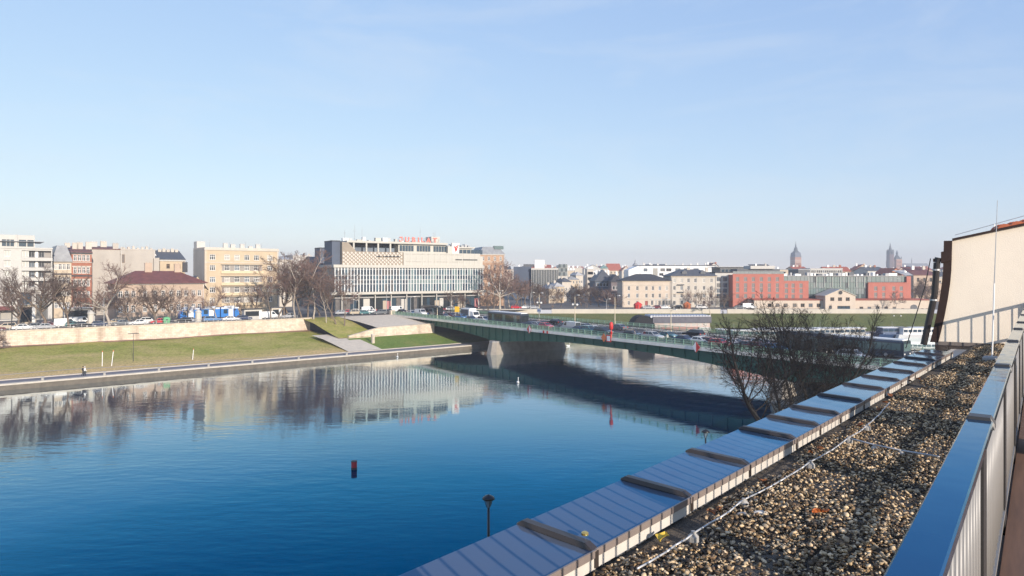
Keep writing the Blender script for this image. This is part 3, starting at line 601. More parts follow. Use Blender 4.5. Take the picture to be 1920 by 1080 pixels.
def building(name, loc, rz, w, d, h, wm, label, cat="building", ops=(), style='cross', fm=None, gm=None, roof=('flat', None), lops=(), sill=None, group=None,
             close=False, cornice=None, plinth=None, bands=(), z0=0., back=True, lroof=None, floor=-1.0):
    """front-left corner at loc; ops/lops: openings on the front / the left side. close=True: far away, panes joined into the wall's recesses"""
    fm = fm or M['frame']; gm = gm or M['glass']; ops = [o for o in ops if o[3] < h-.15 and o[0] > 0 and o[1] < w]
    t = thing(name, loc, rz, label, cat, group); mb = MB()
    cl = 1 if close else None
    face_grid(mb, TF, w, z0, h, list(ops), 0, .22, cl)
    face_grid(mb, lambda a, dd, z: (dd, d-a, z), d, z0, h, [(d-o[1], d-o[0], o[2], o[3]) for o in lops], 0, .22, cl)
    mb.quad((w,0,z0),(w,d,z0),(w,d,h),(w,0,h)); mb.quad((w,d,z0),(0,d,z0),(0,d,h),(w,d,h)); mb.quad((0,0,h),(w,0,h),(w,d,h),(0,d,h))
    mb.quad((0,0,z0),(w,0,z0),(w,0,z0+floor),(0,0,z0+floor))
    mb.build("wall", [wm, gm], t)
    if not close:
        for o in ops: put_window(t, o[0], o[2], o[1]-o[0], o[3]-o[2], style(o) if callable(style) else style, fm, gm, sill=sill)
        for o in lops: put_window(t, o[0], o[2], o[1]-o[0], o[3]-o[2], style(o) if callable(style) else style, fm, gm, 'L')
    k, rm = roof[0], roof[1] or M['greyroof']; r = MB()
    if k == 'flat':
        e = .25; r.box(-.06,w+.06,-.06,e,h,h+.45); r.box(-.06,e,e,d,h,h+.45); r.box(w-e,w+.06,e,d,h,h+.45); r.box(e,w-e,d-e,d,h,h+.45); r.box(e,w-e,e,d-e,h-.02,h+.06)
    elif k == 'hip':
        rise, ov = roof[2], roof[3] if len(roof) > 3 else .5; a, b, c, e = -ov, w+ov, -ov, d+ov; q = min(w+2*ov, d+2*ov)/2*(roof[4] if len(roof) > 4 else 1)
        r.add([(a,c,h),(b,c,h),(b,e,h),(a,e,h),(a+q,c+q if q < (e-c)/2 else (c+e)/2,h+rise),(b-q,c+q if q < (e-c)/2 else (c+e)/2,h+rise),(b-q,e-q if q < (e-c)/2 else (c+e)/2,h+rise),(a+q,e-q if q < (e-c)/2 else (c+e)/2,h+rise)],
              [(0,1,5,4),(1,2,6,5),(2,3,7,6),(3,0,4,7),(4,5,6,7),(3,2,1,0)]); r.box(a,b,c,e,h-.18,h-.002)
    elif k == 'gable':                                   # ridge parallel to the facade
        rise, ov = roof[2], .35
        r.prism([(-ov,-ov,h),(-ov,d/2,h+rise),(-ov,d+ov,h),(-ov,d+ov,h-.15),(-ov,d/2,h+rise-.2),(-ov,-ov,h-.15)], (w+2*ov,0,0))
        MB().poly([(.003,0,h),(.003,d,h),(.003,d/2,h+rise-.15)]).build("gable", wm, t); MB().poly([(w-.003,d,h),(w-.003,0,h),(w-.003,d/2,h+rise-.15)]).build("gable", wm, t)
    elif k == 'cross':                                   # gable towards the viewer
        rise, ov = roof[2], .35
        r.prism([(-ov,-ov,h),(w/2,-ov,h+rise),(w+ov,-ov,h),(w+ov,-ov,h-.15),(w/2,-ov,h+rise-.2),(-ov,-ov,h-.15)], (0,d+2*ov,0))
        g = MB(); g.prism([(0,.004,h),(w,.004,h),(w/2,.004,h+rise-.18)], (0,.2,0)); g.build("gable", wm, t)
    elif k == 'mono':
        r.prism([(-.2,-.3,h),(-.2,d+.2,h+roof[2]),(-.2,d+.2,h+roof[2]+.2),(-.2,-.3,h+.2)], (w+.4,0,0))
    r.build("roof", rm, t)
    if cornice: MB().box(-.2,w+.2,-.25,-.003,h-.45,h-.02).build("cornice", cornice, t)
    for z, hh, bm in bands: MB().box(-.04,w+.04,-.12,-.003,z,z+hh).build("band", bm, t)
    if w > 8 and not close and h > 7:
        for q in (.28, w-.28): MB().tube((q,-.09,z0),(q,-.09,h-.1),.07,.07,6).build('downpipe', M['steel'], t)
    if plinth: MB().box(-.05,w+.05,-.10,-.003,z0-.5,z0+.8).build("plinth", plinth, t)
    return t
def chimney(t, x, y, z, w=.9, d=.6, h=1.8, m=None, pots=2):
    b = MB(); b.box(x,x+w,y,y+d,z,z+h); b.box(x-.06,x+w+.06,y-.06,y+d+.06,z+h,z+h+.14)
    for i in range(pots): b.lathe([(.12,0),(.10,.3)], 6, (x+w*(i+.5)/pots, y+d/2, z+h+.14))
    return b.build("chimney", m or M['pale'], t)
def aerial(t, x, y, z, h, m=None, arms=3):
    b = MB(); b.tube((x,y,z),(x,y,z+h),.05,.03,5)
    for i in range(arms): b.tube((x-.5,y,z+h*(.7+.1*i)),(x+.5,y,z+h*(.7+.1*i)),.02,.02,4)
    return b.build("aerial", m or M['steel'], t)
def span(x0, x1, line_n, ytop):                          # place a left bank facade from its photo columns on the line n = line_n
    a = on_n(x0, line_n); c = on_n(x1, line_n); return a, (c-a).length, hz(ytop, a.y)-GL
GL = 7.2
# ------------------------------------------------------------------ left bank, from the left edge of the picture
# modern white block
a, w, h = span(-70, 98, 232, 464); w98 = w
zf = lambda y: hz(y, on_n(60,232).y)-GL
rows = [zf(y) for y in (537, 519, 500, 481.5)]; rh = 1.75
k0 = (on_n(7,232)-a).length; k1 = (on_n(20,232)-a).length; b0 = (on_n(41,232)-a).length; b1 = w-.25
ops = [(k0, k1, r, r+rh) for r in rows]+[(b0, b1, r-.25, r+rh) for r in rows]+[(k0-8, k0-6.2, r, r+rh) for r in rows]
ops += [((on_n(0,232)-a).length, (on_n(24,232)-a).length, .3, zf(579)), ((on_n(34,232)-a).length, (on_n(60,232)-a).length, .2, zf(548)), ((on_n(64,232)-a).length, (on_n(90,232)-a).length, .2, zf(552))]
t = thing("apartment_building", P3(a, GL), UA, "white modern apartment block with recessed balconies and blue shopfronts", "building")
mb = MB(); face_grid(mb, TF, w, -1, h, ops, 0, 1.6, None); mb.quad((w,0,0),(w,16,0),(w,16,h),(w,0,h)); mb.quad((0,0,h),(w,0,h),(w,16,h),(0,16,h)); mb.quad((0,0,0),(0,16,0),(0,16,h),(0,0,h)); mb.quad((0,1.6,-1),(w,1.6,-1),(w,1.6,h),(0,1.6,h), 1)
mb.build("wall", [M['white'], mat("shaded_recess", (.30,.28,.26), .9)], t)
for r in rows:
    for x in (k0, k0-8):
        o = put_window(t, x+.02, r+.02, k1-k0-.04 if x == k0 else 1.76, rh-.04, 'wide', M['frame'], mat("pale_blind", (.42,.42,.38), .5)); o.location.y = .25
    o = put_window(t, b0+.1, r-.2, (b1-b0)*.22, rh+.1, 'split', M['frame'], mat("pale_blind", (.42,.42,.38), .5)); o.location.y = .4
    for f0 in (.24, .58): 
        o = put_window(t, b0+(b1-b0)*f0, r-.2, (b1-b0)*.20, rh+.1, 'split', M['frameg'], M['glass']); o.location.y = 1.3
    o = put_window(t, b0+(b1-b0)*.46, r-.2, (b1-b0)*.10, rh+.1, 'plain', M['frame'], M['whitepaint']); o.location.y = .9
    MB().box(b0-.1, b1+.3, -.35, .02, r-1.15, r-.28).build("balcony_front", M['white'], t)
    MB().tube((b0,-.3,r-.02),(b1,-.3,r-.02),.03,.03,5).build("balcony_rail", M['frameg'], t)
for o in ops[-3:]:
    q = put_window(t, o[0]+.05, o[2]+.05, o[1]-o[0]-.1, o[3]-o[2]-.1, 'wide', M['frameg'], M['glassb']); q.location.y = .8
aw = MB(); aw.prism([(0,0,zf(573)),(0,-1.8,zf(578)),(0,-1.8,zf(580)),(0,0,zf(577))], ((on_n(26,232)-a).length,0,0)); aw.build("awning", mat("maroon_awning", (.20,.05,.05), .8), t)
for x in (28, 63): MB().box((on_n(x,232)-a).length, (on_n(x+4,232)-a).length, -.5, .05, -.2, zf(546)).build("column", M['white'], t)
MB().box(-.2,w+.15,-.2,16,h,h+.35).build("roof", M['white'], t)
ph = (on_n(66,232)-a).length; pz0, pz1 = h+.35, zf(441)
pm = MB(); face_grid(pm, lambda q,d,z: (q,1.5+d,z), ph, pz0, pz1, [((on_n(q0,232)-a).length,(on_n(q1,232)-a).length,pz0+.3,pz0+2.2) for q0, q1 in ((4,12),(13,19),(20,27),(36,50),(52,64))], 0, .2, 1)
pm.quad((ph,1.5,pz0),(ph,14,pz0),(ph,14,pz1),(ph,1.5,pz1)); pm.quad((0,1.5,pz1),(ph,1.5,pz1),(ph,14,pz1),(0,14,pz1)); pm.build("penthouse", [M['white'], M['glassb']], t)
MB().box(-.5,ph+2.2,.4,14,pz1-1.9+.05,pz1-1.75).build("canopy", M['frameg'], t); MB().box((on_n(29,232)-a).length,(on_n(33,232)-a).length,1.1,1.5,pz0,pz1+.1).build("pier", M['white'], t)

# grey roofed tenement beside it
a, w, h = span(99, 134, 238, 489); ops = grid(even(w, 4, .3), [h-2.6, h-6.6, h-10.4, h-14], .95, 1.75)
t = building("tenement_house", P3(a, GL), UA, w, 14, h, M['cream'], "tenement with steep grey tin mansard roof beside the white block", ops=ops, style='cross', roof=('hip', M['tin'], 4.6, .3, .55), cornice=M['stoned'], bands=[(h-4.1,.4,M['darkroof'])], sill=M['pale'])
chimney(t, w*.75, 5, h+4.2, 1.4, .7, 1.2, M['pale'])
# red brick tenement
a, w, h = span(134, 172, 238, 473); ops = grid(even(w, 4, .4), [h-2.6, h-6.3, h-10.2, h-13.6, h-17], .95, 1.9)
t = building("tenement_house", P3(a, GL), UA, w, 15, h, M['brick'], "red brick tenement with pale top storey and dark cornice", ops=ops, style='cross', roof=('mono', M['redroof'], 2.2), cornice=M['darkroof'], bands=[(h-3.1,.16,M['pale']),(h-7.3,.5,M['darkroof'])], sill=M['pale'])
MB().box(.05,w-.05,-.05,-.002,h-.6,h-.46).build("top_band", M['pale'], t)
for c in even(w, 4, .4):
    for z in (h-6.3, h-10.2): MB().box(c-.75,c+.75,-.09,-.003,z+1.92,z+2.25).build("lintel", M['pale'], t)
for x, hh in ((1, 2.2), (4.5, 2.6), (w-3, 2.4)): chimney(t, x, 7, h+1.2, 1.6, .8, hh*.8, M['pale'], 3)
# blank fire walls
a, w, h = span(172, 225, 246, 460)
t = building("tenement_house", P3(a, GL), UA, w, 11, h-1.2, M['blank'], "tall tenement with blank grey beige fire wall and red tin roof edge", roof=('mono', M['redroof'], 1.2))
chimney(t, w*.75, .3, h-1.1, 1.6, .7, 1.8, M['blank'], 2); chimney(t, .5, 5, h-.3, 1.7, .8, 1.5, M['white'], 3); chimney(t, w*.40, 5, h-.3, 1.7, .8, 1.7, M['pale'], 3)
a, w, h = span(225.5, 291, 251, 469)
t = building("tenement_house", P3(a, GL), UA, w, 10, h, M['blank'], "broad tenement with blank pale fire wall above the low red roofed house", roof=('flat', M['blank']), ops=[(.5,1.3,h-4.2,h-1.4)], style='split', fm=M['framed'])
for i in range(7): chimney(t, 1.5+i*1.35, 4, h+.1, .7, .6, .7+.3*(i % 3), M['pale'], 1)
aerial(t, w*.2, 3, h, 2.6); aerial(t, w*.9, 3, h, 2.4)
# cream house with the slate roof
a, w, h = span(300, 347, 250, 487); ops = grid([w*.32, w*.74], [h-3.0, h-6.8], 1.1, 1.6)
t = building("tenement_house", P3(a, GL), UA, w, 9, h, M['yellow'], "cream house with plain dark slate roof between fire wall and yellow building", ops=ops, style='cross', fm=M['framed'], roof=('mono', M['slate'], 3.3), cornice=M['white'], sill=M['pale'])
MB().prism([(-1.9,-.4,0),(-.25,-.4,0),(-.25,-.4,h+.4),(-.25,-.2,h+.7),(-1.9,-.2,h+.4)], (0,9.2,0)).build("fire_wall", M['blank'], t)
for i in range(5): chimney(t, 1+i*1.35, 7.5, h+2.6, 1.0, .7, 1.0+.3*(i % 2), M['pale'], 2)
# low house with the long red hip roof
a, w, h = span(216, 383, 214, 531); zz = lambda y: hz(y, on_n(300,214).y)-GL
cols = [(on_n(x,214)-a).length for x in (226, 238, 250, 272, 291, 306, 321, 335, 349, 363, 374)]
ops = grid(cols, [zz(556)], 1.05, 1.75)+grid(cols, [zz(584)], 1.05, 2.0)
t = building("long_house", P3(a, GL), UA, w, 12, h, M['peach'], "low two storey house with long dark red hip roof behind the street trees", ops=ops, style='cross', roof=('hip', M['redroof'], 3.5, .9), cornice=M['white'], bands=[(zz(568),.2,M['pale'])], sill=M['pale'], plinth=M['stoned'])
chimney(t, w*.36, 5.2, h+3.1, 1.9, .8, 2.6, M['peach'], 2); chimney(t, w*.70, 5.2, h+3.1, 1.5, .8, 2.4, M['peach'], 2); chimney(t, w*.80, 5.2, h+3.1, 1.3, .8, 2.9, M['darkroof'], 2)
# yellow apartment house
NY = 221; a, w, h = span(384, 522, NY, 466); zz = lambda y: hz(y, on_n(450,NY).y)-GL; xx = lambda x: (on_n(x,NY)-a).length
rowz = [zz(y) for y in (567, 548, 529, 507.5, 488)]; ops = []
for i, r in enumerate(rowz):
    for x in (398.5, 426, 444.5, 463, 481, 506): ops.append((xx(x)-.85, xx(x)+.85, r, r+1.75))
t = building("apartment_building", P3(a, GL), UA, w, 13, h, M['yellow'], "warm yellow apartment house with a recessed grey loggia strip", ops=ops, style='six', roof=('flat', M['pale']), cornice=M['pale'], sill=M['pale'], bands=[(zz(488)-.9,.22,M['pale'])])
for i, r in enumerate(rowz[:4]):
    b = MB()
    xs = [xx(416)] + [v for x in (426, 444.5, 463, 481) for v in (xx(x)-.87, xx(x)+.87)] + [xx(491)]
    for j in range(0, len(xs), 2): b.box(xs[j], xs[j+1], -.06, -.003, r-.05, r+1.8)
    tag(b.build("loggia_panels", mat("grey_loggia", (.30,.27,.24), .9, var=.1, scale=.6), t), kind="stuff"); MB().box(xx(414), xx(493), -.5, -.003, r-.95, r-.10).build("balcony_front", mat("pale_yellow_band", (.62,.50,.33), .9, var=.06, scale=.6, stain=.1), t)
    MB().box(xx(414), xx(493), -.55, .0-.003, r+1.85, r+1.97).build("slab_edge", M['stoned'], t)
for x in (430, 444, 462, 478, 492): chimney(t, xx(x), 6, h+.1, 1.4, .8, 1.0+R.random()*.9, M['white'], 2)
for x, z in ((402,3.2),(440,2.6),(470,2.8),(500,2.4)): aerial(t, xx(x), 5, h, z)
MB().box(-.02, 2.5, 9, 12.5, h+.45, h+2.6).build("lift_house", M['white'], t)
sd = MB(); sd.box(-.06,-.003,.1,13,-.5,h-.05); sd.build("side_wall", M['blank'], t)
t = building("gate_house", P3(on_n(352,219),GL), UA, 5.5, 3.4, 8.2, M['yellow'], "steep gabled little house squeezed between red roof and yellow building", roof=('cross', M['slate'], 4.3))
# low backs behind the trees right of the yellow house
for (x0, x1, n_, yt, m, rf, lab) in ((524,548,262,487,'pale',('mono',M['greyroof'],1.5),"pale house with low grey roof seen behind the tall bare trees"),(549,585,275,480,'white',('flat',M['greyroof']),"white flat roofed block beyond the tall bare trees"),(586,612,262,492,'cream',('gable',M['slate'],2.5),"cream house with slate gable roof behind the trees beside the navy block")):
    a, w, h = span(x0, x1, n_, yt); building("town_house", P3(a, GL), UA, w, 10, h, M[m], lab, ops=grid(even(w, max(2,int(w/3)), .6), [h-2.6-3.3*i for i in range(int(h/3.4))], 1.1, 1.6), roof=rf, sill=M['pale'])
# street continues to the left beyond the picture edge
for i, (u0, wd, hh, m, rf, lab) in enumerate(((-38,24,17,'cream',('hip',M['tin'],3.),"cream tenement left of the white modern block, outside the picture edge"),(-64,25,15,'peach',('gable',M['slate'],4.),"pinkish tenement second beyond the left picture edge"),(-92,27,18,'pale',('flat',M['greyroof']),"pale flat roofed block third beyond the left picture edge"))):
    building("tenement_house", P3(un(u0,234),GL), UA, wd, 13, hh, M[m], lab, ops=grid(even(wd,7,.8),[2.2+3.4*k for k in range(int(hh/3.7))],1.1,1.8), roof=rf, close=True)
# ------------------------------------------------------------------ department store with the red roof sign
JA = math.radians(32.5); JO = Vector((-59.8,225)); JD = Vector((math.cos(JA), math.sin(JA))); JW = 57.5
def jx(x): return (ray_line(x, JO, JD)-JO).length
def jz(y, x=640): return hz(y, ray_line(x, JO, JD).y)-GL
J = thing("department_store", P3(JO, GL), JA, "large white department store with glazed curtain wall and red rooftop lettering", "building")
jm = mat("store_white_panel", (.48,.455,.40), .8, var=.05, scale=.3, stain=.12); jc = mat("store_beige_recess_shade", (.29,.24,.185), .85, var=.08, scale=.4, stain=.1); jn = mat("navy_side_shade", (.055,.075,.115), .6, var=.1, scale=.3)  # the navy carries the shade of the unlit side in its colour
z1, z2, z3, z4, z5 = 6.0, 6.9, 15.2, 16.2, 20.8      # canopy, curtain foot, curtain top, white band top, cladding top
MB().box(.3, JW-.3, 1.2, 16, -1, z1+.4).build("ground_floor", M['glassb'], J)
MB().box(.4, JW-.4, .5, 16, z1+.9, z3+.02).build("core", mat("interior_blue", (.05,.075,.10), .3, var=.5, scale=.25), J)
MB().box(-1.6, JW+.4, -1.8, 16, z1, z1+.85).build("canopy", jm, J)
n = 52; pw = JW/n; pane = {}
mull = MB().box(-.13,.13,-.28,.02,z2-.05,z3).mesh("mullion", mat("mullion_white", (.70,.70,.68), .5)); mtop = [z2+.05, z2+2.7, z2+4.4, z3-1.0]
pal = [mat("pane_blue_%s" % s, c, .05, spec=.9) for s, c in (("deep", (.02,.04,.06)), ("mid", (.05,.10,.13)), ("pale", (.14,.20,.20)), ("dim", (.07,.07,.07)))]
pm_ = [[MB().box(.14,pw-.14,.02,.06,za,zb).mesh("pane", m) for m in pal] for za, zb in ((z2+.05,z2+2.6),(z2+2.75,z2+4.0),(z2+4.2,z2+5.6),(z2+5.75,z3-.1))]
for i in range(n+1): obj("mullion", mull, J, (i*pw,0,0))
for i in range(n):
    for j in range(4):
        w_ = R.random(); left = i < 24
        idx = (0 if w_ < .55 else 1 if w_ < .8 else 3) if left else (0 if w_ < .4 else 1 if w_ < .7 else 2)
        if j == 1 and not left: idx = 2 if w_ < .7 else 1
        obj("pane", pm_[j][idx], J, (i*pw,0,0))
for z in (z2+2.62, z2+4.05, z2+5.65, z3-.55): MB().box(0, JW, -.10, .03, z, z+.11).build("transom", mat("mullion_white", (.70,.70,.68), .5), J)
MB().box(-.6, JW+.5, -.6, 16, z3, z4).build("parapet_band", jm, J)
c0, cm, c1 = jx(642), jx(757), JW-1.0
# beige relief cladding: staggered lozenges standing off the wall
MB().box(c0, cm, .3, 6, z4, z5).build("relief_wall", jc, J)  # wall colour darkened to hold the recess shade between the lozenges
sd = MB(); r = 0; zz_ = z4+.35
while zz_ < z5-.2:
    x = c0+.5+(.7 if r % 2 else 0)
    while x < cm-.5:
        if not (jx(706) < x < jx(752) and abs(zz_-(z4+3.0)) < .25): sd.prism([(x-.46,.302,zz_),(x,.302,zz_-.50),(x+.46,.302,zz_),(x,.302,zz_+.50)], (0,-.25,0), caps=True)
        x += 1.4
    zz_ += .62; r += 1
tag(sd.build("relief_lozenges", mat("store_cream_lozenge", (.55,.49,.42), .8), J), kind="stuff")
MB().prism([(c0,.3,z5),(c0,.3,z5+3.2),(c0+2.2,.3,z5+3.0),(c0+5,.3,z5)], (0,3,0)).build("relief_wing", jc, J)
for x0, x1 in ((jx(703),jx(716)),(jx(719),jx(752))): MB().box(x0, x1, .12, .31, z4+2.85, z4+3.25).build("slot_window", M['glass'], J)
# white plain cladding panels
npan = 13; pwid = (c1-cm)/npan; pmesh = MB().box(.03, pwid-.03, .05, .6, z4+.03, z4+2.25).mesh("cladding_panel", jm); pmesh2 = MB().box(.03, pwid-.03, .05, .6, z4+2.31, z5-.02).mesh("cladding_panel", jm)
MB().box(cm+.01, c1, .12, 6, z4, z5-.05).build("panel_wall", jm, J)
for i in range(npan): obj("cladding_panel", pmesh, J, (cm+i*pwid,0,0)); obj("cladding_panel", pmesh2, J, (cm+i*pwid,0,0))
st = MB()
for k in range(60):
    for zq in (z4+1.2, z4+3.9): 
        if R.random() < .75: x = cm+.5+k*(c1-cm-8)/60; st.box(x,x+.12,-.03,.045,zq,zq+.22)
tag(st.build("panel_studs", M['stoned'], J), kind="stuff")
for x0, x1 in ((jx(854),jx(866)),(jx(868),jx(895))): MB().box(x0, x1, -.04, .3, z4+2.0, z4+2.4).build("slot_window", M['glass'], J)
MB().box(JW-1, JW+.2, .2, 15, z4, z5-1).build("end_wall", jm, J)
MB().box(-.2, c0-.02, 2.5, 11, z4, z5+3.4).build("side_block", jn, J); MB().box(-.35, c0+.1, 2.3, 11, z5+3.4, z5+3.7).build("side_roof", M['darkroof'], J)
MB().box(c0+1, c1-1, 6.2, 15, z4, z5+1.9).build("upper_floor", mat("recess_blue_grey", (.13,.16,.20), .6, var=.3, scale=.2), J)
# roof terrace with its thin pergola slab and columns, strip windows
zr = z5+3.1
MB().box(c0+2.0, jx(842), 1.2, 15, zr, zr+.7).build("roof_slab", jm, J)
for x in (666, 690, 712, 735): MB().box(jx(x)-.28, jx(x)+.28, 1.4, 1.9, z5-.1, zr).build("column", jm, J)
wm_ = MB().box(.08, 1.02, 2.4, 2.6, z5+.5, zr-.5).mesh("window", M['glassb']); fmz = MB()
fmz.box(jx(752), jx(842), 2.5, 7, z5-.1, zr-.02); fmz.build("attic_wall", jm, J)
for i in range(18):
    if i in (5, 11): continue
    obj("window", wm_, J, (jx(754)+i*1.12, -.01, 0))
MB().box(jx(842), jx(852), 1.0, 14, z5-.1, z5+2.6).build("stair_block", jm, J)
MB().box(jx(863), jx(889), 2.0, 14, z5-1, z5+2.0).build("attic_wall", jm, J); MB().box(jx(861), jx(893), 1.2, 14.5, z5+2.0, z5+2.5).build("roof_slab", jm, J)
for i in range(6): obj("window", MB().box(0,1.5,1.85,1.98,z5-.2,z5+1.5).mesh("window", M['glassb']) if i == 0 else bpy.data.objects["window"].data, J, (jx(865)+i*1.75,0,0)) if i == 0 else obj("window", J.children[-1].data, J, (jx(865)+i*1.75,0,0))
MB().box(c0+.5, c1, 12, 15.5, z4, z5+3).build("rear_block", jm, J)
# roof sign
def letters(txt, size, m, parent, name="letter", depth=.25, gap=1.0):
    x = 0
    for ch in txt:
        if ch == 'J':                                 # wide hooked J like the one on the roof
            u = size*.72; k = size*.15; b = MB(); arc = [(.30*size+math.cos(math.pi+i*math.pi/8)*.28*size, .28*size+math.sin(math.pi+i*math.pi/8)*.28*size) for i in range(9)]
            inn = [(.30*size+math.cos(math.pi+i*math.pi/8)*(.28*size-k), .28*size+math.sin(math.pi+i*math.pi/8)*(.28*size-k)) for i in range(9)]
            ol = arc+[(.58*size,u),(.12*size,u),(.12*size,u-k),(.58*size-k,u-k)]+list(reversed(inn))
            b.prism([(p,q,-depth/2) for p,q in ol],(0,0,depth)); o = obj(name, b.mesh("letter", m), parent, (x,0,0)); o.rotation_euler = (math.pi/2,0,0); x += .58*size+gap*size*.28; continue
        cu = bpy.data.curves.new("letter", 'FONT'); cu.body = ch; cu.size = size; cu.extrude = depth/2; cu.offset = .035*size; cu.resolution_u = 3
        tmp = bpy.data.objects.new("letter", cu); COL.objects.link(tmp); bpy.context.view_layer.update()
        me = bpy.data.meshes.new_from_object(tmp.evaluated_get(bpy.context.evaluated_depsgraph_get())); bpy.data.objects.remove(tmp)
        me.materials.clear(); me.materials.append(m); o = obj(name, me, parent, (x,0,0)); o.rotation_euler = (math.pi/2,0,0)
        xs = [v.co.x for v in me.vertices]; x += (max(xs) if xs else size*.3) + gap*size*.28
    return x
sg = MB(); sx0, sx1 = jx(752), jx(828)
for i in range(9): x = sx0+(sx1-sx0)*i/8; sg.tube((x,2.2,zr+.6),(x,2.2,zr+2.2),.05,.05,5); sg.tube((x,2.2,zr+1.9),(x,3.6,zr+.6),.04,.04,4)
sg.tube((sx0,2.2,zr+1.05),(sx1,2.2,zr+1.05),.05,.05,5); sg.tube((sx0,2.2,zr+2.15),(sx1,2.2,zr+2.15),.05,.05,5)
sign = sg.build("rooftop_sign", M['steel'], J)
grp = []; tot = letters("JUBILAT", 2.5, mat("sign_red", (.66,.17,.13), .5), sign)
for o in [c for c in sign.children]: o.location = (sx0+o.location.x*(sx1-sx0)/tot, 2.0, zr+.75)
MB().box(jx(822), jx(838), 6, 11, zr, zr+3.2).build("lift_house", jm, J)
lb = MB().box(jx(850), jx(863), .9, 1.6, z5-.2, z5+3.6).build("logo_board", mat("logo_pale_pink", (.78,.66,.60), .6), J)
lg = MB(); x_ = jx(850)+.7; zc = z5+1.6
for dz, ln in ((.95,1.9),(.25,1.6),(-.45,1.1)): lg.prism([(x_+.6,.88,zc+dz-.55),(x_+.6+ln*.75,.88,zc+dz+.35),(x_+.35+ln*.75,.88,zc+dz+.62),(x_+.3,.88,zc+dz-.3)], (0,-.08,0))
lg.prism([(x_+.0,.88,zc+.95),(x_+.35,.88,zc+1.1),(x_+1.25,.88,zc-.55),(x_+.95,.88,zc-.8)], (0,-.08,0)); lg.build("logo_mark", mat("logo_red", (.55,.02,.02), .5), lb)
MB().box(jx(849.5), jx(863.5), .8, 1.7, z5+3.6, z5+3.85).build("logo_cap", mat("logo_pale_pink", (.78,.66,.60), .6), J)
# masts, ducts, roof plant
for x, hh, y in ((655,4.2,5),(676,6.4,6),(677,5.5,6.6),(692,5.6,7),(805,6.5,8),(820,3.2,7),(828,5.2,7),(831,4.6,7.5),(834,5.4,8)): aerial(J, jx(x), y, zr+.2, hh, M['frameg'] if x % 2 else M['steel'], 2)
for k in range(16):
    x = c0+3+k*2.4+R.uniform(-.5,.5); b = MB(); ww = R.uniform(.8,2.2); hh = R.uniform(.5,1.6); b.box(x,x+ww,8,9.5,zr+.7,zr+.7+hh); b.box(x-.05,x+ww+.05,7.95,9.55,zr+.7+hh,zr+.78+hh); b.build("roof_plant", [M['whitepaint'],M['steel'],jm][k % 3], J)
for k in range(7): x = JW-12+k*1.5; MB().box(x,x+R.uniform(.6,1.2),6,8,z5+2.5,z5+3.2+R.random()*.6).build("roof_plant", M['steel'], J)
# street level: shop doors, posters
sf = [M['glassb'],M['glass'],mat("dim_shop_interior",(.10,.09,.085),.5,var=.4,scale=.8)]; so_ = [mat("pink_poster",(.42,.17,.17),.7),mat("cream_shopfront",(.42,.35,.27),.8),M['white']]
x = .5
while x < JW-2:
    ww = R.uniform(.9,2.6); bright = R.random() < (.14 if x < JW*.55 else .42)
    MB().box(x, min(x+ww,JW-.4), .95+R.uniform(0,.1), 1.18, .2, z1-R.uniform(1.4,3.2) if bright else z1-1.5).build("shopfront", R.choice(so_) if bright else R.choice(sf), J); x += ww+R.uniform(.1,.25)
MB().box(0, JW, -.02, 1.19, z1-1.3, z1-.9).build("fascia", mat("fascia_grey", (.33,.32,.31), .7), J)
for i in range(10): MB().box(2+i*5.9, 2.32+i*5.9, -1.0, -.7, -.5, z1).build("column", jm, J)
# navy block behind, orange tenement to the right
a = Vector((-75.5,262)); building("office_block", P3(a, GL), JA, 22, 7, hz(466,262)-GL, jn, "dark navy slab block rising behind the trees beside the department store", ops=grid(even(22,7,.6),[3+3.3*i for i in range(6)],1.4,1.7), style='split', fm=M['frameg'], gm=M['glassb'], roof=('flat', M['darkroof']))
a = px(899,0,272).to_2d(); w = 10.6; h = hz(476,272)-GL
t = building("tenement_house", P3(a, GL), math.radians(18), w, 16, h, M['orange'], "orange brick tenement with grey mansard right of the department store", ops=grid(even(w,4,.3),[h-2.8-3.5*i for i in range(5)],1.0,1.8), roof=('hip', M['tin'], 3.0, .3, .4), cornice=M['pale'], sill=M['pale'], bands=[(h-3.4,.2,M['pale'])])
MB().box(w-4, w, 1, 3, h+2.0, h+3.4).build("roof_lantern", M['glassg'], t)
# ------------------------------------------------------------------ city side right of the bridge, facades facing the river
def br(name, x0, x1, Y, yt, d, m, label, rows=0, cols=0, ww=1.1, wh=1.7, first=1.6, step=3.4, mg=.5, rz=0., **k):
    a = px(x0,0,Y).to_2d(); w = (px(x1,0,Y).x-a.x)/math.cos(rz); h = hz(yt,Y)-GL
    ops = grid(even(w,cols,mg), [first+step*i for i in range(rows)], ww, wh) if rows and cols else ()
    return building(name, P3(a,GL), rz, w, d, h, m, label, ops=ops, **k), w, h
beige = mat("plain_beige_render", (.55,.46,.37), .9, var=.06, scale=.5, stain=.12)  # even beige with slight random tone and stains
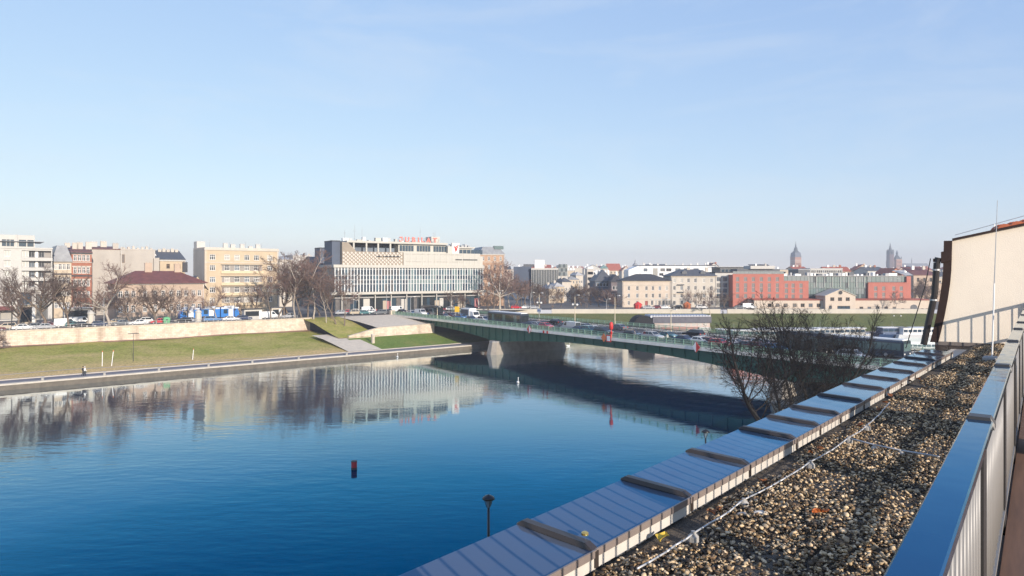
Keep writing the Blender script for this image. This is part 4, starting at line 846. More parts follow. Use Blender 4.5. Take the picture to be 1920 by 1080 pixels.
# three and four storey cream houses
Y = 262; zz = lambda y: hz(y,Y)-GL
a = px(1167,0,Y).to_2d(); w = px(1258,0,Y).x-a.x; h = zz(526); xs = [px(x,0,Y).x-a.x for x in (1179,1195,1212,1224,1237,1250)]
ops = grid(xs,[zz(544.5),zz(558.5)],1.0,1.75)+grid(xs[:2],[zz(572)],1.0,1.7)+[(xs[2]-.6,xs[2]+.6,.1,zz(563)-.2)]+grid([px(x,0,Y).x-a.x for x in (1222.5,1229.5,1236.5,1244,1250,1255)],[zz(572.5)],1.0,2.0)
t = building("town_house", P3(a,GL), 0, w, 13, h, beige, "three storey cream town house with dark roof above the far embankment", ops=ops, style='split', roof=('hip',M['darkroof'],2.6,.4), cornice=M['cream'], bands=[(zz(559.5)-.35,.2,M['pale']),(zz(535),.18,M['pale'])], sill=M['pale'])
MB().box(xs[2]-.55,xs[2]+.55,.1,.18,.1,zz(563)-.25).build("door", mat("oxblood_door",(.30,.06,.05),.5), t)
MB().box(px(1219.5,0,Y).x-a.x, px(1257.5,0,Y).x-a.x, -.14,-.003, zz(562.5), zz(561)).build("shop_sign", M['white'], t)
a = px(1258.5,0,Y).to_2d(); w = px(1343,0,Y).x-a.x; h = zz(517); xs = [px(x,0,Y).x-a.x for x in (1264.5,1278,1291,1304,1320,1334)]
t = building("town_house", P3(a,GL), 0, w, 14, h, M['pale'], "taller four storey cream house beside the three storey one", ops=grid(xs,[zz(530),zz(544),zz(558),zz(572)],1.05,1.75), style='split', roof=('hip',M['slate'],2.6,.4,.8), cornice=M['cream'], bands=[(zz(551.5),.2,M['cream'])], sill=M['pale'])
for i,(x,y) in enumerate(((1276,532),(1276,546))): MB().box(px(x,0,Y).x-a.x-1.2, px(x,0,Y).x-a.x+1.3, -.8,-.003, zz(y+2.5), zz(y)-.2).build("balcony", M['slate'], t)
for x in (1285,1320): 
    q = px(x,0,Y).x-a.x; MB().prism([(q-1,1.2,h+.5),(q+1,1.2,h+.5),(q+1,1.2,h+1.5),(q,1.2,h+2.2),(q-1,1.2,h+1.5)],(0,3,0)).build("dormer", M['slate'], t)
    chimney(t, q+2, 5, h+1.6, 1.2,.7,1.5,M['pale'])
# white grid office with the long flat penthouse roof
Yo = 263.5; zz = lambda y: hz(y,Yo)-GL
a = px(1341,0,Yo).to_2d(); w = px(1378,0,Yo).x-a.x; h = zz(512); cols = even(w,3,.3)
t = building("office_building", P3(a,GL), 0, w, 16, h, M['white'], "white grid fronted office between cream house and coral hotel", ops=grid(cols,[zz(y) for y in (527.5,539,549,559)],w/3-.7,1.7)+[(.4,w-.4,.2,4.2)], style='wide', fm=M['frameg'], gm=M['glassb'], roof=('flat',M['darkroof']))
a = px(1350,0,284).to_2d(); w = px(1452,0,284).x-a.x
t = building("office_building", P3(a,GL), 0, w, 12, hz(503,284)-GL, M['slate'], "long dark penthouse storey with thin overhanging flat roof behind the hotel", ops=grid(even(w,14,.5),[hz(510.5,284)-GL],1.3,1.3), style='plain', fm=M['frameg'], gm=M['glassb'], roof=('flat',M['white']))
MB().box(-1.5,w+.8,-1.2,12,hz(503,284)-GL+.46,hz(503,284)-GL+.7).build("roof_slab", M['greyroof'], t)
# white modern long block behind
Yw = 318; zz = lambda y: hz(y,Yw)-GL; a = px(1199,0,Yw).to_2d(); w = px(1342,0,Yw).x-a.x; h = zz(499)
wx = lambda x: px(x,0,Yw).x-a.x
t = building("apartment_building", P3(a,GL), 0, w, 13, h, M['whitepaint'], "long bright white modern block rising behind the cream town houses", ops=[(wx(1206.5),wx(1214),zz(509),zz(503)),(wx(1224),wx(1233),zz(520),zz(503)),(wx(1238),wx(1247),zz(509),zz(503)),(wx(1249),wx(1259),zz(509),zz(503)),(wx(1236),wx(1244),zz(517),zz(512)),(wx(1266),wx(1276),zz(509),zz(503)),(wx(1282),wx(1292),zz(509),zz(503)),(wx(1300),wx(1310),zz(509),zz(503)),(wx(1206.5),wx(1213),zz(519),zz(513.5))], style='wide', fm=M['frameg'], gm=M['glass'], roof=('flat',M['slate']))
MB().prism([(-5.2,0,-1),(-.01,0,-1),(-.01,0,h),(-.8,0,h),(-5.2,0,zz(506))],(0,13,0)).build("sloped_end", M['whitepaint'], t)
for i in range(9): chimney(t, 2+i*3.9+R.uniform(-.8,.8), 5, h+.2, R.uniform(.5,1.2), .6, R.uniform(.6,1.3), M['steel'], 1)
# coral hotel: two red blocks and a glass front between
Yh = 258; zz = lambda y: hz(y,Yh)-GL; a = px(1374,0,Yh).to_2d(); wx = lambda x: px(x,0,Yh).x-a.x
H = thing("hotel", P3(a,GL), 0, "modern hotel of coral red blocks joined by a greenish glass front", "building")
def red_block(x0, x1, yt, cols, rows, side, skip=()):
    mb = MB(); ops = []
    for x in cols:
        for i, y in enumerate(rows):
            if (x, y) in skip: continue
            ops.append((wx(x)-.62, wx(x)+.62, zz(y), zz(y)+1.65))
    face_grid(mb, TF, wx(x1), -1, zz(yt), ops, 0, .25, None, wx(x0)); w0, w1, h = wx(x0), wx(x1), zz(yt)
    mb.quad((w1,0,-1),(w1,16,-1),(w1,16,h),(w1,0,h)); mb.quad((w0,0,-1),(w0,0,h),(w0,5 if w0 < .1 else 16,h),(w0,5 if w0 < .1 else 16,-1)); mb.quad((w0,0,h),(w1,0,h),(w1,16,h),(w0,16,h)); mb.build("wall", M['hotel'], H)
    for o in ops: put_window(H, o[0], o[2], o[1]-o[0], o[3]-o[2], 'split', M['frameg'], mat("hotel_glass", (.16,.15,.14), .1, spec=.9))
    MB().box(w0-.05,w1+.05,-.08,.3,h,h+.3).build("parapet", M['hotel'], H)
red_block(1374,1469.8,515,(1383,1398,1412.5,1427.5,1442.5,1457.5),(527.5,539,547.5,559),0)
red_block(1470,1516,528,(1474.5,1487,1502),(539.5,549.5,560),1)
red_block(1628,1700,531,(1642,1657,1676,1690),(545,556.5,565.5),2)
MB().box(wx(1700.01),wx(1708),-.02,16,-1,zz(518)).build("end_wall", M['hotel'], H)
gb = MB().box(wx(1446),wx(1700),1.2,15,-1,zz(518)).build("glass_hall", mat("glass_hall_dark", (.11,.14,.14), .15, spec=.9, var=.4, scale=.15), H)
gp = {}
gm_ = [mat("hall_pane_%s" % s, c, .08, spec=.9) for s, c in (("green",(.16,.21,.20)),("grey",(.20,.23,.23)),("dim",(.07,.09,.10)))]
nb = 22; x0_, x1_ = wx(1517), wx(1627.5); bw = (x1_-x0_)/nb
pms = [[MB().box(.05,bw-.05,1.0,1.15,za,zb).mesh("glass_pane", m) for m in gm_] for za, zb in ((zz(562),zz(552)),(zz(551.5),zz(541)),(zz(540.5),zz(530)),(zz(529.5),zz(519)))]
for i in range(nb):
    for j in range(4): obj("glass_pane", pms[j][R.choice((0,0,1,2) if j else (1,2,2,0))], H, (x0_+i*bw,0,0))
for i in range(0, nb+1, 3): MB().box(x0_+i*bw-.06,x0_+i*bw+.06,.7,1.1,zz(538),zz(519)).build("glass_fin", M['white'], H)
tp = MB().box(.04,1.6,.85,1.0,zz(528.5),zz(518.5)).mesh("glass_pane", gm_[1]); tp2 = MB().box(.04,1.6,.85,1.0,zz(528.5),zz(518.5)).mesh("glass_pane", gm_[0])
for x_a, x_b, yb in ((1470.5,1516,0),(1628.5,1699,0)):
    q = wx(x_a)
    while q < wx(x_b)-1: obj("glass_pane", tp if R.random() < .6 else tp2, H, (q, 0, 0)); q += 1.66
MB().box(wx(1440),wx(1702),.6,15.5,zz(518),zz(517)).build("roof", M['greyroof'], H)
for k in range(34):
    x = wx(1440)+k*1.55*(1-.0)+R.uniform(-.3,.3); b = MB(); ww = R.uniform(.5,1.8); b.box(x,x+ww,5,7,zz(517),zz(517)+R.uniform(.4,1.3)); b.build("roof_plant", [M['whitepaint'],M['steel'],M['slate'],M['greyroof']][k % 4], H)
# glass railing on the left block roof
for k in range(13):
    x = wx(1375)+k*1.52; MB().box(x,x+1.46,.4,.45,zz(515)+.32,zz(515)+1.3).build("roof_railing_pane", gm_[1], H)
MB().box(wx(1392),wx(1474),6,14,zz(515),zz(504)).build("roof_storey", M['slate'], H); MB().box(wx(1416),wx(1462),5,13,zz(504),zz(498)).build("roof_storey", M['white'], H)
# long low beige wall building with small windows and an arched gate
Yb = 251; zz = lambda y: hz(y,Yb)-GL; a = px(1414,0,Yb).to_2d(); w = px(1746,0,Yb).x-a.x; wx = lambda x: px(x,0,Yb).x-a.x
h = zz(563); ops = []
for x in (1443,1458,1473,1490,1505,1520,1535): ops.append((wx(x)-.75,wx(x)+.75,zz(576),zz(569)))
for x in (1615,1630,1645.5,1661.5,1677,): ops.append((wx(x)-.7,wx(x)+.7,zz(582.5),zz(575)))
for x in (1692.5,1729,1738): ops.append((wx(x)-.5,wx(x)+.5,zz(583.5),zz(578)))
ops.append((wx(1707.5),wx(1719.5),zz(585),zz(576)))
t = building("low_riverside_building", P3(a,GL), 0, w, 6.8, h, beige, "long low beige building with small square windows below the coral hotel", ops=ops, style='split', fm=M['framed'], roof=('mono',M['tile'],.3), z0=-1.5)
g = MB(); cx_ = wx(1713.5); pts = [(cx_+math.cos(i*math.pi/10)*1.35, -.02, zz(576.5)+math.sin(i*math.pi/10)*1.1) for i in range(11)]
g.prism(pts+[(cx_-1.35,-.02,zz(585)),(cx_+1.35,-.02,zz(585))], (0,.1,0)); g.build("arched_gate", M['slate'], t)
MB().box(-.05,w,-.35,-.003,-1.6,zz(584.8)).build("plinth", M['pale'], t)
# pediment gatehouse
Yp = 249; zz = lambda y: hz(y,Yp)-GL; a = px(1547.5,0,Yp).to_2d(); w = px(1604,0,Yp).x-a.x; wx = lambda x: px(x,0,Yp).x-a.x
t = building("gate_house", P3(a,GL), 0, w, 8, zz(554.5), beige, "cream gatehouse with triangular pediment and round window before the glass hotel", ops=[(wx(x)-.75,wx(x)+.75,zz(564.5),zz(557.5)) for x in (1560.5,1575,1589.5)]+[(wx(1570),wx(1594),-.4,zz(573.5)),(wx(1554),wx(1560),-.2,zz(573))], style='split', fm=M['framed'], roof=('cross',M['pale'],2.55), z0=-1.0)
MB().lathe([(.72,0),(.72,.12)], 14).build("round_window", M['glass'], t, loc=(w/2,-.05,zz(548.5))).rotation_euler = (math.pi/2,0,0)
b = MB(); b.lathe([(.92,0),(.92,.08),(.74,.1),(.74,0)], 14); o = b.build("window_surround", M['pale'], t, loc=(w/2,-.01,zz(548.5))); o.rotation_euler = (math.pi/2,0,0)
for i in range(3):
    q = wx(1570)+.1+i*(wx(1594)-wx(1570))/3; pts = [(q+.75+math.cos(k*math.pi/8)*.72, 0, zz(577.5)+math.sin(k*math.pi/8)*.75) for k in range(9)]+[(q+.03,0,-.4),(q+1.47,0,-.4)]
    MB().prism(pts,(0,.06,0)).build("arch_window", M['glassb'], t, loc=(0,.1,0))
# dark blue glass office
Yg = 332; zz = lambda y: hz(y,Yg)-GL; a = px(997,0,Yg).to_2d(); w = px(1046,0,Yg).x-a.x
t = thing("office_building", P3(a,GL), 0, "dark blue glass office with white fins and pale rooftop cabin", "building")
h = zz(506); MB().box(.2,w-.2,.3,18,-1,h).build("wall", mat("office_dark_blue", (.05,.085,.12), .2, spec=.8, var=.3, scale=.2), t)
for i in range(17): MB().box(i*w/16-.09,i*w/16+.09,-.25,.3,1,h).build("fin", M['white'], t)
for i in range(16): MB().box(i*w/16+.15,(i+1)*w/16-.15,.18,.29,2,h-.4).build("pane", [gm_[2],M['glassb'],gm_[2]][i % 3], t)
MB().box(-.3,w+.2,-.4,18.2,h,h+.9).build("roof", M['white'], t); MB().box(-9,-.1,2,18,-1,zz(500)).build("side_wing", jn, t)  # side wing's navy stands for the office's left face in shade
MB().box(1.6,6.5,4,10,h+.9,zz(487)).build("roof_cabin", M['whitepaint'], t); MB().box(-4,1.2,5,10,zz(500),zz(495)).build("roof_plant", M['slate'], t)
for i in range(4):
    for j in range(3): MB().box(w+.4+i*1.1,w+1.4+i*1.1,.2,.5,zz(517)+j*2.0,zz(517)+j*2+1.8).build("grid_pane", gm_[1] if (i+j) % 2 else gm_[2], t)
MB().box(w+.2,w+5.0,.5,14,-1,zz(497)).build("grid_wing", M['white'], t)
# street of cream houses running back
for i, (x0, x1, Yk, yt, mm, lab) in enumerate(((1029,1043,296,541,'cream',"narrow cream house at the river end of the receding street"),(1040,1058,303,537,'yellow',"cream yellow house, second along the receding street"),(1054,1071,318,528,'pale',"pale bay fronted house midway along the receding street"),(1066,1086,338,524,'cream',"sunlit cream house further up the receding street"),(1080,1094,360,516,'pale',"pinkish pale house at the far end of the receding street"))):
    t, w, h = br("town_house", x0, x1, Yk, yt, 9, M[mm], lab, rows=5, cols=3, ww=.9, wh=1.5, first=2, step=3.1, mg=.2, rz=.35, roof=('hip',[M['tin'],M['greyroof'],M['slate']][i % 3],1.8,.3), style='split', group=None)
    chimney(t, w*.3, 4, h+.8, 1.,.6,1.6)
for i, (x0, x1, Yk, yt, mm, rf, lab) in enumerate(((1064,1092,420,503,'pale','flat',"pale stepped flats above the receding street"),(1062,1080,395,508,'cream','flat',"cream terraced flats in front of the pale stepped flats"),(1101,1113,400,505,'pale','flat',"slim pale house with grey flat roof in the gap of the street"),)):
    t, w, h = br("apartment_building", x0, x1, Yk, yt, 12, M[mm], lab, rows=4, cols=4, ww=1.2, wh=1.6, first=h*.2, step=3.3, roof=(rf,M['greyroof']), close=True)
    for k in range(3): chimney(t, 1+k*w/3.5, 5, h+.1, 1.,.6,1.3, M['whitepaint'])
# dark shaded houses beyond the trees
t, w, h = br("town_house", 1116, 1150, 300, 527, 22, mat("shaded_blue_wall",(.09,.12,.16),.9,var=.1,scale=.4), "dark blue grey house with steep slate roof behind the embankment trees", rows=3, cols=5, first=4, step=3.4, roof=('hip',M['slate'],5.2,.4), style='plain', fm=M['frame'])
for k in range(5): chimney(t, 1+k*1.5, 6+k, h+2.6, .8,.6,2.2, M['whitepaint'],1)
t, w, h = br("town_house", 1146, 1166, 290, 528, 14, mat("brown_shaded_wall",(.17,.14,.14),.9,var=.1,scale=.4), "brown grey house with dark hip roof beside the cream town house", rows=4, cols=3, first=3, step=3.2, roof=('hip',M['darkroof'],3.2,.4), style='plain')
chimney(t, w*.55, 4, h+1.6, .8,.7,2.6, M['whitepaint'],1)
# orange gabled house behind the hotel, white low blocks
br("town_house", 1664, 1697, 330, 517.5, 14, mat("orange_gable_wall",(.50,.24,.14),.9,var=.08,scale=.4), "house with bright orange triangular gable above the hotel roof", roof=('cross',M['tile'],4.0))
t, w, h = br("apartment_building", 1519, 1580, 330, 504.5, 12, M['white'], "long white flat roofed block behind the glass hotel front", rows=1, cols=16, ww=.9, wh=1.5, first=hz(512,330)-GL, roof=('flat',M['greyroof']), style='plain')
br("apartment_building", 1497, 1519, 325, 506, 12, M['slate'], "low dark slate block left of the long white one", roof=('flat',M['tin']))
# far old town
def far(name, x0, x1, Y, yt, mm, rf, lab, d=12, cat="building", rows=None, chim=2, group=None):
    a = px(x0,0,Y).to_2d(); w = px(x1,0,Y).x-a.x; h = hz(yt,Y)-GL
    nr = max(1,int((h-2)/3.6)); nc = max(2,int(w/3.2)); ops = grid(even(w,nc,.6),[h-2.8-3.5*i for i in range(min(nr,3))],1.1,1.7)
    t = building(name, P3(a,GL), R.uniform(-.12,.12), w, d, h, mm, lab, cat, ops=ops, roof=rf, close=True, group=group)
    for k in range(chim): chimney(t, w*(.2+.5*k/max(1,chim-1)), d*.45, h+(rf[2]*.7 if len(rf) > 2 else .2), 1.1,.7,1.5,[M['whitepaint'],M['pale'],M['brick']][k % 3],1)
    return t
far("church", 1141, 1166, 620, 507, M['cream'], ('gable',M['tile'],6.5), "church with broad red tiled roof on the old town skyline", 16, chim=0)
far("town_house", 1166, 1182, 560, 508, M['pale'], ('cross',M['tile'],4.), "pale gabled house right of the red roofed church")
far("town_house", 1126, 1140, 600, 503, M['pale'], ('hip',mat("verdigris_roof",(.16,.26,.23),.6,var=.2,scale=.5),3.), "pale house with green copper roof left of the red roofed church")
far("town_house", 1110, 1126, 520, 508, M['whitepaint'], ('flat',M['tin']), "bright white low block left of the green copper roof")
t = far("church", 1186, 1200, 700, 503, M['pale'], ('hip',M['slate'],2.), "church with grey ribbed dome peeking over the white modern block", 9, chim=0)
MB().lathe([(3.6,0),(3.6,1.2),(3.2,2.8),(2.2,4.6),(.9,5.6),(.7,6.6),(.7,7.4),(.1,9.5)], 14, (4,4.5,hz(503,700)-GL)).build("dome", M['tin'], t, smooth=True)
# ------------------------------------------------------------------ towers of the old town
brk = mat("old_tower_brick", (.36,.19,.13), .9, var=.15, scale=.3); brd = mat("shaded_church_brick", (.15,.11,.11), .9, var=.15, scale=.3); cop = mat("dark_copper", (.06,.075,.085), .6)  # church brick darkened, the tall tower's shade put into its colour
Yt = 1330; x0 = (1492-CX)/F*Yt; k = Yt/F
t = thing("town_hall_tower", (x0,Yt,GL), .25, "square brick town hall tower with dark stepped helmet and thin spire", "tower"); hb_ = hz(482,Yt)-GL; ht = hz(486.5,Yt)-GL
b = MB(); face_grid(b, lambda a,d,z: (a-7.3,d-7.3,z), 14.6, 0, hb_, [(2.5,4.8,hb_-20,hb_-12),(6.1,8.5,hb_-20,hb_-12),(9.8,12.1,hb_-20,hb_-12)], 0, 1, 0)
b.quad((7.3,-7.3,0),(7.3,7.3,0),(7.3,7.3,hb_),(7.3,-7.3,hb_)); b.quad((-7.3,-7.3,0),(-7.3,-7.3,hb_),(-7.3,7.3,hb_),(-7.3,7.3,0)); b.quad((-7.3,7.3,0),(-7.3,7.3,hb_),(7.3,7.3,hb_),(7.3,7.3,0)); b.build("tower_shaft", brk, t)
for z in (hb_-7, hb_-10.5): MB().box(-7.6,7.6,-7.6,7.6,z,z+.9).build("stone_band", M['pale'], t)
MB().loft([[(-r,-r,z),(r,-r,z),(r,r,z),(-r,r,z)] for r, z in ((7.9,hb_),(7.9,hb_+1),(6.6,hb_+1.4),(6.4,hb_+9))]).build("belfry", mat("slate_blue_belfry",(.12,.14,.18),.7), t)
MB().lathe([(6.6,0),(6.0,1.5),(4.0,3.5),(3.2,6),(3.6,6.6),(3.0,9),(1.4,11),(1.1,13.5),(1.5,14.2),(.7,16),(.25,22)], 8, (0,0,hb_+9)).build("helmet", cop, t)
for sx in (-1,1):
    for sy in (-1,1): MB().lathe([(1.,0),(1.,2),(.1,6)], 6, (sx*6.3,sy*6.3,hb_+1)).build("corner_turret", cop, t)
Ym = 1480; x0 = (1673-CX)/F*Ym; s = Ym/F; bz = lambda y: hz(y,Ym)-GL
t = thing("basilica", (x0,Ym,GL), .12, "twin towered brick basilica with tall crowned spire on the horizon", "church")
b = MB(); b.lathe([(8.2,0),(8.2,bz(489)),(7.6,bz(489)+.5),(7.4,bz(477))], 8, (-5,0,0)); b.build("tower_shaft", brd, t)
MB().lathe([(8,bz(477)),(7.2,bz(476)),(4.6,bz(473)),(3.2,bz(468)),(1.9,bz(464)),(1.2,bz(461)),(.2,bz(455))], 8, (-5,0,0)).build("spire", cop, t)
for i in range(8):
    an = i*math.pi/4; MB().lathe([(1.2,bz(477)),(1.2,bz(473.5)),(1.5,bz(473)),(.1,bz(467.5))], 6, (-5+math.cos(an)*6.3,math.sin(an)*6.3,0)).build("spirelet", cop, t)
b = MB(); b.box(5.5,19,-6,8,0,bz(486.5)); b.build("tower_shaft", brk, t); MB().box(5.2,19.3,-6.3,8.3,bz(486.5),bz(486)).build("cornice", M['pale'], t)
for q in (8,11.2,14.5): 
    for yy in (490,497): MB().box(q,q+1.5,-6.1,-5.9,bz(yy+3),bz(yy)).build("belfry_window", M['darkroof'], t)
MB().lathe([(8.2,bz(486)),(6.8,bz(484)),(4.4,bz(481)),(2.2,bz(478)),(2.2,bz(475)),(2.8,bz(474.5)),(1.2,bz(472)),(.2,bz(468.5))], 8, (12,1,0)).build("helmet", cop, t)
for sx in (6.5,17.8): MB().lathe([(1.1,bz(486)),(1.1,bz(483.5)),(.1,bz(480.5))], 6, (sx,-5,0)).build("corner_turret", cop, t)
nv = MB(); L0, L1 = 20, 98; nv.box(L0,L1,0,18,0,bz(505)); nv.build("nave_wall", brd, t); MB().prism([(L0,-.5,bz(505)),(L0,9,bz(493.5)),(L0,18.5,bz(505))],(L1-L0-6,0,0)).build("nave_roof", mat("blue_grey_nave_roof",(.17,.18,.20),.7,var=.1,scale=.2), t)
MB().lathe([(1.1,bz(497)),(1.1,bz(490)),(1.5,bz(489.5)),(.1,bz(482))], 6, (54,9,0)).build("ridge_turret", M['tin'], t)
# ------------------------------------------------------------------ roofscape between the river and the towers: every house its own
wallc = [M['cream'],M['pale'],M['white'],M['peach'],M['blank'],M['yellow']]; roofc = [M['tile'],M['slate'],M['tin'],M['darkroof'],M['redroof'],M['greyroof']]
wn_ = {id(M['cream']):"cream",id(M['pale']):"pale",id(M['white']):"white",id(M['peach']):"peach",id(M['blank']):"beige",id(M['yellow']):"yellow"}
rn_ = {id(M['tile']):"clay tiled",id(M['slate']):"slate grey",id(M['tin']):"grey tin",id(M['darkroof']):"black",id(M['redroof']):"dark red",id(M['greyroof']):"pale grey"}
marks = [(-1e9,"far beyond the left street"),(600,"behind the store"),(960,"behind the blue glass office"),(1064,"behind the receding street"),(1180,"behind the white modern block"),(1345,"behind the penthouse roof"),(1450,"below the town hall tower"),(1515,"behind the glass hotel"),(1600,"left of the orange gable"),(1700,"below the long basilica roof")]
used = {}
def filler(x0, x1, ylo, yhi, Y0, Y1, n):
    for i in range(n):
        x = x0+(x1-x0)*(i+R.uniform(.1,.9))/n; Y = R.uniform(Y0,Y1); wpx = R.uniform(11,20)*500/Y
        wm_ = R.choice(wallc); rm = R.choice(roofc); kind = R.choice(('gable','hip','flat','cross','mono'))
        rf = (kind, rm) if kind == 'flat' else (kind, rm, R.uniform(2,4.2)); near = [m_ for c, m_ in marks if x >= c][-1]
        f = "flat" if kind == 'flat' else {"gable":"pitched","hip":"hipped","cross":"gabled","mono":"lean-to"}[kind]
        lab = f"{wn_[id(wm_)]} far house with {rn_[id(rm)]} {f} roof {near}"
        c = used.get(lab, 0); used[lab] = c+1
        if c: lab = lab.replace("far house", ["far house","small far house","broad far house","low far house","plain far house"][min(c,4)])
        far("far_house", x-wpx, x+wpx, Y, R.uniform(ylo,yhi), wm_, rf, lab, R.uniform(9,14), chim=R.choice((1,2,2,3)), group="far houses of the old town skyline")
filler(940, 1120, 502, 507, 430, 760, 9)
filler(1100, 1345, 503, 510, 420, 800, 14)
filler(1345, 1520, 503, 509, 380, 800, 9)
filler(1560, 1790, 504, 512, 340, 800, 17)
filler(1700, 1800, 514, 535, 290, 420, 8)
filler(-40, 300, 478, 486, 300, 330, 6)
filler(520, 620, 486, 496, 300, 420, 5)
# ------------------------------------------------------------------ green girder bridge
BA = Vector((-38.,213.)); BE = Vector((.5936,-.8048)); BQ = Vector((.8048,.5936)); ba = math.atan2(BE.y,BE.x)    # local x along the bridge, local y = away from the viewer
BRW = 23.0; DZ = 7.15; BL = 168
bridge = thing("bridge", P3(BA,0), ba, "green steel girder road bridge crossing the river on stone faced piers", "bridge")
# local +y must point away from the viewer: rotate frame so that x runs along BE and y along BQ
def depth(s):                                          # girder depth, haunched over the piers
    return 1.55 + 2.2*max(0,1-abs(s-56)/32)**1.7 + 1.9*max(0,1-abs(s-135)/32)**1.7
ss = [ -2+i*3.0 for i in range(58)]
gl = []
for y in (1.5, 6.5, 11.5, 16.5, 21.3):
    g = MB(); rings = [[(s,y,DZ-.35),(s,y+.5,DZ-.35),(s,y+.5,DZ-.35-depth(s)),(s,y,DZ-.35-depth(s))] for s in ss]
    g.loft(rings); g.build("girder", M['greenp'], bridge)
    f = MB(); f.loft([[(s,y-.22,DZ-.35-depth(s)+.002),(s,y+.72,DZ-.35-depth(s)+.002),(s,y+.72,DZ-.5-depth(s)),(s,y-.22,DZ-.5-depth(s))] for s in ss]); f.build("girder_flange", M['greenp'], bridge)
stf = MB()
for s in range(1, 168, 3): MB().box(s,s+.09,1.30,1.495,DZ-.35-depth(s),DZ-.4).build("stiffener", M['greenp'], bridge)
MB().box(-4,BL,.0,BRW,DZ-.36,DZ-.06).build("deck", M['conc'], bridge)
MB().box(-4,BL,2.6,BRW-2.6,DZ-.059,DZ-.02).build("roadway", M['asph'], bridge)
for y0,y1 in ((.25,2.6),(BRW-2.6,BRW-.25)): MB().box(-4,BL,y0,y1,DZ-.058,DZ+.14).build("sidewalk", M['pave'], bridge)
lipm = mat("pale_bridge_cornice", (.80,.74,.64), .85, var=.12, scale=.8, stain=.3)
for y0,y1 in ((-.35,.25),(BRW-.25,BRW+.35)):
    for i in range(28): MB().box(-4+i*6.14,-4+i*6.14+6.11,y0,y1,DZ-.40,DZ+.16).build("cornice_stone", lipm, bridge)
# lane markings
lm = MB()
for y in (7.2,15.8):
    for i in range(20): MB().box(i*8.2,i*8.2+3,y-.07,y+.07,DZ-.018,DZ-.012).build("lane_mark", M['whitepaint'], bridge)
# railings: posts and rails, bars joined
pm0 = MB().box(-.06,.06,-.06,.06,0,1.12).mesh("railing_post", M['greenl'])
for y in (-.1, BRW+.1):
    for i in range(85): obj("railing_post", pm0, bridge, (-2+i*2.0,y,DZ+.15))
    for z in (.12,.58,1.06): MB().box(-3,BL,y-.04,y+.04,DZ+.15+z,DZ+.15+z+.07).build("railing_bar", M['greenl'], bridge)
    b = MB()
    for i in range(85*13): x = -2+i*2.0/13; b.box(x-.017,x+.017,y-.012,y+.012,DZ+.2,DZ+1.22)
    tag(b.build("railing_balusters", M['greenl'], bridge), kind="stuff")
# crash barrier along the far pavement: dark beam with white blocks
for y in (BRW-2.9, 2.9):
    MB().box(-2,BL,y-.04,y+.04,DZ+.55,DZ+.72).build("crash_beam", M['dark'], bridge); MB().box(-2,BL,y-.05,y+.05,DZ+.86,DZ+.92).build("crash_beam", M['dark'], bridge)
    for i in range(76):
        if y > 5: MB().box(i*2.2,i*2.2+.55,y-.09,y-.041,DZ+.12,DZ+.5).build("barrier_block", M['white'], bridge)
        if i % 2 == 0: MB().box(i*2.2+.8,i*2.2+.9,y-.06,y+.06,DZ-.05,DZ+.86).build("crash_post", M['steel'], bridge)
# piers
for s, nm in ((56,0),(135,1)):
    p = MB(); rings = []
    for z, sx, n0, n1 in ((-1.5,2.1,-1.7,24),(0,2.0,-1.4,23.6),(3.0,1.5,-.7,22.8)):
        rings.append([(s-sx,n0+sx*.55,z),(s-sx*.45,n0,z),(s+sx*.45,n0,z),(s+sx,n0+sx*.55,z),(s+sx,n1-1,z),(s+sx*.4,n1,z),(s-sx*.4,n1,z),(s-sx,n1-1,z)])
    p.loft(rings); pr = p.build("pier", mat('grey_pier_masonry',(.30,.265,.22),.9,var=.2,scale=.8,bump=.5,bscale=2,stain=.4), bridge)
    pc = MB(); pc.loft([[(x+(x-s)*.06,y,z) for x,y,_ in rings[2]] for z in (3.0,3.3)]); pc.build("pier_cap", M['conc'], bridge)
    for y in (1.75,6.75,11.75,16.75,21.5): MB().box(s-.5,s+.5,y-.4,y+.5,3.3,DZ-.5-depth(s)+.02).build("bearing", M['conc'], bridge)
for z in (1.0,2.0,3.0):
    pass
# abutment on the left bank
ab = MB(); ab.prism([(-9,.6,0),(9.5,.6,0),(9.5,.6,4.6),(4,.6,4.8),(4,.6,DZ-.4),(-9,.6,DZ-.4)],(0,BRW-1.2,0)); ab.build("abutment", M['stoned'], bridge)
MB().box(-1.6,-.2,-.7,.9,4.0,DZ+1.45).build("end_pillar", M['stone'], bridge); MB().box(-9,-1.61,-.3,.3,4,DZ+.9).build("wing_wall", M['stone'], bridge)
MB().box(120+38,BL+14,.3,BRW-.3,0,DZ-.4).build("abutment", M['stoned'], bridge)
def bp(x, q):                                          # a point on the bridge under photo column x, q metres in from the near edge
    v = ray_line(x, BA+BQ*q, BE); return P3(v, DZ-.02)
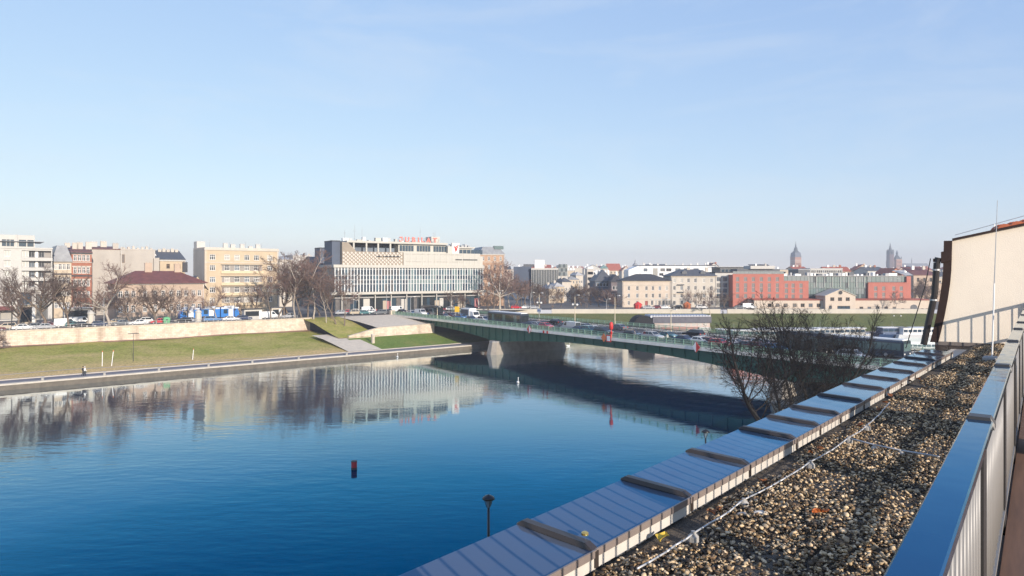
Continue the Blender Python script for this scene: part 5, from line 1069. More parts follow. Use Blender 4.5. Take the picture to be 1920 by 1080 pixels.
# navigation boards hung on the near railing
def board(name, x, q, dz, pts, m, label, cat, extra=None):
    p = bp(x,q); t = thing(name, P3(p.to_2d(),DZ+dz), ba, label, cat); b = MB(); b.prism([(a,-.03,c) for a,c in pts],(0,.06,0)); b.build("board", m, t)
    if extra:
        for pts2, m2 in extra: MB().prism([(a,-.045,c) for a,c in pts2],(0,.014,0)).build("panel", m2, t)
    MB().tube((0,.05,-.2),(0,.35,-.2),.04,.04,5).build("bracket", M['steel'], t); return t
D = lambda r: [(0,-r),(r*.9,0),(0,r),(-r*.9,0)]
wr = lambda r: ([(-r*.9*.96,0),(0,-r*.96),(0,r*.96)], M['whitepaint'])
board("navigation_board", 992, -.45, .1, D(.95), M['red'], "red and white diamond board on the bridge railing above the lit pier", "sign", [([(0,-.9),(.8,0),(0,.9)], M['whitepaint'])])
board("navigation_board", 1305, -.5, .15, D(.95), M['red'], "red and white diamond board on the railing left of the big bare tree", "sign", [wr(.95)])
board("navigation_board", 1132, -.5, .05, D(.85), M['orangep'], "orange yellow diamond board fixed to the bridge edge", "sign")
t = board("navigation_board", 1141, -.5, .0, [(-.7,-.7),(.7,-.7),(.7,.7),(-.7,.7)], M['red'], "square white board with red rim beside the orange diamond", "sign", [([(-.45,-.5),(.45,-.5),(.45,.5),(-.45,.5)], M['whitepaint'])])
for x, l in ((1019,"left"),(1026,"right")):
    board("small_plate", x, -.45, -.1, [(-.22,-.3),(.22,-.3),(.22,.3),(-.22,.3)], M['redl'], f"small dark red plate on the bridge edge, the {l} one of two", "sign")
t = thing("signal_lamp", bp(1146,-.25)+Vector((0,0,.2)), ba, "tall red signal lantern rising from the bridge railing", "signal lamp")
MB().tube((0,0,-.2),(0,0,1.9),.12,.12,8).build("post", M['red'], t); MB().lathe([(.1,0),(.38,.15),(.4,1.1),(.3,1.45),(.08,1.6)], 10, (0,0,1.6)).build("lantern", M['red'], t, smooth=True)
MB().box(-.18,.18,-.18,.18,.7,1.2).build("lamp_box", M['redl'], t)
# ------------------------------------------------------------------ bare winter trees: tapered trunk and limbs, crown of real twigs
def grow(seed, H, r0, form, twigs, trunk_split=.28, lean=0., tw=.022, droop=0., dense=1.):
    """returns (trunk MB, crown MB); form: 'round' spreading, 'tall' slender, 'multi' several stems"""
    q = random.Random(seed); T, Cn = MB(), MB()
    def wob(d, a): return (d+Vector((q.gauss(0,a),q.gauss(0,a),q.gauss(0,a)))).normalized()
    def limb(p, d, L, r, lev, up):
        n = max(2, int(L/(.9 if lev < 2 else .6))); n = min(n, 7); pts = [p]; dirs = [d]
        for i in range(n):
            d = wob(d, .13 if lev < 2 else .20); d = (d+Vector((0,0,up))).normalized(); p = p+d*(L/n); pts.append(p); dirs.append(d)
        r_end = max(tw*.6, r*(.35 if lev < 2 else .45))
        for i in range(n):
            ra_, rb_ = r+(r_end-r)*i/n, r+(r_end-r)*(i+1)/n
            (T if lev <= 1 else Cn).tube(pts[i], pts[i+1], ra_, rb_, 7 if lev == 0 else 5 if lev == 1 else 3, 0, caps=False)
        return pts, dirs, r_end
    def spawn(pts, dirs, L, r, lev, up):
        if lev > twigs: return
        k = {1: 9, 2: 7, 3: 6, 4: 5}[lev]; k = int(k*dense+.5)
        for i in range(k):
            t = (.25 if lev > 1 else .1)+(.75 if lev > 1 else .9)*(i+q.random())/k; j = min(len(pts)-2, int(t*(len(pts)-1))); f = t*(len(pts)-1)-j
            p = pts[j].lerp(pts[j+1], min(1,f)); d = dirs[j]; ax = d.orthogonal().normalized(); ax.rotate(Matrix.Rotation(q.uniform(0,6.283),3,d))
            ang = q.uniform(.45,.85) if form != 'tall' else q.uniform(.3,.6); nd = (d*math.cos(ang)+ax*math.sin(ang)).normalized()
            LL = L*(.62 if lev < 3 else .55)*q.uniform(.65,1.15)*(1.15-.55*t); rr = max(tw, r*(.50 if lev < 3 else .5)*(1.1-.4*t))
            P_, D_, _ = limb(p, nd, LL, rr, lev, up-droop*lev*.03); spawn(P_, D_, LL, rr, lev+1, up)
    stems = {'round': 1, 'tall': 1, 'multi': 3, 'fan': 1}[form]
    for s in range(stems):
        d = Vector((lean+q.gauss(0,.05 if stems == 1 else .22), q.gauss(0,.05 if stems == 1 else .2), 1)).normalized()
        base = Vector((q.uniform(-.4,.4),q.uniform(-.4,.4),-.3)) if stems > 1 else Vector((0,0,-.3))
        hs = H*(.30 if form == 'round' else .42 if form == 'multi' else .55)*q.uniform(.9,1.1)
        pts, dirs, re_ = limb(base, d, hs, r0, 0, .02); rr = r0*.62
        top, td = pts[-1], dirs[-1]
        if form == 'fan':
            P_, D_, _ = limb(top, td, H*.46, r0*.45, 1, .05); spawn(P_, D_, H*.40, rr*.6, 2, .08)
            for i in range(14):
                t = .34+.66*i/13; j = min(len(pts)-2,int(t*(len(pts)-1))); az = i*2.4+q.uniform(-.5,.5); el = q.uniform(.45,1.05)+.25*t
                nd = Vector((math.cos(az)*math.cos(el),math.sin(az)*math.cos(el),math.sin(el))); LL = H*q.uniform(.36,.52); P_, D_, _ = limb(pts[j].lerp(pts[j+1],.5), nd, LL, rr*q.uniform(.22,.4), 1, .06); spawn(P_, D_, LL*.75, rr*.32, 2, .06)
        elif form == 'round':
            n = q.randint(5,6)
            for i in range(n):
                az = i*6.283/n+q.uniform(-.4,.4); el = q.uniform(.45,1.2) if i else 1.45; nd = Vector((math.cos(az)*math.cos(el),math.sin(az)*math.cos(el),math.sin(el)))
                LL = H*q.uniform(.42,.58)*(.75+.35*math.sin(el)); P_, D_, _ = limb(top if i % 2 else pts[-2].lerp(top,.6), nd, LL, rr*q.uniform(.7,1), 1, .05); spawn(P_, D_, LL, rr*.8, 2, .06)
        else:
            P_, D_, _ = limb(top, td, H-hs, r0*.55, 1, .04); spawn(P_, D_, (H-hs)*.72, rr*.8, 2, .06)
            for i in range(5 if form == 'tall' else 4):
                t = q.uniform(.45,1); j = min(len(pts)-2,int(t*(len(pts)-1))); az = q.uniform(0,6.283); el = q.uniform(.7,1.15) if form == 'tall' else q.uniform(.3,1.0)
                nd = Vector((math.cos(az)*math.cos(el),math.sin(az)*math.cos(el),math.sin(el))); LL = H*q.uniform(.28,.4); P_, D_, _ = limb(pts[j].lerp(pts[j+1],.5), nd, LL, rr*.6, 1, .05); spawn(P_, D_, LL, rr*.55, 2, .05)
    return T, Cn
def variant(seed, H, r0, form, twigs, bark, twig, **k):
    T, Cn = grow(seed, H, r0, form, twigs, **k); return T.mesh("trunk", M[bark], True), Cn.mesh("crown", M[twig], False), H
V = dict(
    r1=variant(3,14,.34,'round',4,'bark','twig',tw=.017,dense=1.25), r2=variant(8,14,.36,'round',4,'bark','twig',tw=.017,dense=1.3), r3=variant(21,12,.30,'round',4,'barkl','twigp',tw=.017,dense=1.25),
    t1=variant(5,20,.22,'tall',4,'bark','twig',tw=.02,dense=1.2), t2=variant(12,20,.20,'tall',4,'barkl','twigp',tw=.02,dense=1.2), t3=variant(31,18,.20,'tall',4,'bark','twigp',tw=.02,dense=1.2),
    m1=variant(17,11,.2,'multi',4,'bark','twig',tw=.022,dense=.9), m2=variant(40,11,.2,'multi',4,'bark','twigp',tw=.022,dense=.9))
def tree(v, loc, h, label, group=None, name="bare_tree", wide=1.):
    tr, cr, H = V[v]; t = thing(name, loc, R.uniform(0,6.28), label, "tree", group); s = h/H; t.scale = (s*wide, s*wide, s)
    obj("trunk", tr, t); obj("crown", cr, t); return t
def left_tree(v, x, n, ytop, label, wide=1., z=7.2, group="bare trees along the left bank street"):
    p = on_n(x, n); tree(v, P3(p, z), hz(ytop,p.y)-z, label, group, wide=wide)
left_tree('r1', 84, 189.8, 474, "spreading bare tree in front of the white modern block", 1.05)
left_tree('r2', 33, 190.5, 520, "smaller bare tree at the white block's left shopfront", 1.1)
left_tree('t1', 58, 200, 492, "slim bare tree behind the first spreading one")
left_tree('r2', 129, 189.6, 500, "dark bare tree before the red brick tenement", .9)
left_tree('r3', 205, 189.6, 488, "tree with pale reddish twigs before the blank fire wall", 1.1)
left_tree('m1', 172, 203, 535, "low dark bushy tree in the gap beside the fire wall", 1.3)
left_tree('r1', 242, 196, 528, "bare tree at the left corner of the red roofed house", 1.1)
left_tree('r2', 293, 190, 527, "wide bare tree in the middle of the red roofed house", 1.25)
left_tree('r1', 318, 191, 520, "leaning bare tree right of the middle of the red roofed house", 1.)
left_tree('r3', 352, 199, 540, "small bare tree near the right end of the red roofed house", .9)
left_tree('r3', 405, 204, 533, "small reddish tree at the left part of the yellow house", .95)
left_tree('m2', 440, 206, 548, "low twiggy tree under the yellow house loggias", 1.)
left_tree('r1', 484, 199, 520, "bare tree before the yellow house's right windows", .8)
left_tree('t3', 508, 190.6, 500, "slender bare tree at the yellow house's right edge", 1.3)
left_tree('t1', 522, 192, 488, "dark slender tree just right of the yellow house", 1.3)
left_tree('r2', 540, 200, 505, "dense dark tree behind the end of the retaining wall", 1.3)
for x, n, yt, v, l in ((553,189.4,474,'t2',"tall reddish tree standing leftmost in the tight grove above the wall end"),(566,190,470,'t1',"tall dark tree second in the grove above the wall end"),(577,191,472,'t3',"tall tree in the centre of the grove above the wall end"),(588,186.5,468,'t2',"tall pale tree rooted on the mound at the wall end"),(600,196,478,'t1',"tall dark tree at the right edge of the grove"),(532,196,474,'t3',"tall tree in the left part of the grove behind the wall"),(560,203,476,'t2',"tall tree at the back of the grove")):
    left_tree(v, x, n, yt, l, 1.35, z=7.2 if n > 188 else 6.6)
for x, n, yt, v, l in ((612,180,520,'t2',"pale slim tree leftmost on the grass mound"),(630,178,505,'t1',"slim tree in the middle of the grass mound"),(646,176,512,'t3',"slim tree at the right slope of the grass mound"),(622,186,500,'t3',"tree at the back of the grass mound")):
    left_tree(v, x, n, yt, l, 1.2, z=float(np.interp(n,(164,172,180,189),(3.3,4.7,6.3,7.3)))-.1, group="slim trees on the grass mound")
p = on_n(-9, 180); t = tree('m2', P3(p, 3.4), 6.5, "reddish bush at the left picture edge below the wall", name="bush", wide=1.1); t["category"] = "bush"
# trees on the city side
def far_tree(v, x, Y, ytop, label, wide=1., z=7.2, group="bare trees along the far embankment"):
    p = px(x,0,Y); tree(v, (p.x,Y,z), hz(ytop,Y)-z, label, group, wide=wide)
far_tree('r3', 938, 243, 484, "large pale bare tree at the right corner of the department store", 1.05)
far_tree('t3', 926, 250, 492, "slim dark tree standing before the orange tenement's left half", 1.3); far_tree('t1', 947, 246, 505, "dark slim tree between orange tenement and the large pale tree", 1.3); far_tree('r1', 966, 252, 512, "spreading brown tree behind the long bridge bus", 1.2); far_tree('t3', 978, 258, 516, "slim tree before the blue office's side wing", 1.3)
far_tree('t2', 955, 262, 496, "reddish slim tree right of the large pale one", 1.5)
far_tree('m1', 915, 240, 546, "dark evergreen looking bush under the large pale tree", 1.1)
far_tree('r1', 848, 230, 535, "bare street tree in front of the store's right glazing", .9)
far_tree('r2', 870, 236, 548, "small street tree near the store's right end", .9)
for i, (x, Y, yt, v, l) in enumerate(((972,270,505,'t1',"dark slim tree before the office's blue side wing"),(985,285,520,'r1',"brown tree under the blue glass office's left edge"),(1003,268,528,'r2',"wide dark tree under the blue glass office"),(1020,290,525,'r1',"tree between office and cream street"),(1036,262,545,'m1',"low bushy tree at the mouth of the receding street"),(1052,268,540,'r2',"bare tree before the yellow house of the receding street"),(1072,276,532,'r1',"brown tree left of the wide gap in the skyline"),(1090,270,528,'r2',"dense brown tree in the middle of the embankment grove"),(1108,280,524,'r1',"tall brown tree before the dark blue house"),(1123,266,534,'r2',"dense tree in front of the dark blue house"),(1140,262,540,'r3',"reddish tree beside the brown hip roofed house"),(1154,256,546,'m2',"round reddish bush at the cream town house's left corner"),(1080,262,550,'m1',"low bush behind the parapet wall by the double lamp"),(1010,256,550,'m2',"low reddish bush behind the parapet by the bridge bus"),(1100,258,552,'m1',"low dark bush at the parapet's middle"))):
    far_tree(v, x, Y, yt, l, 1.25)
far_tree('r3', 1290, 252, 540, "reddish small tree before the four storey cream house", .9)
far_tree('r3', 1332, 240, 535, "pale tree standing in front of the cream house's right end", .8, z=5.2)
far_tree('r1', 1308, 256, 536, "bare tree before the centre of the four storey cream house", .7)
far_tree('m1', 1358, 258, 545, "dark tree in front of the white grid office", 1.2)
far_tree('m2', 1395, 249, 552, "dark low tree before the coral hotel's left block", 1.)
far_tree('r3', 1680, 247, 543, "bare tree before the coral hotel's right block", .85)
for x, Y, yt, v, l in ((1716,275,525,'r1',"dark tree just right of the coral hotel"),(1728,290,518,'r2',"dark tree in the group right of the hotel"),(1742,280,524,'r1',"dark tree beside the neighbouring wing's gutter"),(1735,264,545,'m1',"low dark tree behind the beige wall by the gutter")): far_tree(v, x, Y, yt, l, 1.25, group="dark trees right of the hotel")
far_tree('r1', 1640, 520, 500, "distant tree crown above the hotel roof", 1.5); far_tree('r2', 1625, 540, 501, "second distant tree crown above the hotel roof", 1.5)
# the big dark trees on the near bank
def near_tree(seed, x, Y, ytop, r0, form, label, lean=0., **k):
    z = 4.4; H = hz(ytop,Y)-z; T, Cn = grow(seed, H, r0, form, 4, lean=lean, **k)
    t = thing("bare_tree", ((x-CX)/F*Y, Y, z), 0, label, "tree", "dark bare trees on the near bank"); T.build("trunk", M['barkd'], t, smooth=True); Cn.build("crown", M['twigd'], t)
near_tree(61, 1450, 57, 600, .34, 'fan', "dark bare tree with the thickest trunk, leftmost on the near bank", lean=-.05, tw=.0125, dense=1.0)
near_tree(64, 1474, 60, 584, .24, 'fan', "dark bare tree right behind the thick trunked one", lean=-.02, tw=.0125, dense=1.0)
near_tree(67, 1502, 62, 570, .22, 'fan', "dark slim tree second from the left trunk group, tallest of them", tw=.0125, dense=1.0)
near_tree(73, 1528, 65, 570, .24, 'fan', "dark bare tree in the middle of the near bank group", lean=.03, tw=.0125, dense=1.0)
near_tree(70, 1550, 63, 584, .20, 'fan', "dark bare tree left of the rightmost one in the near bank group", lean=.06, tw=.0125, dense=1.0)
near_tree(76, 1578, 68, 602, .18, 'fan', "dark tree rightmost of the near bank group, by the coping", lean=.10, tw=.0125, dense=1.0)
# ------------------------------------------------------------------ vehicles
carglass = mat("car_glass", (.02,.025,.03), .05, spec=.9)
def paint(name, c): return mat("car_paint_"+name, c, .25, coat=.8, spec=.5)
PA = dict(black=paint("black",(.012,.012,.014)), silver=paint("silver",(.38,.39,.41)), white=paint("white",(.72,.72,.71)), grey=paint("grey",(.13,.14,.15)), navy=paint("navy",(.02,.035,.09)), blue=paint("blue",(.10,.22,.42)), red=paint("red",(.50,.03,.04)), maroon=paint("maroon",(.14,.02,.03)), teal=paint("teal",(.06,.16,.17)), beige=paint("beige",(.45,.38,.28)), green=paint("green",(.04,.14,.07)))
wheel_me = MB().lathe([(.0,-.11),(.22,-.11),(.32,-.09),(.32,.09),(.22,.11),(.0,.11)], 14).mesh("tyre", M['tyre']); rim_me = MB().lathe([(.02,-.125),(.2,-.12),(.2,.12),(.02,.125)], 10).mesh("rim", M['rim'])
def carlike(kind):
    """parts of one car, +x forward, wheels on z=0: (lower body outline, cabin outline, width, wheel positions)"""
    if kind == 'hatch': L, Wd, low, cab, hh = 4.0, 1.7, [(-2,.35),(-2,.85),(-1.9,.95),(.85,.95),(1.85,.80),(2,.62),(2,.32)], [(-1.85,.95),(-1.5,1.45),(.0,1.48),(.95,.95)], (1.3,-1.2)
    elif kind == 'sedan': L, Wd, low, cab, hh = 4.5, 1.75, [(-2.25,.35),(-2.25,.85),(-2.1,.93),(.95,.93),(2.1,.78),(2.25,.6),(2.25,.32)], [(-1.55,.93),(-.9,1.42),(.3,1.44),(1.1,.93)], (1.4,-1.35)
    elif kind == 'estate': L, Wd, low, cab, hh = 4.6, 1.8, [(-2.3,.38),(-2.3,.95),(-2.2,1.02),(1.0,1.0),(2.1,.86),(2.3,.65),(2.3,.35)], [(-2.15,1.02),(-1.8,1.62),(.2,1.64),(1.15,1.0)], (1.4,-1.4)
    else: L, Wd, low, cab, hh = 5.2, 1.95, [(-2.6,.4),(-2.6,1.15),(-2.55,1.2),(1.75,1.2),(2.5,1.0),(2.6,.75),(2.6,.38)], [(-2.55,1.2),(-2.45,2.15),(1.0,2.2),(1.85,1.2)], (1.65,-1.6)
    w = Wd/2; b = MB()
    b.loft([[(x*.985,-w*s if True else 0,z) for x,z in low] for s in (1.0,)]+[] , caps=False) if False else None
    def ring(y, k, kz): return [(x*k,y,.32+(z-.32)*kz) for x,z in low]
    b.loft([ring(-w,.985,.95), ring(-w+.07,1,1), ring(w-.07,1,1), ring(w,.985,.95)])
    def cr(y, top): return [(x,y,z) for x,z in cab]
    pts = []
    for y0, y1 in ((-w+.05,-w+.20),(w-.05,w-.20)): pts.append([(cab[0][0],y0,cab[0][1]),(cab[1][0],y1,cab[1][1]),(cab[2][0],y1,cab[2][1]),(cab[3][0],y0,cab[3][1])])
    b.loft(pts); body = b
    g = MB(); e = .012
    for sgn, (y0, y1) in ((-1,(-w+.05,-w+.20)),(1,(w-.05,w-.20))):
        def sp(x, t): return (x, (y0+(y1-y0)*t)+sgn*e, cab[0][1]+(cab[1][1]-cab[0][1])*t)
        xa0, xb0 = cab[0][0], cab[3][0]; xa1, xb1 = cab[1][0], cab[2][0]; lo, hi = .10, .86
        A_ = lambda t: xa0+(xa1-xa0)*t; B_ = lambda t: xb0+(xb1-xb0)*t; mids = [(A_(lo)+.22,(xa0+xb0)/2-.05+.1),((xa0+xb0)/2+.15,B_(lo)-.25)] if kind != 'van' else [(B_(lo)-1.25,B_(lo)-.25)]
        for m0, m1 in mids:
            top0 = max(m0, A_(hi)+.12); top1 = min(m1, B_(hi)-.10); g.quad(sp(m0,lo),sp(m1,lo),sp(top1,hi),sp(top0,hi))
    def endp(i, j, dx):
        xa, za = cab[i]; xb, zb = cab[j]; wa, wb = w-.05-.10, w-.20-.06; f = lambda t: (xa+(xb-xa)*t+dx, za+(zb-za)*t+.004)
        x0,z0 = f(.12); x1,z1 = f(.88); g.quad((x0,-wa,z0),(x0,wa,z0),(x1,wb,z1),(x1,-wb,z1))
    endp(3,2,.012); endp(0,1,-.012)
    return L, Wd, body, g, hh
CARS = {}
for kd in ('hatch','sedan','estate','van'):
    L, Wd, b, g, hh = carlike(kd); w = Wd/2
    hl = MB().box(-.06,.02,-.16,.16,-.07,.07).mesh("headlight", M['lampglass']); tl = MB().box(-.02,.05,-.13,.13,-.1,.1).mesh("tail_light", M['redl']); pl = MB().box(-.012,.012,-.26,.26,-.055,.055).mesh("number_plate", M['whitepaint'])
    gm2 = g.mesh("window_glass", carglass)
    CARS[kd] = (b.mesh("body", PA['grey'], False), gm2, hl, tl, pl, L, w, hh)
def car(kind, p, rz, col, label, group, name="car"):
    bm_, gl_, hl, tl, pl, L, w, hh = CARS[kind]; t = thing(name, p, rz, label, "van" if kind == 'van' else "car", group)
    b = obj("body", bm_, t); b.material_slots[0].link = 'OBJECT'; b.material_slots[0].material = PA[col]
    obj("window_glass", gl_, t)
    for sy in (-1,1):
        obj("headlight", hl, t, (L/2-.02,sy*(w-.28),.66)); obj("tail_light", tl, t, (-L/2+.0,sy*(w-.22),.78))
        for x in hh:
            o = obj("wheel", wheel_me, t, (x,sy*(w-.10),.32)); o.rotation_euler = (math.pi/2,0,0); obj("rim", rim_me, o)
    obj("number_plate", pl, t, (L/2+.005,0,.5)); return t
G1 = "cars on the bridge"
fwd, rev = ba, ba+math.pi
for kind, x, q, d, col, lab in (
    ('hatch',737,9,0,'teal',"dark teal hatchback at the bridge's left end"),('sedan',754,6.2,0,'black',"black sedan entering the bridge from the left"),('sedan',772,5.2,0,'white',"white sedan in front of the black coach on the bridge"),
    ('hatch',834,4.6,0,'grey',"small dark car between the two railing lamps by the black coach"),('hatch',846,8.4,0,'maroon',"maroon hatchback ahead of the black coach"),('estate',866,6.0,0,'blue',"light blue estate below the yellow board"),('sedan',884,4.6,0,'navy',"navy sedan behind the white car by the long bus"),
    ('estate',907,4.8,0,'white',"white estate directly behind the long dark bus"),('sedan',997,5.2,0,'navy',"dark navy sedan right in front of the long dark bus"),('hatch',1009,5.2,0,'silver',"silver hatchback behind the red one"),('sedan',1014,8.6,0,'maroon',"maroon sedan beside the red hatchback"),('hatch',1024,4.8,0,'red',"bright red hatchback on the bridge"),
    ('sedan',1087,4.6,0,'navy',"low navy sedan beneath the silver van's tail"),('estate',1105,5.2,0,'teal',"teal grey estate in the middle of the bridge"),('hatch',1115,7.6,0,'white',"white hatchback half hidden by the black estate"),('estate',1131,5.0,0,'black',"black estate left of the red signal lamp"),
    ('estate',1224,5.2,0,'silver',"silver blue estate driving alone right of the signal lamp"),('sedan',1283,5.4,0,'navy',"dark navy sedan between the lone estate and the diamond board"),('sedan',1321,8.4,0,'silver',"silver sedan behind the maroon one near the big tree"),('hatch',1334,5.6,0,'maroon',"maroon hatchback near the big tree"),('hatch',1350,4.6,0,'red',"pinkish red hatchback next to the big tree"),
    ('sedan',1366,8.2,0,'teal',"teal sedan behind the pinkish red hatchback"),('hatch',1380,6.8,0,'white',"white hatchback at the left edge of the big tree"),('sedan',1402,5.6,0,'grey',"grey sedan seen through the big tree's left twigs"),('estate',1432,8.8,0,'white',"white estate seen through the big tree"),('hatch',1454,5.2,0,'blue',"blue hatchback behind the thick dark trunk"),('estate',1476,9.5,0,'navy',"navy estate seen through the middle of the big tree"),('estate',1600,4.6,0,'silver',"silver estate beneath the dark coach by the coping")):
    car(kind, bp(x,q), fwd if d == 0 else rev, col, lab, G1)
for kind, x, q, col, lab in (('sedan',1040,15.5,'black',"black sedan on the bridge's far lane behind the red hatchback"),('hatch',1062,8.8,'grey',"grey hatchback just behind the silver van's nose"),('estate',1098,9.0,'navy',"navy estate behind the teal grey one in mid bridge"),('sedan',1160,16,'grey',"grey sedan on the far lane just right of the signal lamp"),('hatch',1187,5.6,'black',"black hatchback alone between signal lamp and lone estate"),('sedan',1252,9.2,'teal',"teal sedan behind the person in the pale coat"),('estate',1300,16,'black',"black estate on the far lane above the right diamond board"),('hatch',1316,5.0,'white',"white hatchback right above the diamond board"),('sedan',1420,5.2,'maroon',"maroon sedan seen through the big tree's left twigs"),('sedan',890,8.6,'black',"black sedan behind the long bus's tail"),('hatch',823,11.5,'silver',"silver hatchback on the middle lane beside the black coach")):
    car(kind, bp(x,q), rev if q > 11 else fwd, col, lab, G1)
car('van', bp(1070,5.4), rev, 'silver', "silver blue van with white box back on the bridge", "vans on the bridge"); car('van', bp(789,5.0), fwd, 'white', "white van next to the black coach on the bridge", "vans on the bridge")
def bus(p, rz, L, Wd, H, bodym, glassm, roofm, label, group, cat="bus", name="bus", doors=3, stripe=None):
    t = thing(name, p, rz, label, cat, group); w = Wd/2; b = MB()
    b.loft([[(x,y,z) for y,z in ((-w,.35),(-w,H-.25),(-w+.2,H),(w-.2,H),(w,H-.25),(w,.35))] for x in (-L/2,L/2)]); b.build("body", bodym, t)
    MB().box(-L/2+.25,L/2-.25,-w+.25,w-.25,H-.002,H+.16).build("roof", roofm, t)
    n = int(L/1.5); ww = (L-.8)/n; wm_ = MB().box(.05,ww-.05,-.012,.012,1.25,H-.45).mesh("side_window", glassm)
    for sy in (-1,1):
        for i in range(n): obj("side_window", wm_, t, (-L/2+.4+i*ww,sy*(w+.005),0))
    for sx in (-1,1): MB().box(sx*(L/2+.012)-.012,sx*(L/2+.012)+.012,-w+.15,w-.15,1.15,H-.5).build("windscreen", glassm, t)
    dm = MB().box(-.55,.55,-.015,.015,.4,H-.5).mesh("door", M['glassg'])
    for i in range(doors): obj("door", dm, t, (-L/2+L*(i+.5)/doors,w+.02,0)); obj("door", dm, t, (-L/2+L*(i+.5)/doors+.3,-w-.02,0)) if i == 1 else None
    if stripe:
        for sy in (-1,1): MB().box(-L/2+.1,L/2-.1,sy*(w+.006)-.006,sy*(w+.006)+.006,.55,1.0).build("stripe", stripe, t)
    for x in (L/2-2.6,-L/2+2.9):
        for sy in (-1,1): o = obj("wheel", wheel_me, t, (x,sy*(w-.14),.46)); o.rotation_euler = (math.pi/2,0,0); o.scale = (1.45,1.45,1.2); obj("rim", rim_me, o)
    for sy in (-1,1): MB().box(L/2,L/2+.04,sy*(w-.35)-.16,sy*(w-.35)+.16,.6,.82).build("headlight", M['lampglass'], t)
    return t
darkbus = mat("dark_bus_paint",(.025,.035,.055),.3,coat=.5)
bus(bp(952,5.4)+Vector((0,0,.01)), rev, 14.5, 2.5, 3.1, darkbus, carglass, M['whitepaint'], "long dark blue bus with white roof on the bridge", "buses on the bridge", doors=3)
bus(bp(810,7.6)+Vector((0,0,.01)), fwd, 9.5, 2.4, 3.1, PA['black'], carglass, M['dark'], "shorter black coach at the left end of the bridge", "buses on the bridge", doors=2)
bus(bp(1508,7.5)+Vector((0,0,.01)), fwd, 8.5, 2.4, 3.3, PA['black'], carglass, M['dark'], "black rounded coach hidden behind the big dark trees", "buses on the bridge", doors=2)
bus(bp(1626,13.5)+Vector((0,0,.01)), fwd, 12, 2.5, 2.75, darkbus, M['glassg'], M['whitepaint'], "long dark coach with white roof near the sheet metal coping", "buses on the bridge", doors=3)
t = thing("box_truck", bp(882,8.2), ba, "white box truck with dark side panel on the bridge", "truck", None)
MB().box(-3.4,1.3,-1.15,1.15,.7,3.2).build("cargo_box", M['whitepaint'], t); MB().box(-3.3,.6,-1.17,-1.152,1.2,2.9).build("side_panel", M['slate'], t)
cb = MB(); cb.prism([(1.4,-1.05,.5),(3.2,-1.05,.5),(3.2,-1.05,1.4),(2.75,-1.05,2.4),(1.4,-1.05,2.5)],(0,2.1,0)); cb.build("cab", M['whitepaint'], t); MB().prism([(3.215,-.9,1.45),(2.79,-.9,2.3),(2.8,-.9,2.3),(3.23,-.9,1.45)],(0,1.8,0)).build("windscreen", carglass, t)
for x in (2.4,-2.2):
    for sy in (-1,1): o = obj("wheel", wheel_me, t, (x,sy*1.0,.45)); o.rotation_euler = (math.pi/2,0,0); o.scale = (1.4,1.4,1.1); obj("rim", rim_me, o)
# tram: three blue and white sections
t = thing("tram", P3((on_n(335,206)+on_n(447,206))/2,7.22), UA, "long blue and white tram stopped in front of the yellow house", "tram")
LT = (on_n(447,206)-on_n(335,206)).length; sec = LT/3
tb = mat("tram_pale",(.62,.66,.70),.35,coat=.3)
for i in range(3):
    x0 = -LT/2+i*sec; e0, e1 = (.7 if i == 0 else 0), (.7 if i == 2 else 0); b = MB()
    b.prism([(x0+.15,-1.2,.35),(x0+sec-.15,-1.2,.35),(x0+sec-.15,-1.2,1.6),(x0+sec-.15-e1,-1.2,3.2),(x0+.15+e0,-1.2,3.2),(x0+.15,-1.2,1.6)],(0,2.4,0)); s_ = b.build("tram_section", M['blue'], t)
    MB().box(x0+.2,x0+sec-.2,-1.22,-1.202,2.75,3.18).build("roof_band", tb, s_)
    wm2 = MB().box(.08,1.22,-1.225,-1.201,1.35,2.6).mesh("side_window", M['glassb']); k = int((sec-1.6)/1.35)
    for j in range(k): obj("side_window", wm2, s_, (x0+.8+j*1.35,-.004*(j % 2),0))
    MB().box(x0+sec*.42,x0+sec*.42+1.3,-1.24,-1.226,.45,2.65).build("door", M['whitepaint'], s_)
    MB().box(x0+1.2,x0+sec-1.2,-.8,.8,3.2,3.55).build("roof_box", tb, s_); MB().box(x0+.8,x0+sec-.8,-1.0,1.0,.0,.35).build("bogie", M['dark'], s_)
MB().path([(-.6,0,3.5),(.5,0,4.2),(-.3,0,4.9)],.04,5).path([(-.3,-.7,4.9),(-.3,.7,4.9)],.035,5).build("pantograph", M['steel'], t)
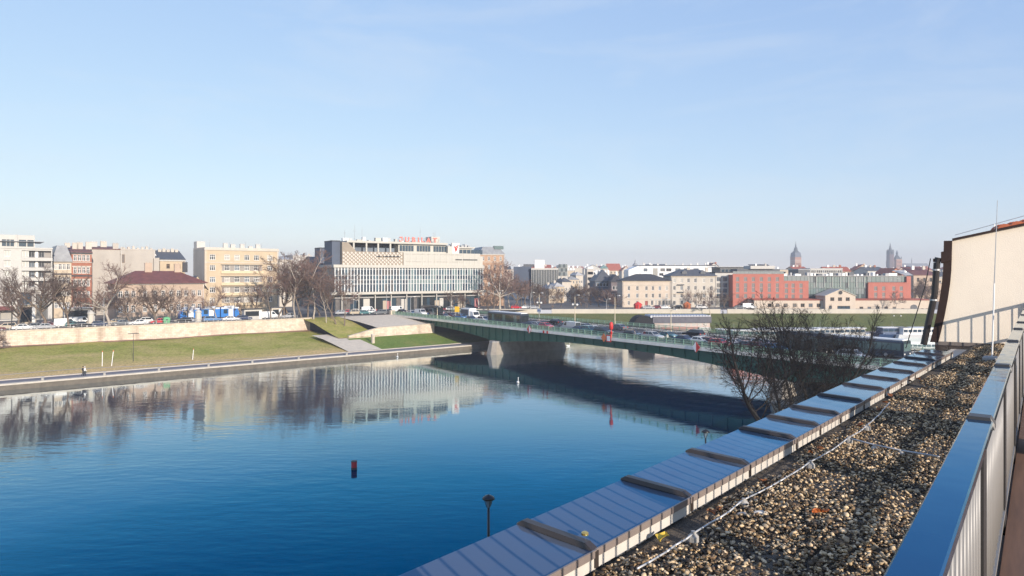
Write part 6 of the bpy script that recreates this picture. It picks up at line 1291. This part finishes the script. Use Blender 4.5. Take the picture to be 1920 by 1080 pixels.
# parked cars along the left street
G2 = "cars parked along the left bank wall"
for kind, x, n, dz, col, lab in (('sedan',44,190.6,0,'white',"white sedan parked in front of the white modern block"),('hatch',72,192,0,'grey',"dark hatchback beside the first spreading tree"),('hatch',94,195,0,'maroon',"maroon hatchback right of the white block's shopfront"),('sedan',82,189.9,0,'silver',"silver sedan half behind the first tree trunk"),('sedan',150,191,0,'black',"black sedan in front of the red brick tenement"),('hatch',139,194,0,'teal',"teal hatchback under the red brick tenement"),
    ('hatch',188,191,0,'navy',"navy hatchback with white roof by the reddish tree"),('sedan',174,195,0,'beige',"beige sedan in the gap beside the fire wall"),('sedan',228,192,0,'grey',"grey sedan at the left end of the red roofed house"),('sedan',259,190.8,0,'white',"white sedan parked before the red roofed house"),('estate',268,196,0,'white',"white estate behind the white sedan before the red roofed house"),('hatch',297,192,0,'red',"red hatchback before the red roofed house"),('hatch',343,191,0,'black',"black hatchback in front of the tram's nose"),('sedan',358,193,0,'silver',"silver sedan in front of the tram"),('estate',397,191.4,0,'blue',"blue estate in front of the tram's middle"),('sedan',383,193.5,0,'black',"black sedan left of the blue estate"),('sedan',432,191,0,'white',"white sedan in front of the tram's tail"),('hatch',458,192,0,'navy',"navy hatchback just right of the tram"),('hatch',540,193,0,'silver',"silver hatchback among the grove trees"),('estate',10,194,0,'beige',"beige estate at the far left edge of the street"),('sedan',-12,191,0,'maroon',"maroon sedan cut by the left picture edge"),('hatch',213,196,0,'beige',"beige hatchback behind the reddish tree trunk")):
    v = on_n(x,n); car(kind, P3(v,7.22), UA+(math.pi if R.random() < .4 else 0), col, lab, G2)
for x, n, col, lab in ((124,194.5,'white',"white van parked before the red brick tenement"),(150,200,'white',"white delivery van behind the black sedan"),(505,194,'white',"white van beside the kiosk at the yellow house")): car('van', P3(on_n(x,n),7.22), UA, col, lab, "vans on the left bank street")
# cars and vans in front of the department store and along the far embankment
G3 = "cars in front of the department store"
for kind, x, Y, col, lab in (('sedan',640,214,'silver',"silver sedan at the store's left corner"),('hatch',655,216,'red',"red hatchback before the store's left corner"),('estate',668,213,'beige',"beige estate above the paved slope"),('hatch',684,214,'teal',"teal hatchback above the paved slope"),('sedan',697,218,'white',"white sedan before the store's first columns"),('estate',712,214,'grey',"grey estate near the bridge's end pillar"),('sedan',727,220,'black',"black sedan before the store's pink poster"),('hatch',800,232,'white',"white hatchback before the store's centre doors"),('sedan',824,236,'red',"red sedan before the store's right half"),('hatch',846,238,'silver',"silver hatchback before the store's right shopfronts"),('sedan',664,222,'white',"white sedan deep under the store's canopy edge")):
    car(kind, (px(x,0,Y).x,Y,7.22), R.choice((.55,.6,3.7,3.74)), col, lab, G3)
for x, Y, col, lab in ((690,222,'white',"white van before the store's left shopfronts"),(745,226,'white',"white van before the store's second pink poster")): car('van', (px(x,0,Y).x,Y,7.22), .57, col, lab, "vans in front of the department store")
G4 = "cars along the far embankment road"
for kind, x, col, lab in (('sedan',1215,'silver',"silver car before the three storey cream house"),('hatch',1246,'white',"white car at the seam of the two cream houses"),('hatch',1270,'black',"black car before the four storey cream house"),('estate',1318,'white',"white car before the four storey house's right end"),('hatch',1228,'maroon',"maroon car before the cream house's shop windows"),('sedan',1384,'grey',"grey car before the coral hotel's left corner"),('sedan',985,'white',"white car on the embankment by the blue office"),('hatch',968,'orange' if False else 'red',"red car on the embankment behind the long bus"),('sedan',1000,'silver',"silver car on the embankment under the brown trees")):
    car(kind, (px(x,0,249).x,249+R.uniform(-1,1.5),7.22), 0 if R.random() < .5 else math.pi, col, lab, G4)
car('van', (px(1404,0,248.5).x,248.5,7.22), 0, 'white', "white van before the coral hotel", None)
# ------------------------------------------------------------------ street furniture
def lamp_on(p, h, label, arms=1, rz=0., m=None, name="street_lamp", group="street lamps"):
    t = thing(name, p, rz, label, "street lamp", group); m = m or M['steel']
    MB().tube((0,0,0),(0,0,h),.11,.06,8).build("pole", m, t); MB().lathe([(.18,0),(.18,.5),(.12,.6)], 8).build("base", m, t)
    for i in range(arms):
        s = 1 if i == 0 else -1; MB().path([(0,0,h-.1),(s*.5,0,h+.15),(s*1.1,0,h+.22)],.045,6).build("arm", m, t); MB().box(min(s*.9,s*1.6),max(s*.9,s*1.6),-.16,.16,h+.14,h+.30).build("lamp_head", M['lampglass'], t)
    return t
yl = mat("old_yellowed_concrete", (.58,.50,.36), .85, var=.08, scale=2)
def blamp(x, q, ytop, label, arms=1, balls=0):
    p = bp(x,q); t = lamp_on(p+Vector((0,0,.1)), hz(ytop,p.y)-DZ-.3, label, arms, ba, yl, group="lamps on the bridge")
    if balls:
        for s in (-1,1): MB().path([(0,0,4.5),(s*.8,0,4.7)],.05,5).build("side_arm", yl, t); MB().lathe([(.1,0),(.32,.2),(.32,.45),(.1,.6)],10,(s*.8,0,4.65)).build("globe", M['lampglass'], t)
blamp(1011, 20.5, 549, "concrete lamp with white blue plate on the bridge near the red car", 1, 1); blamp(1078, 20.5, 553, "yellowish lamp with two side globes in the middle of the bridge", 1, 1); blamp(1153, 20.5, 554, "plain lamp on the bridge just right of the signal lantern", 1)
blamp(1258, 20.5, 580, "lamp on the bridge before the moored barge", 1); blamp(937, 20.5, 545, "pale lamp on the bridge above the long bus", 1); blamp(820, 1.6, 575, "short lamp post at the near pavement left part of the bridge", 1)
p = bp(1011,20.2); t = thing("road_sign", p+Vector((0,0,.2)), ba+math.pi/2*0, "white and blue road sign on the bridge lamp near the red car", "sign"); MB().box(-.9,.9,-.05,.0,2.2,3.3).build("plate", M['whitepaint'], t); MB().box(-.6,.6,-.065,-.051,2.5,3.0).build("blue_field", mat("sign_pale_blue",(.35,.42,.62),.5), t); MB().tube((0,.05,0),(0,.05,3.3),.06,.06,6).build("post", M['steel'], t)
p = bp(857,6.5); t = thing("road_sign", p, ba+.6, "yellow road works board before the department store", "sign"); MB().box(-.75,.75,-.06,0,2.0,3.6).build("plate", M['yel'], t)
for s in (-.5,.5): MB().tube((s,.04,0),(s,.04,2),.06,.06,6).build("post", M['steel'], t)
for x, n, yt, lab in ((250,158,626,"thin black lamp with flat T head on the riverside lawn"),): 
    v = on_n(x,n); z0_ = float(np.interp(n,ns,zs)); t = thing("lawn_lamp", P3(v,z0_), UA, lab, "street lamp"); h = hz(yt,v.y)-z0_; MB().tube((0,0,-.1),(0,0,h),.06,.045,6).build("pole", M['dark'], t); MB().box(-1.0,1.0,-.15,.15,h,h+.14).build("lamp_head", M['dark'], t)
for x, n, yt, lab in ((195,190.3,545,"tall pale lamp post before the blank fire wall"),(22,190.5,560,"dark thin lamp post before the white modern block"),(440,198,560,"lamp post behind the tram"),(352,198,575,"lamp post at the tram's front section")):
    v = on_n(x,n); lamp_on(P3(v,7.2), hz(yt,v.y)-7.5, lab, 1, UA, M['steel'] if 'pale' in lab else M['dark'], group="lamps along the left bank street")
for x, yt, lab in ((725,548,"lamp post before the store's second column"),(770,556,"lamp post before the store's centre"),(845,548,"dark lamp post before the store's right doors"),(663,552,"lamp post before the store's left corner")):
    p = px(x,0,216); lamp_on((p.x,216,7.2), hz(yt,216)-7.5, lab, 1, .5, M['dark'] if 'dark' in lab else M['steel'], group="lamps before the department store")
for x, yt, lab in ((995,548,"slim grey mast on the embankment left of the first bridge lamp"),(1137,560,"slim grey pole in front of the dark blue house")):
    p = px(x,0,247); lamp_on((p.x,247,7.2), hz(yt,247)-7.5, lab, 1, 0, M['steel'], group="poles on the far embankment")
# near promenade lamps: black pole, lantern with domed cap
def promenade_lamp(x, ytop, Y, label):
    z = hz(ytop,Y); X = (x-CX)/F*Y; t = thing("promenade_lamp", (X,Y,4.1), 0, label, "street lamp", "black lanterns on the near promenade"); h = z-4.1
    MB().tube((0,0,0),(0,0,h-.62),.085,.06,8).build("pole", M['blackp'], t, smooth=True); MB().lathe([(.16,0),(.16,.7),(.10,.9)],10).build("base", M['blackp'], t)
    MB().lathe([(.30,h-.20),(.33,h-.18),(.28,h-.08),(.17,h-.01),(.05,h+.03),(.02,h+.06)],14).build("cap", M['blackp'], t, smooth=True)
    MB().lathe([(.07,h-.62),(.19,h-.22)],10).build("lantern_glass", mat("clear_lantern",(.16,.22,.28),.1,spec=.9), t)
    for i in range(4):
        a = i*math.pi/2+.4; MB().path([(.06*math.cos(a),.06*math.sin(a),h-.64),(.17*math.cos(a),.17*math.sin(a),h-.42),(.21*math.cos(a),.21*math.sin(a),h-.19)],.016,5).build("rib", M['blackp'], t)
promenade_lamp(916, 929, 34, "black lantern standing alone against the blue water, nearest the camera"); promenade_lamp(1323, 806, 53, "smaller black lantern at the coping left of the dark trees")
# bollards on the quay edge, marker posts on the lawn
for i, x in enumerate((80,196,298,391,473,560,650)):
    v = on_n(x,145.0); t = MB().lathe([(.30,0),(.30,.10),(.22,.16),(.22,.36),(.32,.44),(.32,.56),(.18,.62)],10).build("mooring_bollard", M['conc'], loc=P3(v,QZ), smooth=False); tag(t, ["white bollard on the quay, leftmost of the row","white bollard on the quay right of the walking person","white bollard on the quay below the marker stakes","white bollard on the quay right of the single stake's shadow","white bollard on the quay below the yellow house","white bollard on the quay below the wall's end","white bollard on the quay below the ramp"][i], "bollard", "white bollards on the quay edge", "thing")
for x, n, yt, lab, lean in ((191.5,155.4,658,"white marker stake left of the pair on the lawn",.06),(209,155.0,657,"leaning white marker stake right of the pair on the lawn",.35),(361,155.5,654,"single white marker stake on the lawn below the red roofed house",.22)):
    v = on_n(x,n); z0_ = float(np.interp(n,ns,zs)); h = hz(yt,v.y)-z0_; t = thing("marker_stake", P3(v,z0_), UA, lab, "stake", "white marker stakes on the lawn"); MB().tube((0,0,-.2),(lean,0,h),.07,.06,6).build("post", M['whitepaint'], t); MB().tube((lean*.93,0,h*.92),(lean,0,h+.02),.08,.07,6).build("top_band", M['orangep'], t)
t = thing("stone_post", P3(un(83.3,157),2.2), UA, "squat stone gate post where the ramp path meets the quay", "post"); MB().box(-.35,.35,-.35,.35,-.3,2.0).build("shaft", M['stone'], t); MB().box(-.45,.45,-.45,.45,2.0,2.25).build("cap", M['pale'], t)
# advertising pillars, kiosks, booths and containers along the left street
def pillar(x, n, h, label, m):
    v = on_n(x,n); t = thing("advertising_pillar", P3(v,7.2), 0, label, "advertising pillar"); MB().lathe([(.8,0),(.8,.3),(.7,.35),(.7,h-.5),(.85,h-.45),(.85,h-.25),(.5,h+.1),(.1,h+.4)],14).build("column", m, t)
    for i in range(4): a = i*1.57+.5; q = MB().box(-.36,.36,-.04,.0,.6,h-.9).build("poster", [M['whitepaint'],M['peach'],M['blank'],M['pale']][i], t, loc=(math.cos(a)*.70,math.sin(a)*.70,0)); q.rotation_euler = (0,0,a+math.pi/2)
pillar(171, 192, 3.6, "pale poster covered pillar in front of the fire wall gap", M['white']); pillar(372, 189.8, 3.2, "white round pillar before the tram's middle", M['white'])
def kiosk(x, n, w, h, m, label, roof):
    v = on_n(x,n); t = thing("kiosk", P3(v,7.2), UA, label, "kiosk"); MB().box(-w/2,w/2,0,2.2,-.1,h).build("wall", m, t); MB().box(-w/2-.25,w/2+.25,-.35,2.4,h,h+.2).build("roof", roof, t); MB().box(-w/2+.3,w/2-.3,-.03,.0-.002,1.0,h-.5).build("window", M['glass'], t); MB().box(w/2-.9,w/2-.2,-.05,-.031,.1,h-.4).build("door", M['frame'], t)
kiosk(475,193,5,2.9,M['white'],"white panelled kiosk at the yellow house's right corner",M['darkroof']); kiosk(519,196,3,3.0,M['pale'],"pale booth under the grove trees",M['slate']); kiosk(146,201,6,4.2,M['white'],"white covered market stall before the red brick tenement",M['whitepaint']); kiosk(52,205,3.5,5.2,M['cream'],"cream pavilion at the white block's right shopfront",M['pale'])
v = on_n(312,189.6); t = thing("waste_container", P3(v,7.2), UA, "green recycling container beside the red hatchback", "container"); MB().loft([[(-.8*k,-.6*k,z),(.8*k,-.6*k,z),(.8*k,.6*k,z),(-.8*k,.6*k,z)] for z,k in ((0,.85),(1.4,1),(1.75,.8),(1.9,.4))]).build("body", mat("container_green",(.10,.34,.16),.5), t); MB().box(-.2,.2,-.62,-.56,1.0,1.3).build("slot", M['blackp'], t)
for x, lab in ((1196,"red parasol tent left of the cream house's red door"),(1288,"orange tent before the four storey cream house")):
    p = px(x,0,250); m_ = M['red'] if 'red' in lab[:4] else M['orangep']; t = thing("tent", (p.x,250,7.2), 0, lab, "tent"); MB().lathe([(1.7,1.5),(1.3,2.0),(.1,2.7)],8).build("canopy", m_, t)
    for i in range(4): a = i*1.57; MB().tube((math.cos(a)*1.7,math.sin(a)*1.7,0),(math.cos(a)*1.7,math.sin(a)*1.7,1.7),.05,.05,5).build("leg", M['steel'], t)
    MB().lathe([(1.35,0),(1.5,1.5)],8).build("side_cloth", m_, t)
for i in range(30):
    pass
# low railing between street and wall: posts and bars
t = thing("street_railing", P3(un(-60,188.6),7.2), UA, "thin metal pedestrian railing above the retaining wall", "railing")
rp_ = MB().box(-.04,.04,-.04,.04,0,1.05).mesh("railing_post", M['steel'])
for i in range(60): obj("railing_post", rp_, t, (i*2.3,0,0))
for z in (.5,1.0): MB().box(0,136,-.025,.025,z,z+.05).build("railing_bar", M['steel'], t)

# ------------------------------------------------------------------ people
def person(p, rz, label, top, legs, hair, pose='walk', h=1.75, skin=(.55,.36,.26), bag=None, group=None):
    """one continuous skinned body, mid-stride; clothing colours by height, hair as a child"""
    s = h/1.75; st = .30 if pose == 'walk' else .06
    vs = [(0,0,.95),(0,.0,1.15),(0,.01,1.40),(0,.02,1.52),(0,.03,1.64),                       # pelvis, waist, chest, neck, head
          (-.09,0,.90),(-.10,st*.45,.50),(-.10,st*.55-.06,.09),(-.10,st*.55+.10,.04),          # left leg forward
          (.09,0,.90),(.10,-st*.25,.50),(.10,-st*.95,.12),(.10,-st*.95+.13,.04),               # right leg back
          (-.19,.01,1.40),(-.24,-.10,1.14),(-.24,.02,.92),(-.24,.06,.84),(.19,.01,1.40),(.24,.06,1.14),(.23,.22,.96),(.23,.27,.90)]
    ed = [(0,1),(1,2),(2,3),(3,4),(0,5),(5,6),(6,7),(7,8),(0,9),(9,10),(10,11),(11,12),(2,13),(13,14),(14,15),(15,16),(2,17),(17,18),(18,19),(19,20)]
    rad = [.14,.13,.16,.065,.105,.10,.075,.05,.045,.10,.075,.05,.045,.075,.055,.04,.04,.075,.055,.04,.04]
    me = bpy.data.meshes.new("person"); me.from_pydata([(x*s,y*s,z*s) for x,y,z in vs], ed, []); o = bpy.data.objects.new("person", me); COL.objects.link(o)
    o.modifiers.new("skin",'SKIN'); sv = me.skin_vertices[0].data
    for i, r in enumerate(rad): sv[i].radius = (r*s,r*s*.85); sv[i].use_root = (i == 0)
    sub = o.modifiers.new("sub",'SUBSURF'); sub.levels = 1; sub.render_levels = 1
    dg = bpy.context.evaluated_depsgraph_get(); m2 = bpy.data.meshes.new_from_object(o.evaluated_get(dg)); bpy.data.objects.remove(o); bpy.data.meshes.remove(me)
    m2.materials.clear()
    for c in (top, legs, mat("skin_%d" % int(skin[0]*100), skin, .6), M['blackp']): m2.materials.append(c)
    for f in m2.polygons:
        z = f.center.z/s; x = abs(f.center.x)/s; f.material_index = 2 if z > 1.50 or (x > .2 and z < .90) else 3 if z < .09 else 1 if (z < .93 and x < .2) else 0; f.use_smooth = True
    o = obj("person", m2); o.location = p; o.rotation_euler = (0,0,rz); tag(o, label, "person", group, "thing")
    hb_ = MB().lathe([(.02,-.10),(.095,-.06),(.118,.0),(.10,.07),(.03,.115)],10,(0,.005*s,1.69*s)); hb_.build("hair", hair, o, smooth=True)
    if bag: MB().box(-.16,.16,-.30,-.13,1.08,1.45).build("backpack", bag, o)
    return o
whitej = mat("white_jacket",(.75,.73,.70),.8); darkt = mat("dark_trousers",(.025,.025,.03),.8); dh = mat("dark_hair",(.03,.02,.015),.7); bluej = mat("blue_jacket",(.06,.12,.28),.8); redj = mat("red_jacket",(.45,.05,.05),.8); greyj = mat("grey_coat",(.20,.20,.21),.9); bj = mat("black_coat",(.02,.02,.022),.8)
person(P3(on_n(159,146.6),QZ-.02), UA-1.57+.2, "person in white jacket and dark trousers walking along the quay", whitej, darkt, mat("grey_hair",(.5,.48,.45),.8))
person(P3(on_n(155.5,147.0),QZ-.02), UA-1.57+.2, "person in black coat close beside the one in the white jacket", bj, darkt, dh)
person(bp(1251,1.3)+Vector((0,0,.16)), ba, "person in pale coat walking on the bridge pavement", mat("pale_coat",(.62,.60,.50),.8), darkt, dh)
for x, q, lab, tp in ((802,1.4,"person in blue jacket on the bridge pavement near the coach",bluej),(1190,1.5,"person in grey coat on the bridge pavement right of the lantern",greyj)): person(bp(x,q)+Vector((0,0,.16)), ba+math.pi, lab, tp, darkt, dh)
for x, Y, lab, tp in ((706,217,"person in red jacket before the store's left doors",redj),(756,221,"person in black coat before the store's centre",bj),(837,228,"person in white jacket before the store's right shopfronts",whitej)): person((px(x,0,Y).x,Y,7.2), R.uniform(0,6), lab, tp, darkt, dh)

# ------------------------------------------------------------------ on the water
pt = px(664,892,0); Yb_ = EYE*F/(880-HY); t = thing("river_buoy", ((664-CX)/F*Yb_,Yb_,0), .3, "red topped dark cylindrical buoy floating alone on the blue water", "buoy")
MB().lathe([(.30,-.5),(.30,.20),(.28,.22)],14).build("float", mat("dark_buoy",(.05,.03,.03),.6), t); MB().lathe([(.29,.22),(.29,.78),(.26,.82)],14).build("red_drum", mat("buoy_red",(.40,.025,.03),.5), t); MB().lathe([(.31,.82),(.31,.87),(.1,.90)],14).build("cap", M['dark'], t)
sm = mat("swan_white",(.78,.77,.74),.8)
def swan_mesh():
    b = MB(); b.loft([[(x,math.cos(a)*w,z0+math.sin(a)*h) for a in [i*math.pi/5 for i in range(10)]] for x,w,h,z0 in ((-.75,.02,.02,.36),(-.5,.16,.12,.24),(-.1,.27,.22,.16),(.3,.24,.20,.14),(.52,.10,.10,.16),(.60,.03,.03,.18))]); return b
def neck(): return MB().path([(.45,0,.2),(.60,0,.35),(.60,0,.6),(.52,0,.78),(.56,0,.90),(.70,0,.90)],.055,7).lathe([(.02,-.08),(.075,-.02),(.07,.05),(.02,.09)],8,(.62,0,.90))
swb = swan_mesh().mesh("swan", sm, True); swn = neck().mesh("neck", sm, True); bk = MB().loft([[(.70,-.03,.89),(.70,.03,.89),(.70,0,.94)],[(.85,-.01,.86),(.85,.01,.86),(.85,0,.88)]]).mesh("beak", M['orangep'])
for x, y, lab in ((848,657,"white swan leftmost of the cluster at the quay's tip"),(865,652,"white swan in the middle of the cluster at the quay's tip"),(876,651,"white swan rightmost of the cluster at the quay's tip"),(806,659,"white swan alone left of the cluster at the quay's tip"),(745,670,"white swan below the stone ramp wall"),(707,667,"white swan close under the quay kerb"),(650,669,"white swan leftmost along the quay"),(1065,649,"white bird on the water just right of the dark pier side"),(971,718,"white upright swan alone in mid river"),(896,649,"small white bird on the water left of the lit pier")):
    Y = EYE*F/(y-HY); o = obj("swan", swb, None, ((x-CX)/F*Y,Y,-.02), 1.45 if x == 971 else R.uniform(0,6.28)); tag(o, lab, "swan", "white swans on the river", "thing"); obj("neck", swn, o); obj("beak", bk, o)
# moored restaurant barge behind the bridge
Yq = 203; a = px(1188,0,Yq); w = px(1334,0,Yq).x-a.x; z_ = lambda y: hz(y,Yq)
t = thing("restaurant_barge", (a.x,Yq,0), .06, "moored restaurant barge with scalloped pale awning and black rounded end", "boat")
MB().prism([(0,0,-.4),(w,0,-.4),(w+.8,0,.9),(-.8,0,.9)],(0,7,0)).build("hull", M['slate'], t)
lx = lambda x: px(x,0,Yq).x-a.x
b = MB(); b.prism([(lx(1226),0,.9),(w,0,.9),(w,0,z_(603)),(lx(1226),0,z_(603))],(0,6.4,0)); b.build("saloon", mat("pinkish_saloon_wall",(.50,.40,.35),.8,var=.08,scale=.6), t)
sw_ = MB().box(.1,1.35,-.06,-.002,z_(612.5),z_(604.5)).mesh("window", mat("pale_curtain_window",(.42,.38,.34),.3)); x = lx(1245)
while x < w-1.6: obj("window", sw_, t, (x,0,0)); x += 1.75
MB().box(lx(1240),w+.05,-.10,-.003,z_(618),z_(613.5)).build("red_band", mat("faded_red_band",(.48,.20,.16),.7), t)
cp_ = [(lx(1188)+math.cos(math.pi-i*math.pi/10)*3.4+3.2, 0, 3.9+math.sin(i*math.pi/10)*3.6) for i in range(11)]+[(lx(1188)+6.6,0,.9),(lx(1188)-.2,0,.9)]; MB().prism(cp_,(0,6.4,0)).build("rounded_end", mat("black_tarpaulin",(.012,.012,.014),.9), t, loc=(0,-.25,0))
awm = mat("scalloped_awning",(.50,.50,.52),.8); aw_ = MB().lathe([(.42,-3.4),(.42,3.4)],10).mesh("awning_scallop", awm); k = 0; x = lx(1222)
while x < w: o = obj("awning_scallop", aw_, t, (x,3.2,z_(593.8))); o.rotation_euler = (math.pi/2,0,0); x += .9
MB().box(lx(1224),w+.3,-.5,6.6,z_(605.5),z_(594)).build("awning", mat("slate_awning",(.11,.105,.12),.8,var=.2,scale=1), t)
MB().box(lx(1312),lx(1333),-.8,-.1,.9,z_(621)+1.2).build("entrance", M['white'], t); MB().lathe([(.5,0),(.5,.1),(.2,.5)],10,(lx(1221),-.3,1.2)).build("white_ring", M['whitepaint'], t)
# boats by the far bank
def boat(x, Y, L, label, hull, cabin, decks=1, rz=0., Hh=1.2):
    X = (x-CX)/F*Y; t = thing("moored_boat", (X,Y,0), rz, label, "boat", "boats moored at the far bank"); b = MB(); w = L*.14+.6
    b.loft([[(x_*L,-ww*w,Hh*hz_),(x_*L,ww*w,Hh*hz_),(x_*L,ww*w*.7,-.3),(x_*L,-ww*w*.7,-.3)] for x_,ww,hz_ in ((-.5,.75,1),(-.3,1,.95),(.2,1,.95),(.4,.6,1.1),(.5,.06,1.3))]); b.build("hull", hull, t)
    z = Hh*.95
    for d in range(decks):
        x0,x1 = -.42*L+d*.06*L,.26*L-d*.1*L; MB().box(x0,x1,-w*.8,w*.8,z,z+2.0).build("cabin", cabin, t); MB().box(x0-.3,x1+.4,-w*.9,w*.9,z+2.0,z+2.12).build("roof", M['whitepaint'], t)
        n = max(3,int((x1-x0)/1.5)); wm_ = MB().box(.12,(x1-x0)/n-.12,-.02,.02,z+.8,z+1.6).mesh("window", M['glassb'])
        for i in range(n):
            for s in (-1,1): obj("window", wm_, t, (x0+i*(x1-x0)/n,s*(w*.8+.012),0))
        z += 2.12
    MB().tube((-.1*L,0,z),(-.1*L,0,z+1.8),.05,.03,5).build("mast", M['steel'], t); MB().path([(x_*L,-w*.9,Hh+.7) for x_ in (-.48,-.2,.2,.42)],.03,4).build("deck_rail", M['steel'], t); return t
wh = M['whitepaint']; nv = mat("navy_hull",(.035,.07,.15),.4,coat=.3)
boat(1722, 212, 16, "white passenger boat with long window row beside the gutter", wh, wh, 1, .1); boat(1680, 213, 13, "dark navy hulled boat left of the white passenger boat", nv, nv, 1, .05)
boat(1428, 205, 24, "white long river boat behind the dark trees' left twigs", wh, mat('dull_white_cabin',(.40,.40,.39),.7), 1, .02); boat(1490, 208, 24, "white long boat in the middle behind the dark trees", wh, mat('dull_white_cabin',(.40,.40,.39),.7), 1, .04); boat(1548, 210, 18, "white low boat behind the dark trees' right half", wh, M['white'], 1, .04); boat(1385, 206, 15, "dark roofed boat left of the long white boats", M['slate'], mat("dim_cabin",(.10,.10,.12),.6), 1, .02); boat(1598, 211, 12, "small white boat at the right tips of the dark trees", wh, M['white'], 1, .05)
# pontoon and stones by the right bank
t = thing("floating_pontoon", (px(1610,0,206).x,206,0), .05, "low brown pontoon under the far bank behind the bridge", "pontoon"); MB().box(-9,9,-1,1,-.2,.55).build("deck", mat("pontoon_wood",(.28,.17,.13),.8,var=.2,scale=1), t); MB().box(-9.1,9.1,-1.1,-1.002,.2,.5).build("fender", M['dark'], t)
# gulls' white specks resting on the far bank
gm__ = MB().loft([[(x,math.cos(a)*w,.16+math.sin(a)*w) for a in [i*math.pi/3 for i in range(6)]] for x,w in ((-.3,.03),(-.1,.12),(.12,.12),(.24,.05),(.32,.07),(.40,.01))]).mesh("gull", sm, True)
for x, y, lab in ((1676,593.5,"white gull resting on the far grass, left of two"),(1689,593.5,"white gull resting on the far grass, right of two")):
    Y = 240; o = obj("gull", gm__, None, ((x-CX)/F*Y,Y,hz(y,Y)-.1), 1); o.scale = (2,2,2); tag(o, lab, "gull", "gulls on the far bank", "thing")
# chimney pots, vents and dormers keep the near skyline uneven
# ------------------------------------------------------------------ winter haze over the river and the town
hm = bpy.data.materials.new("winter_haze"); hm.use_nodes = True; hn = hm.node_tree.nodes; hn.remove(hn["Principled BSDF"])
pv = hn.new("ShaderNodeVolumePrincipled"); pv.inputs["Color"].default_value = (.73,.76,.83,1); pv.inputs["Density"].default_value = .0004; pv.inputs["Anisotropy"].default_value = .0
hm.node_tree.links.new(pv.outputs[0], hn["Material Output"].inputs["Volume"])
hb = MB(); hb.box(-1500, 1900, -120, 2300, -2.2, 92); struct("haze", hb, hm, "stuff")
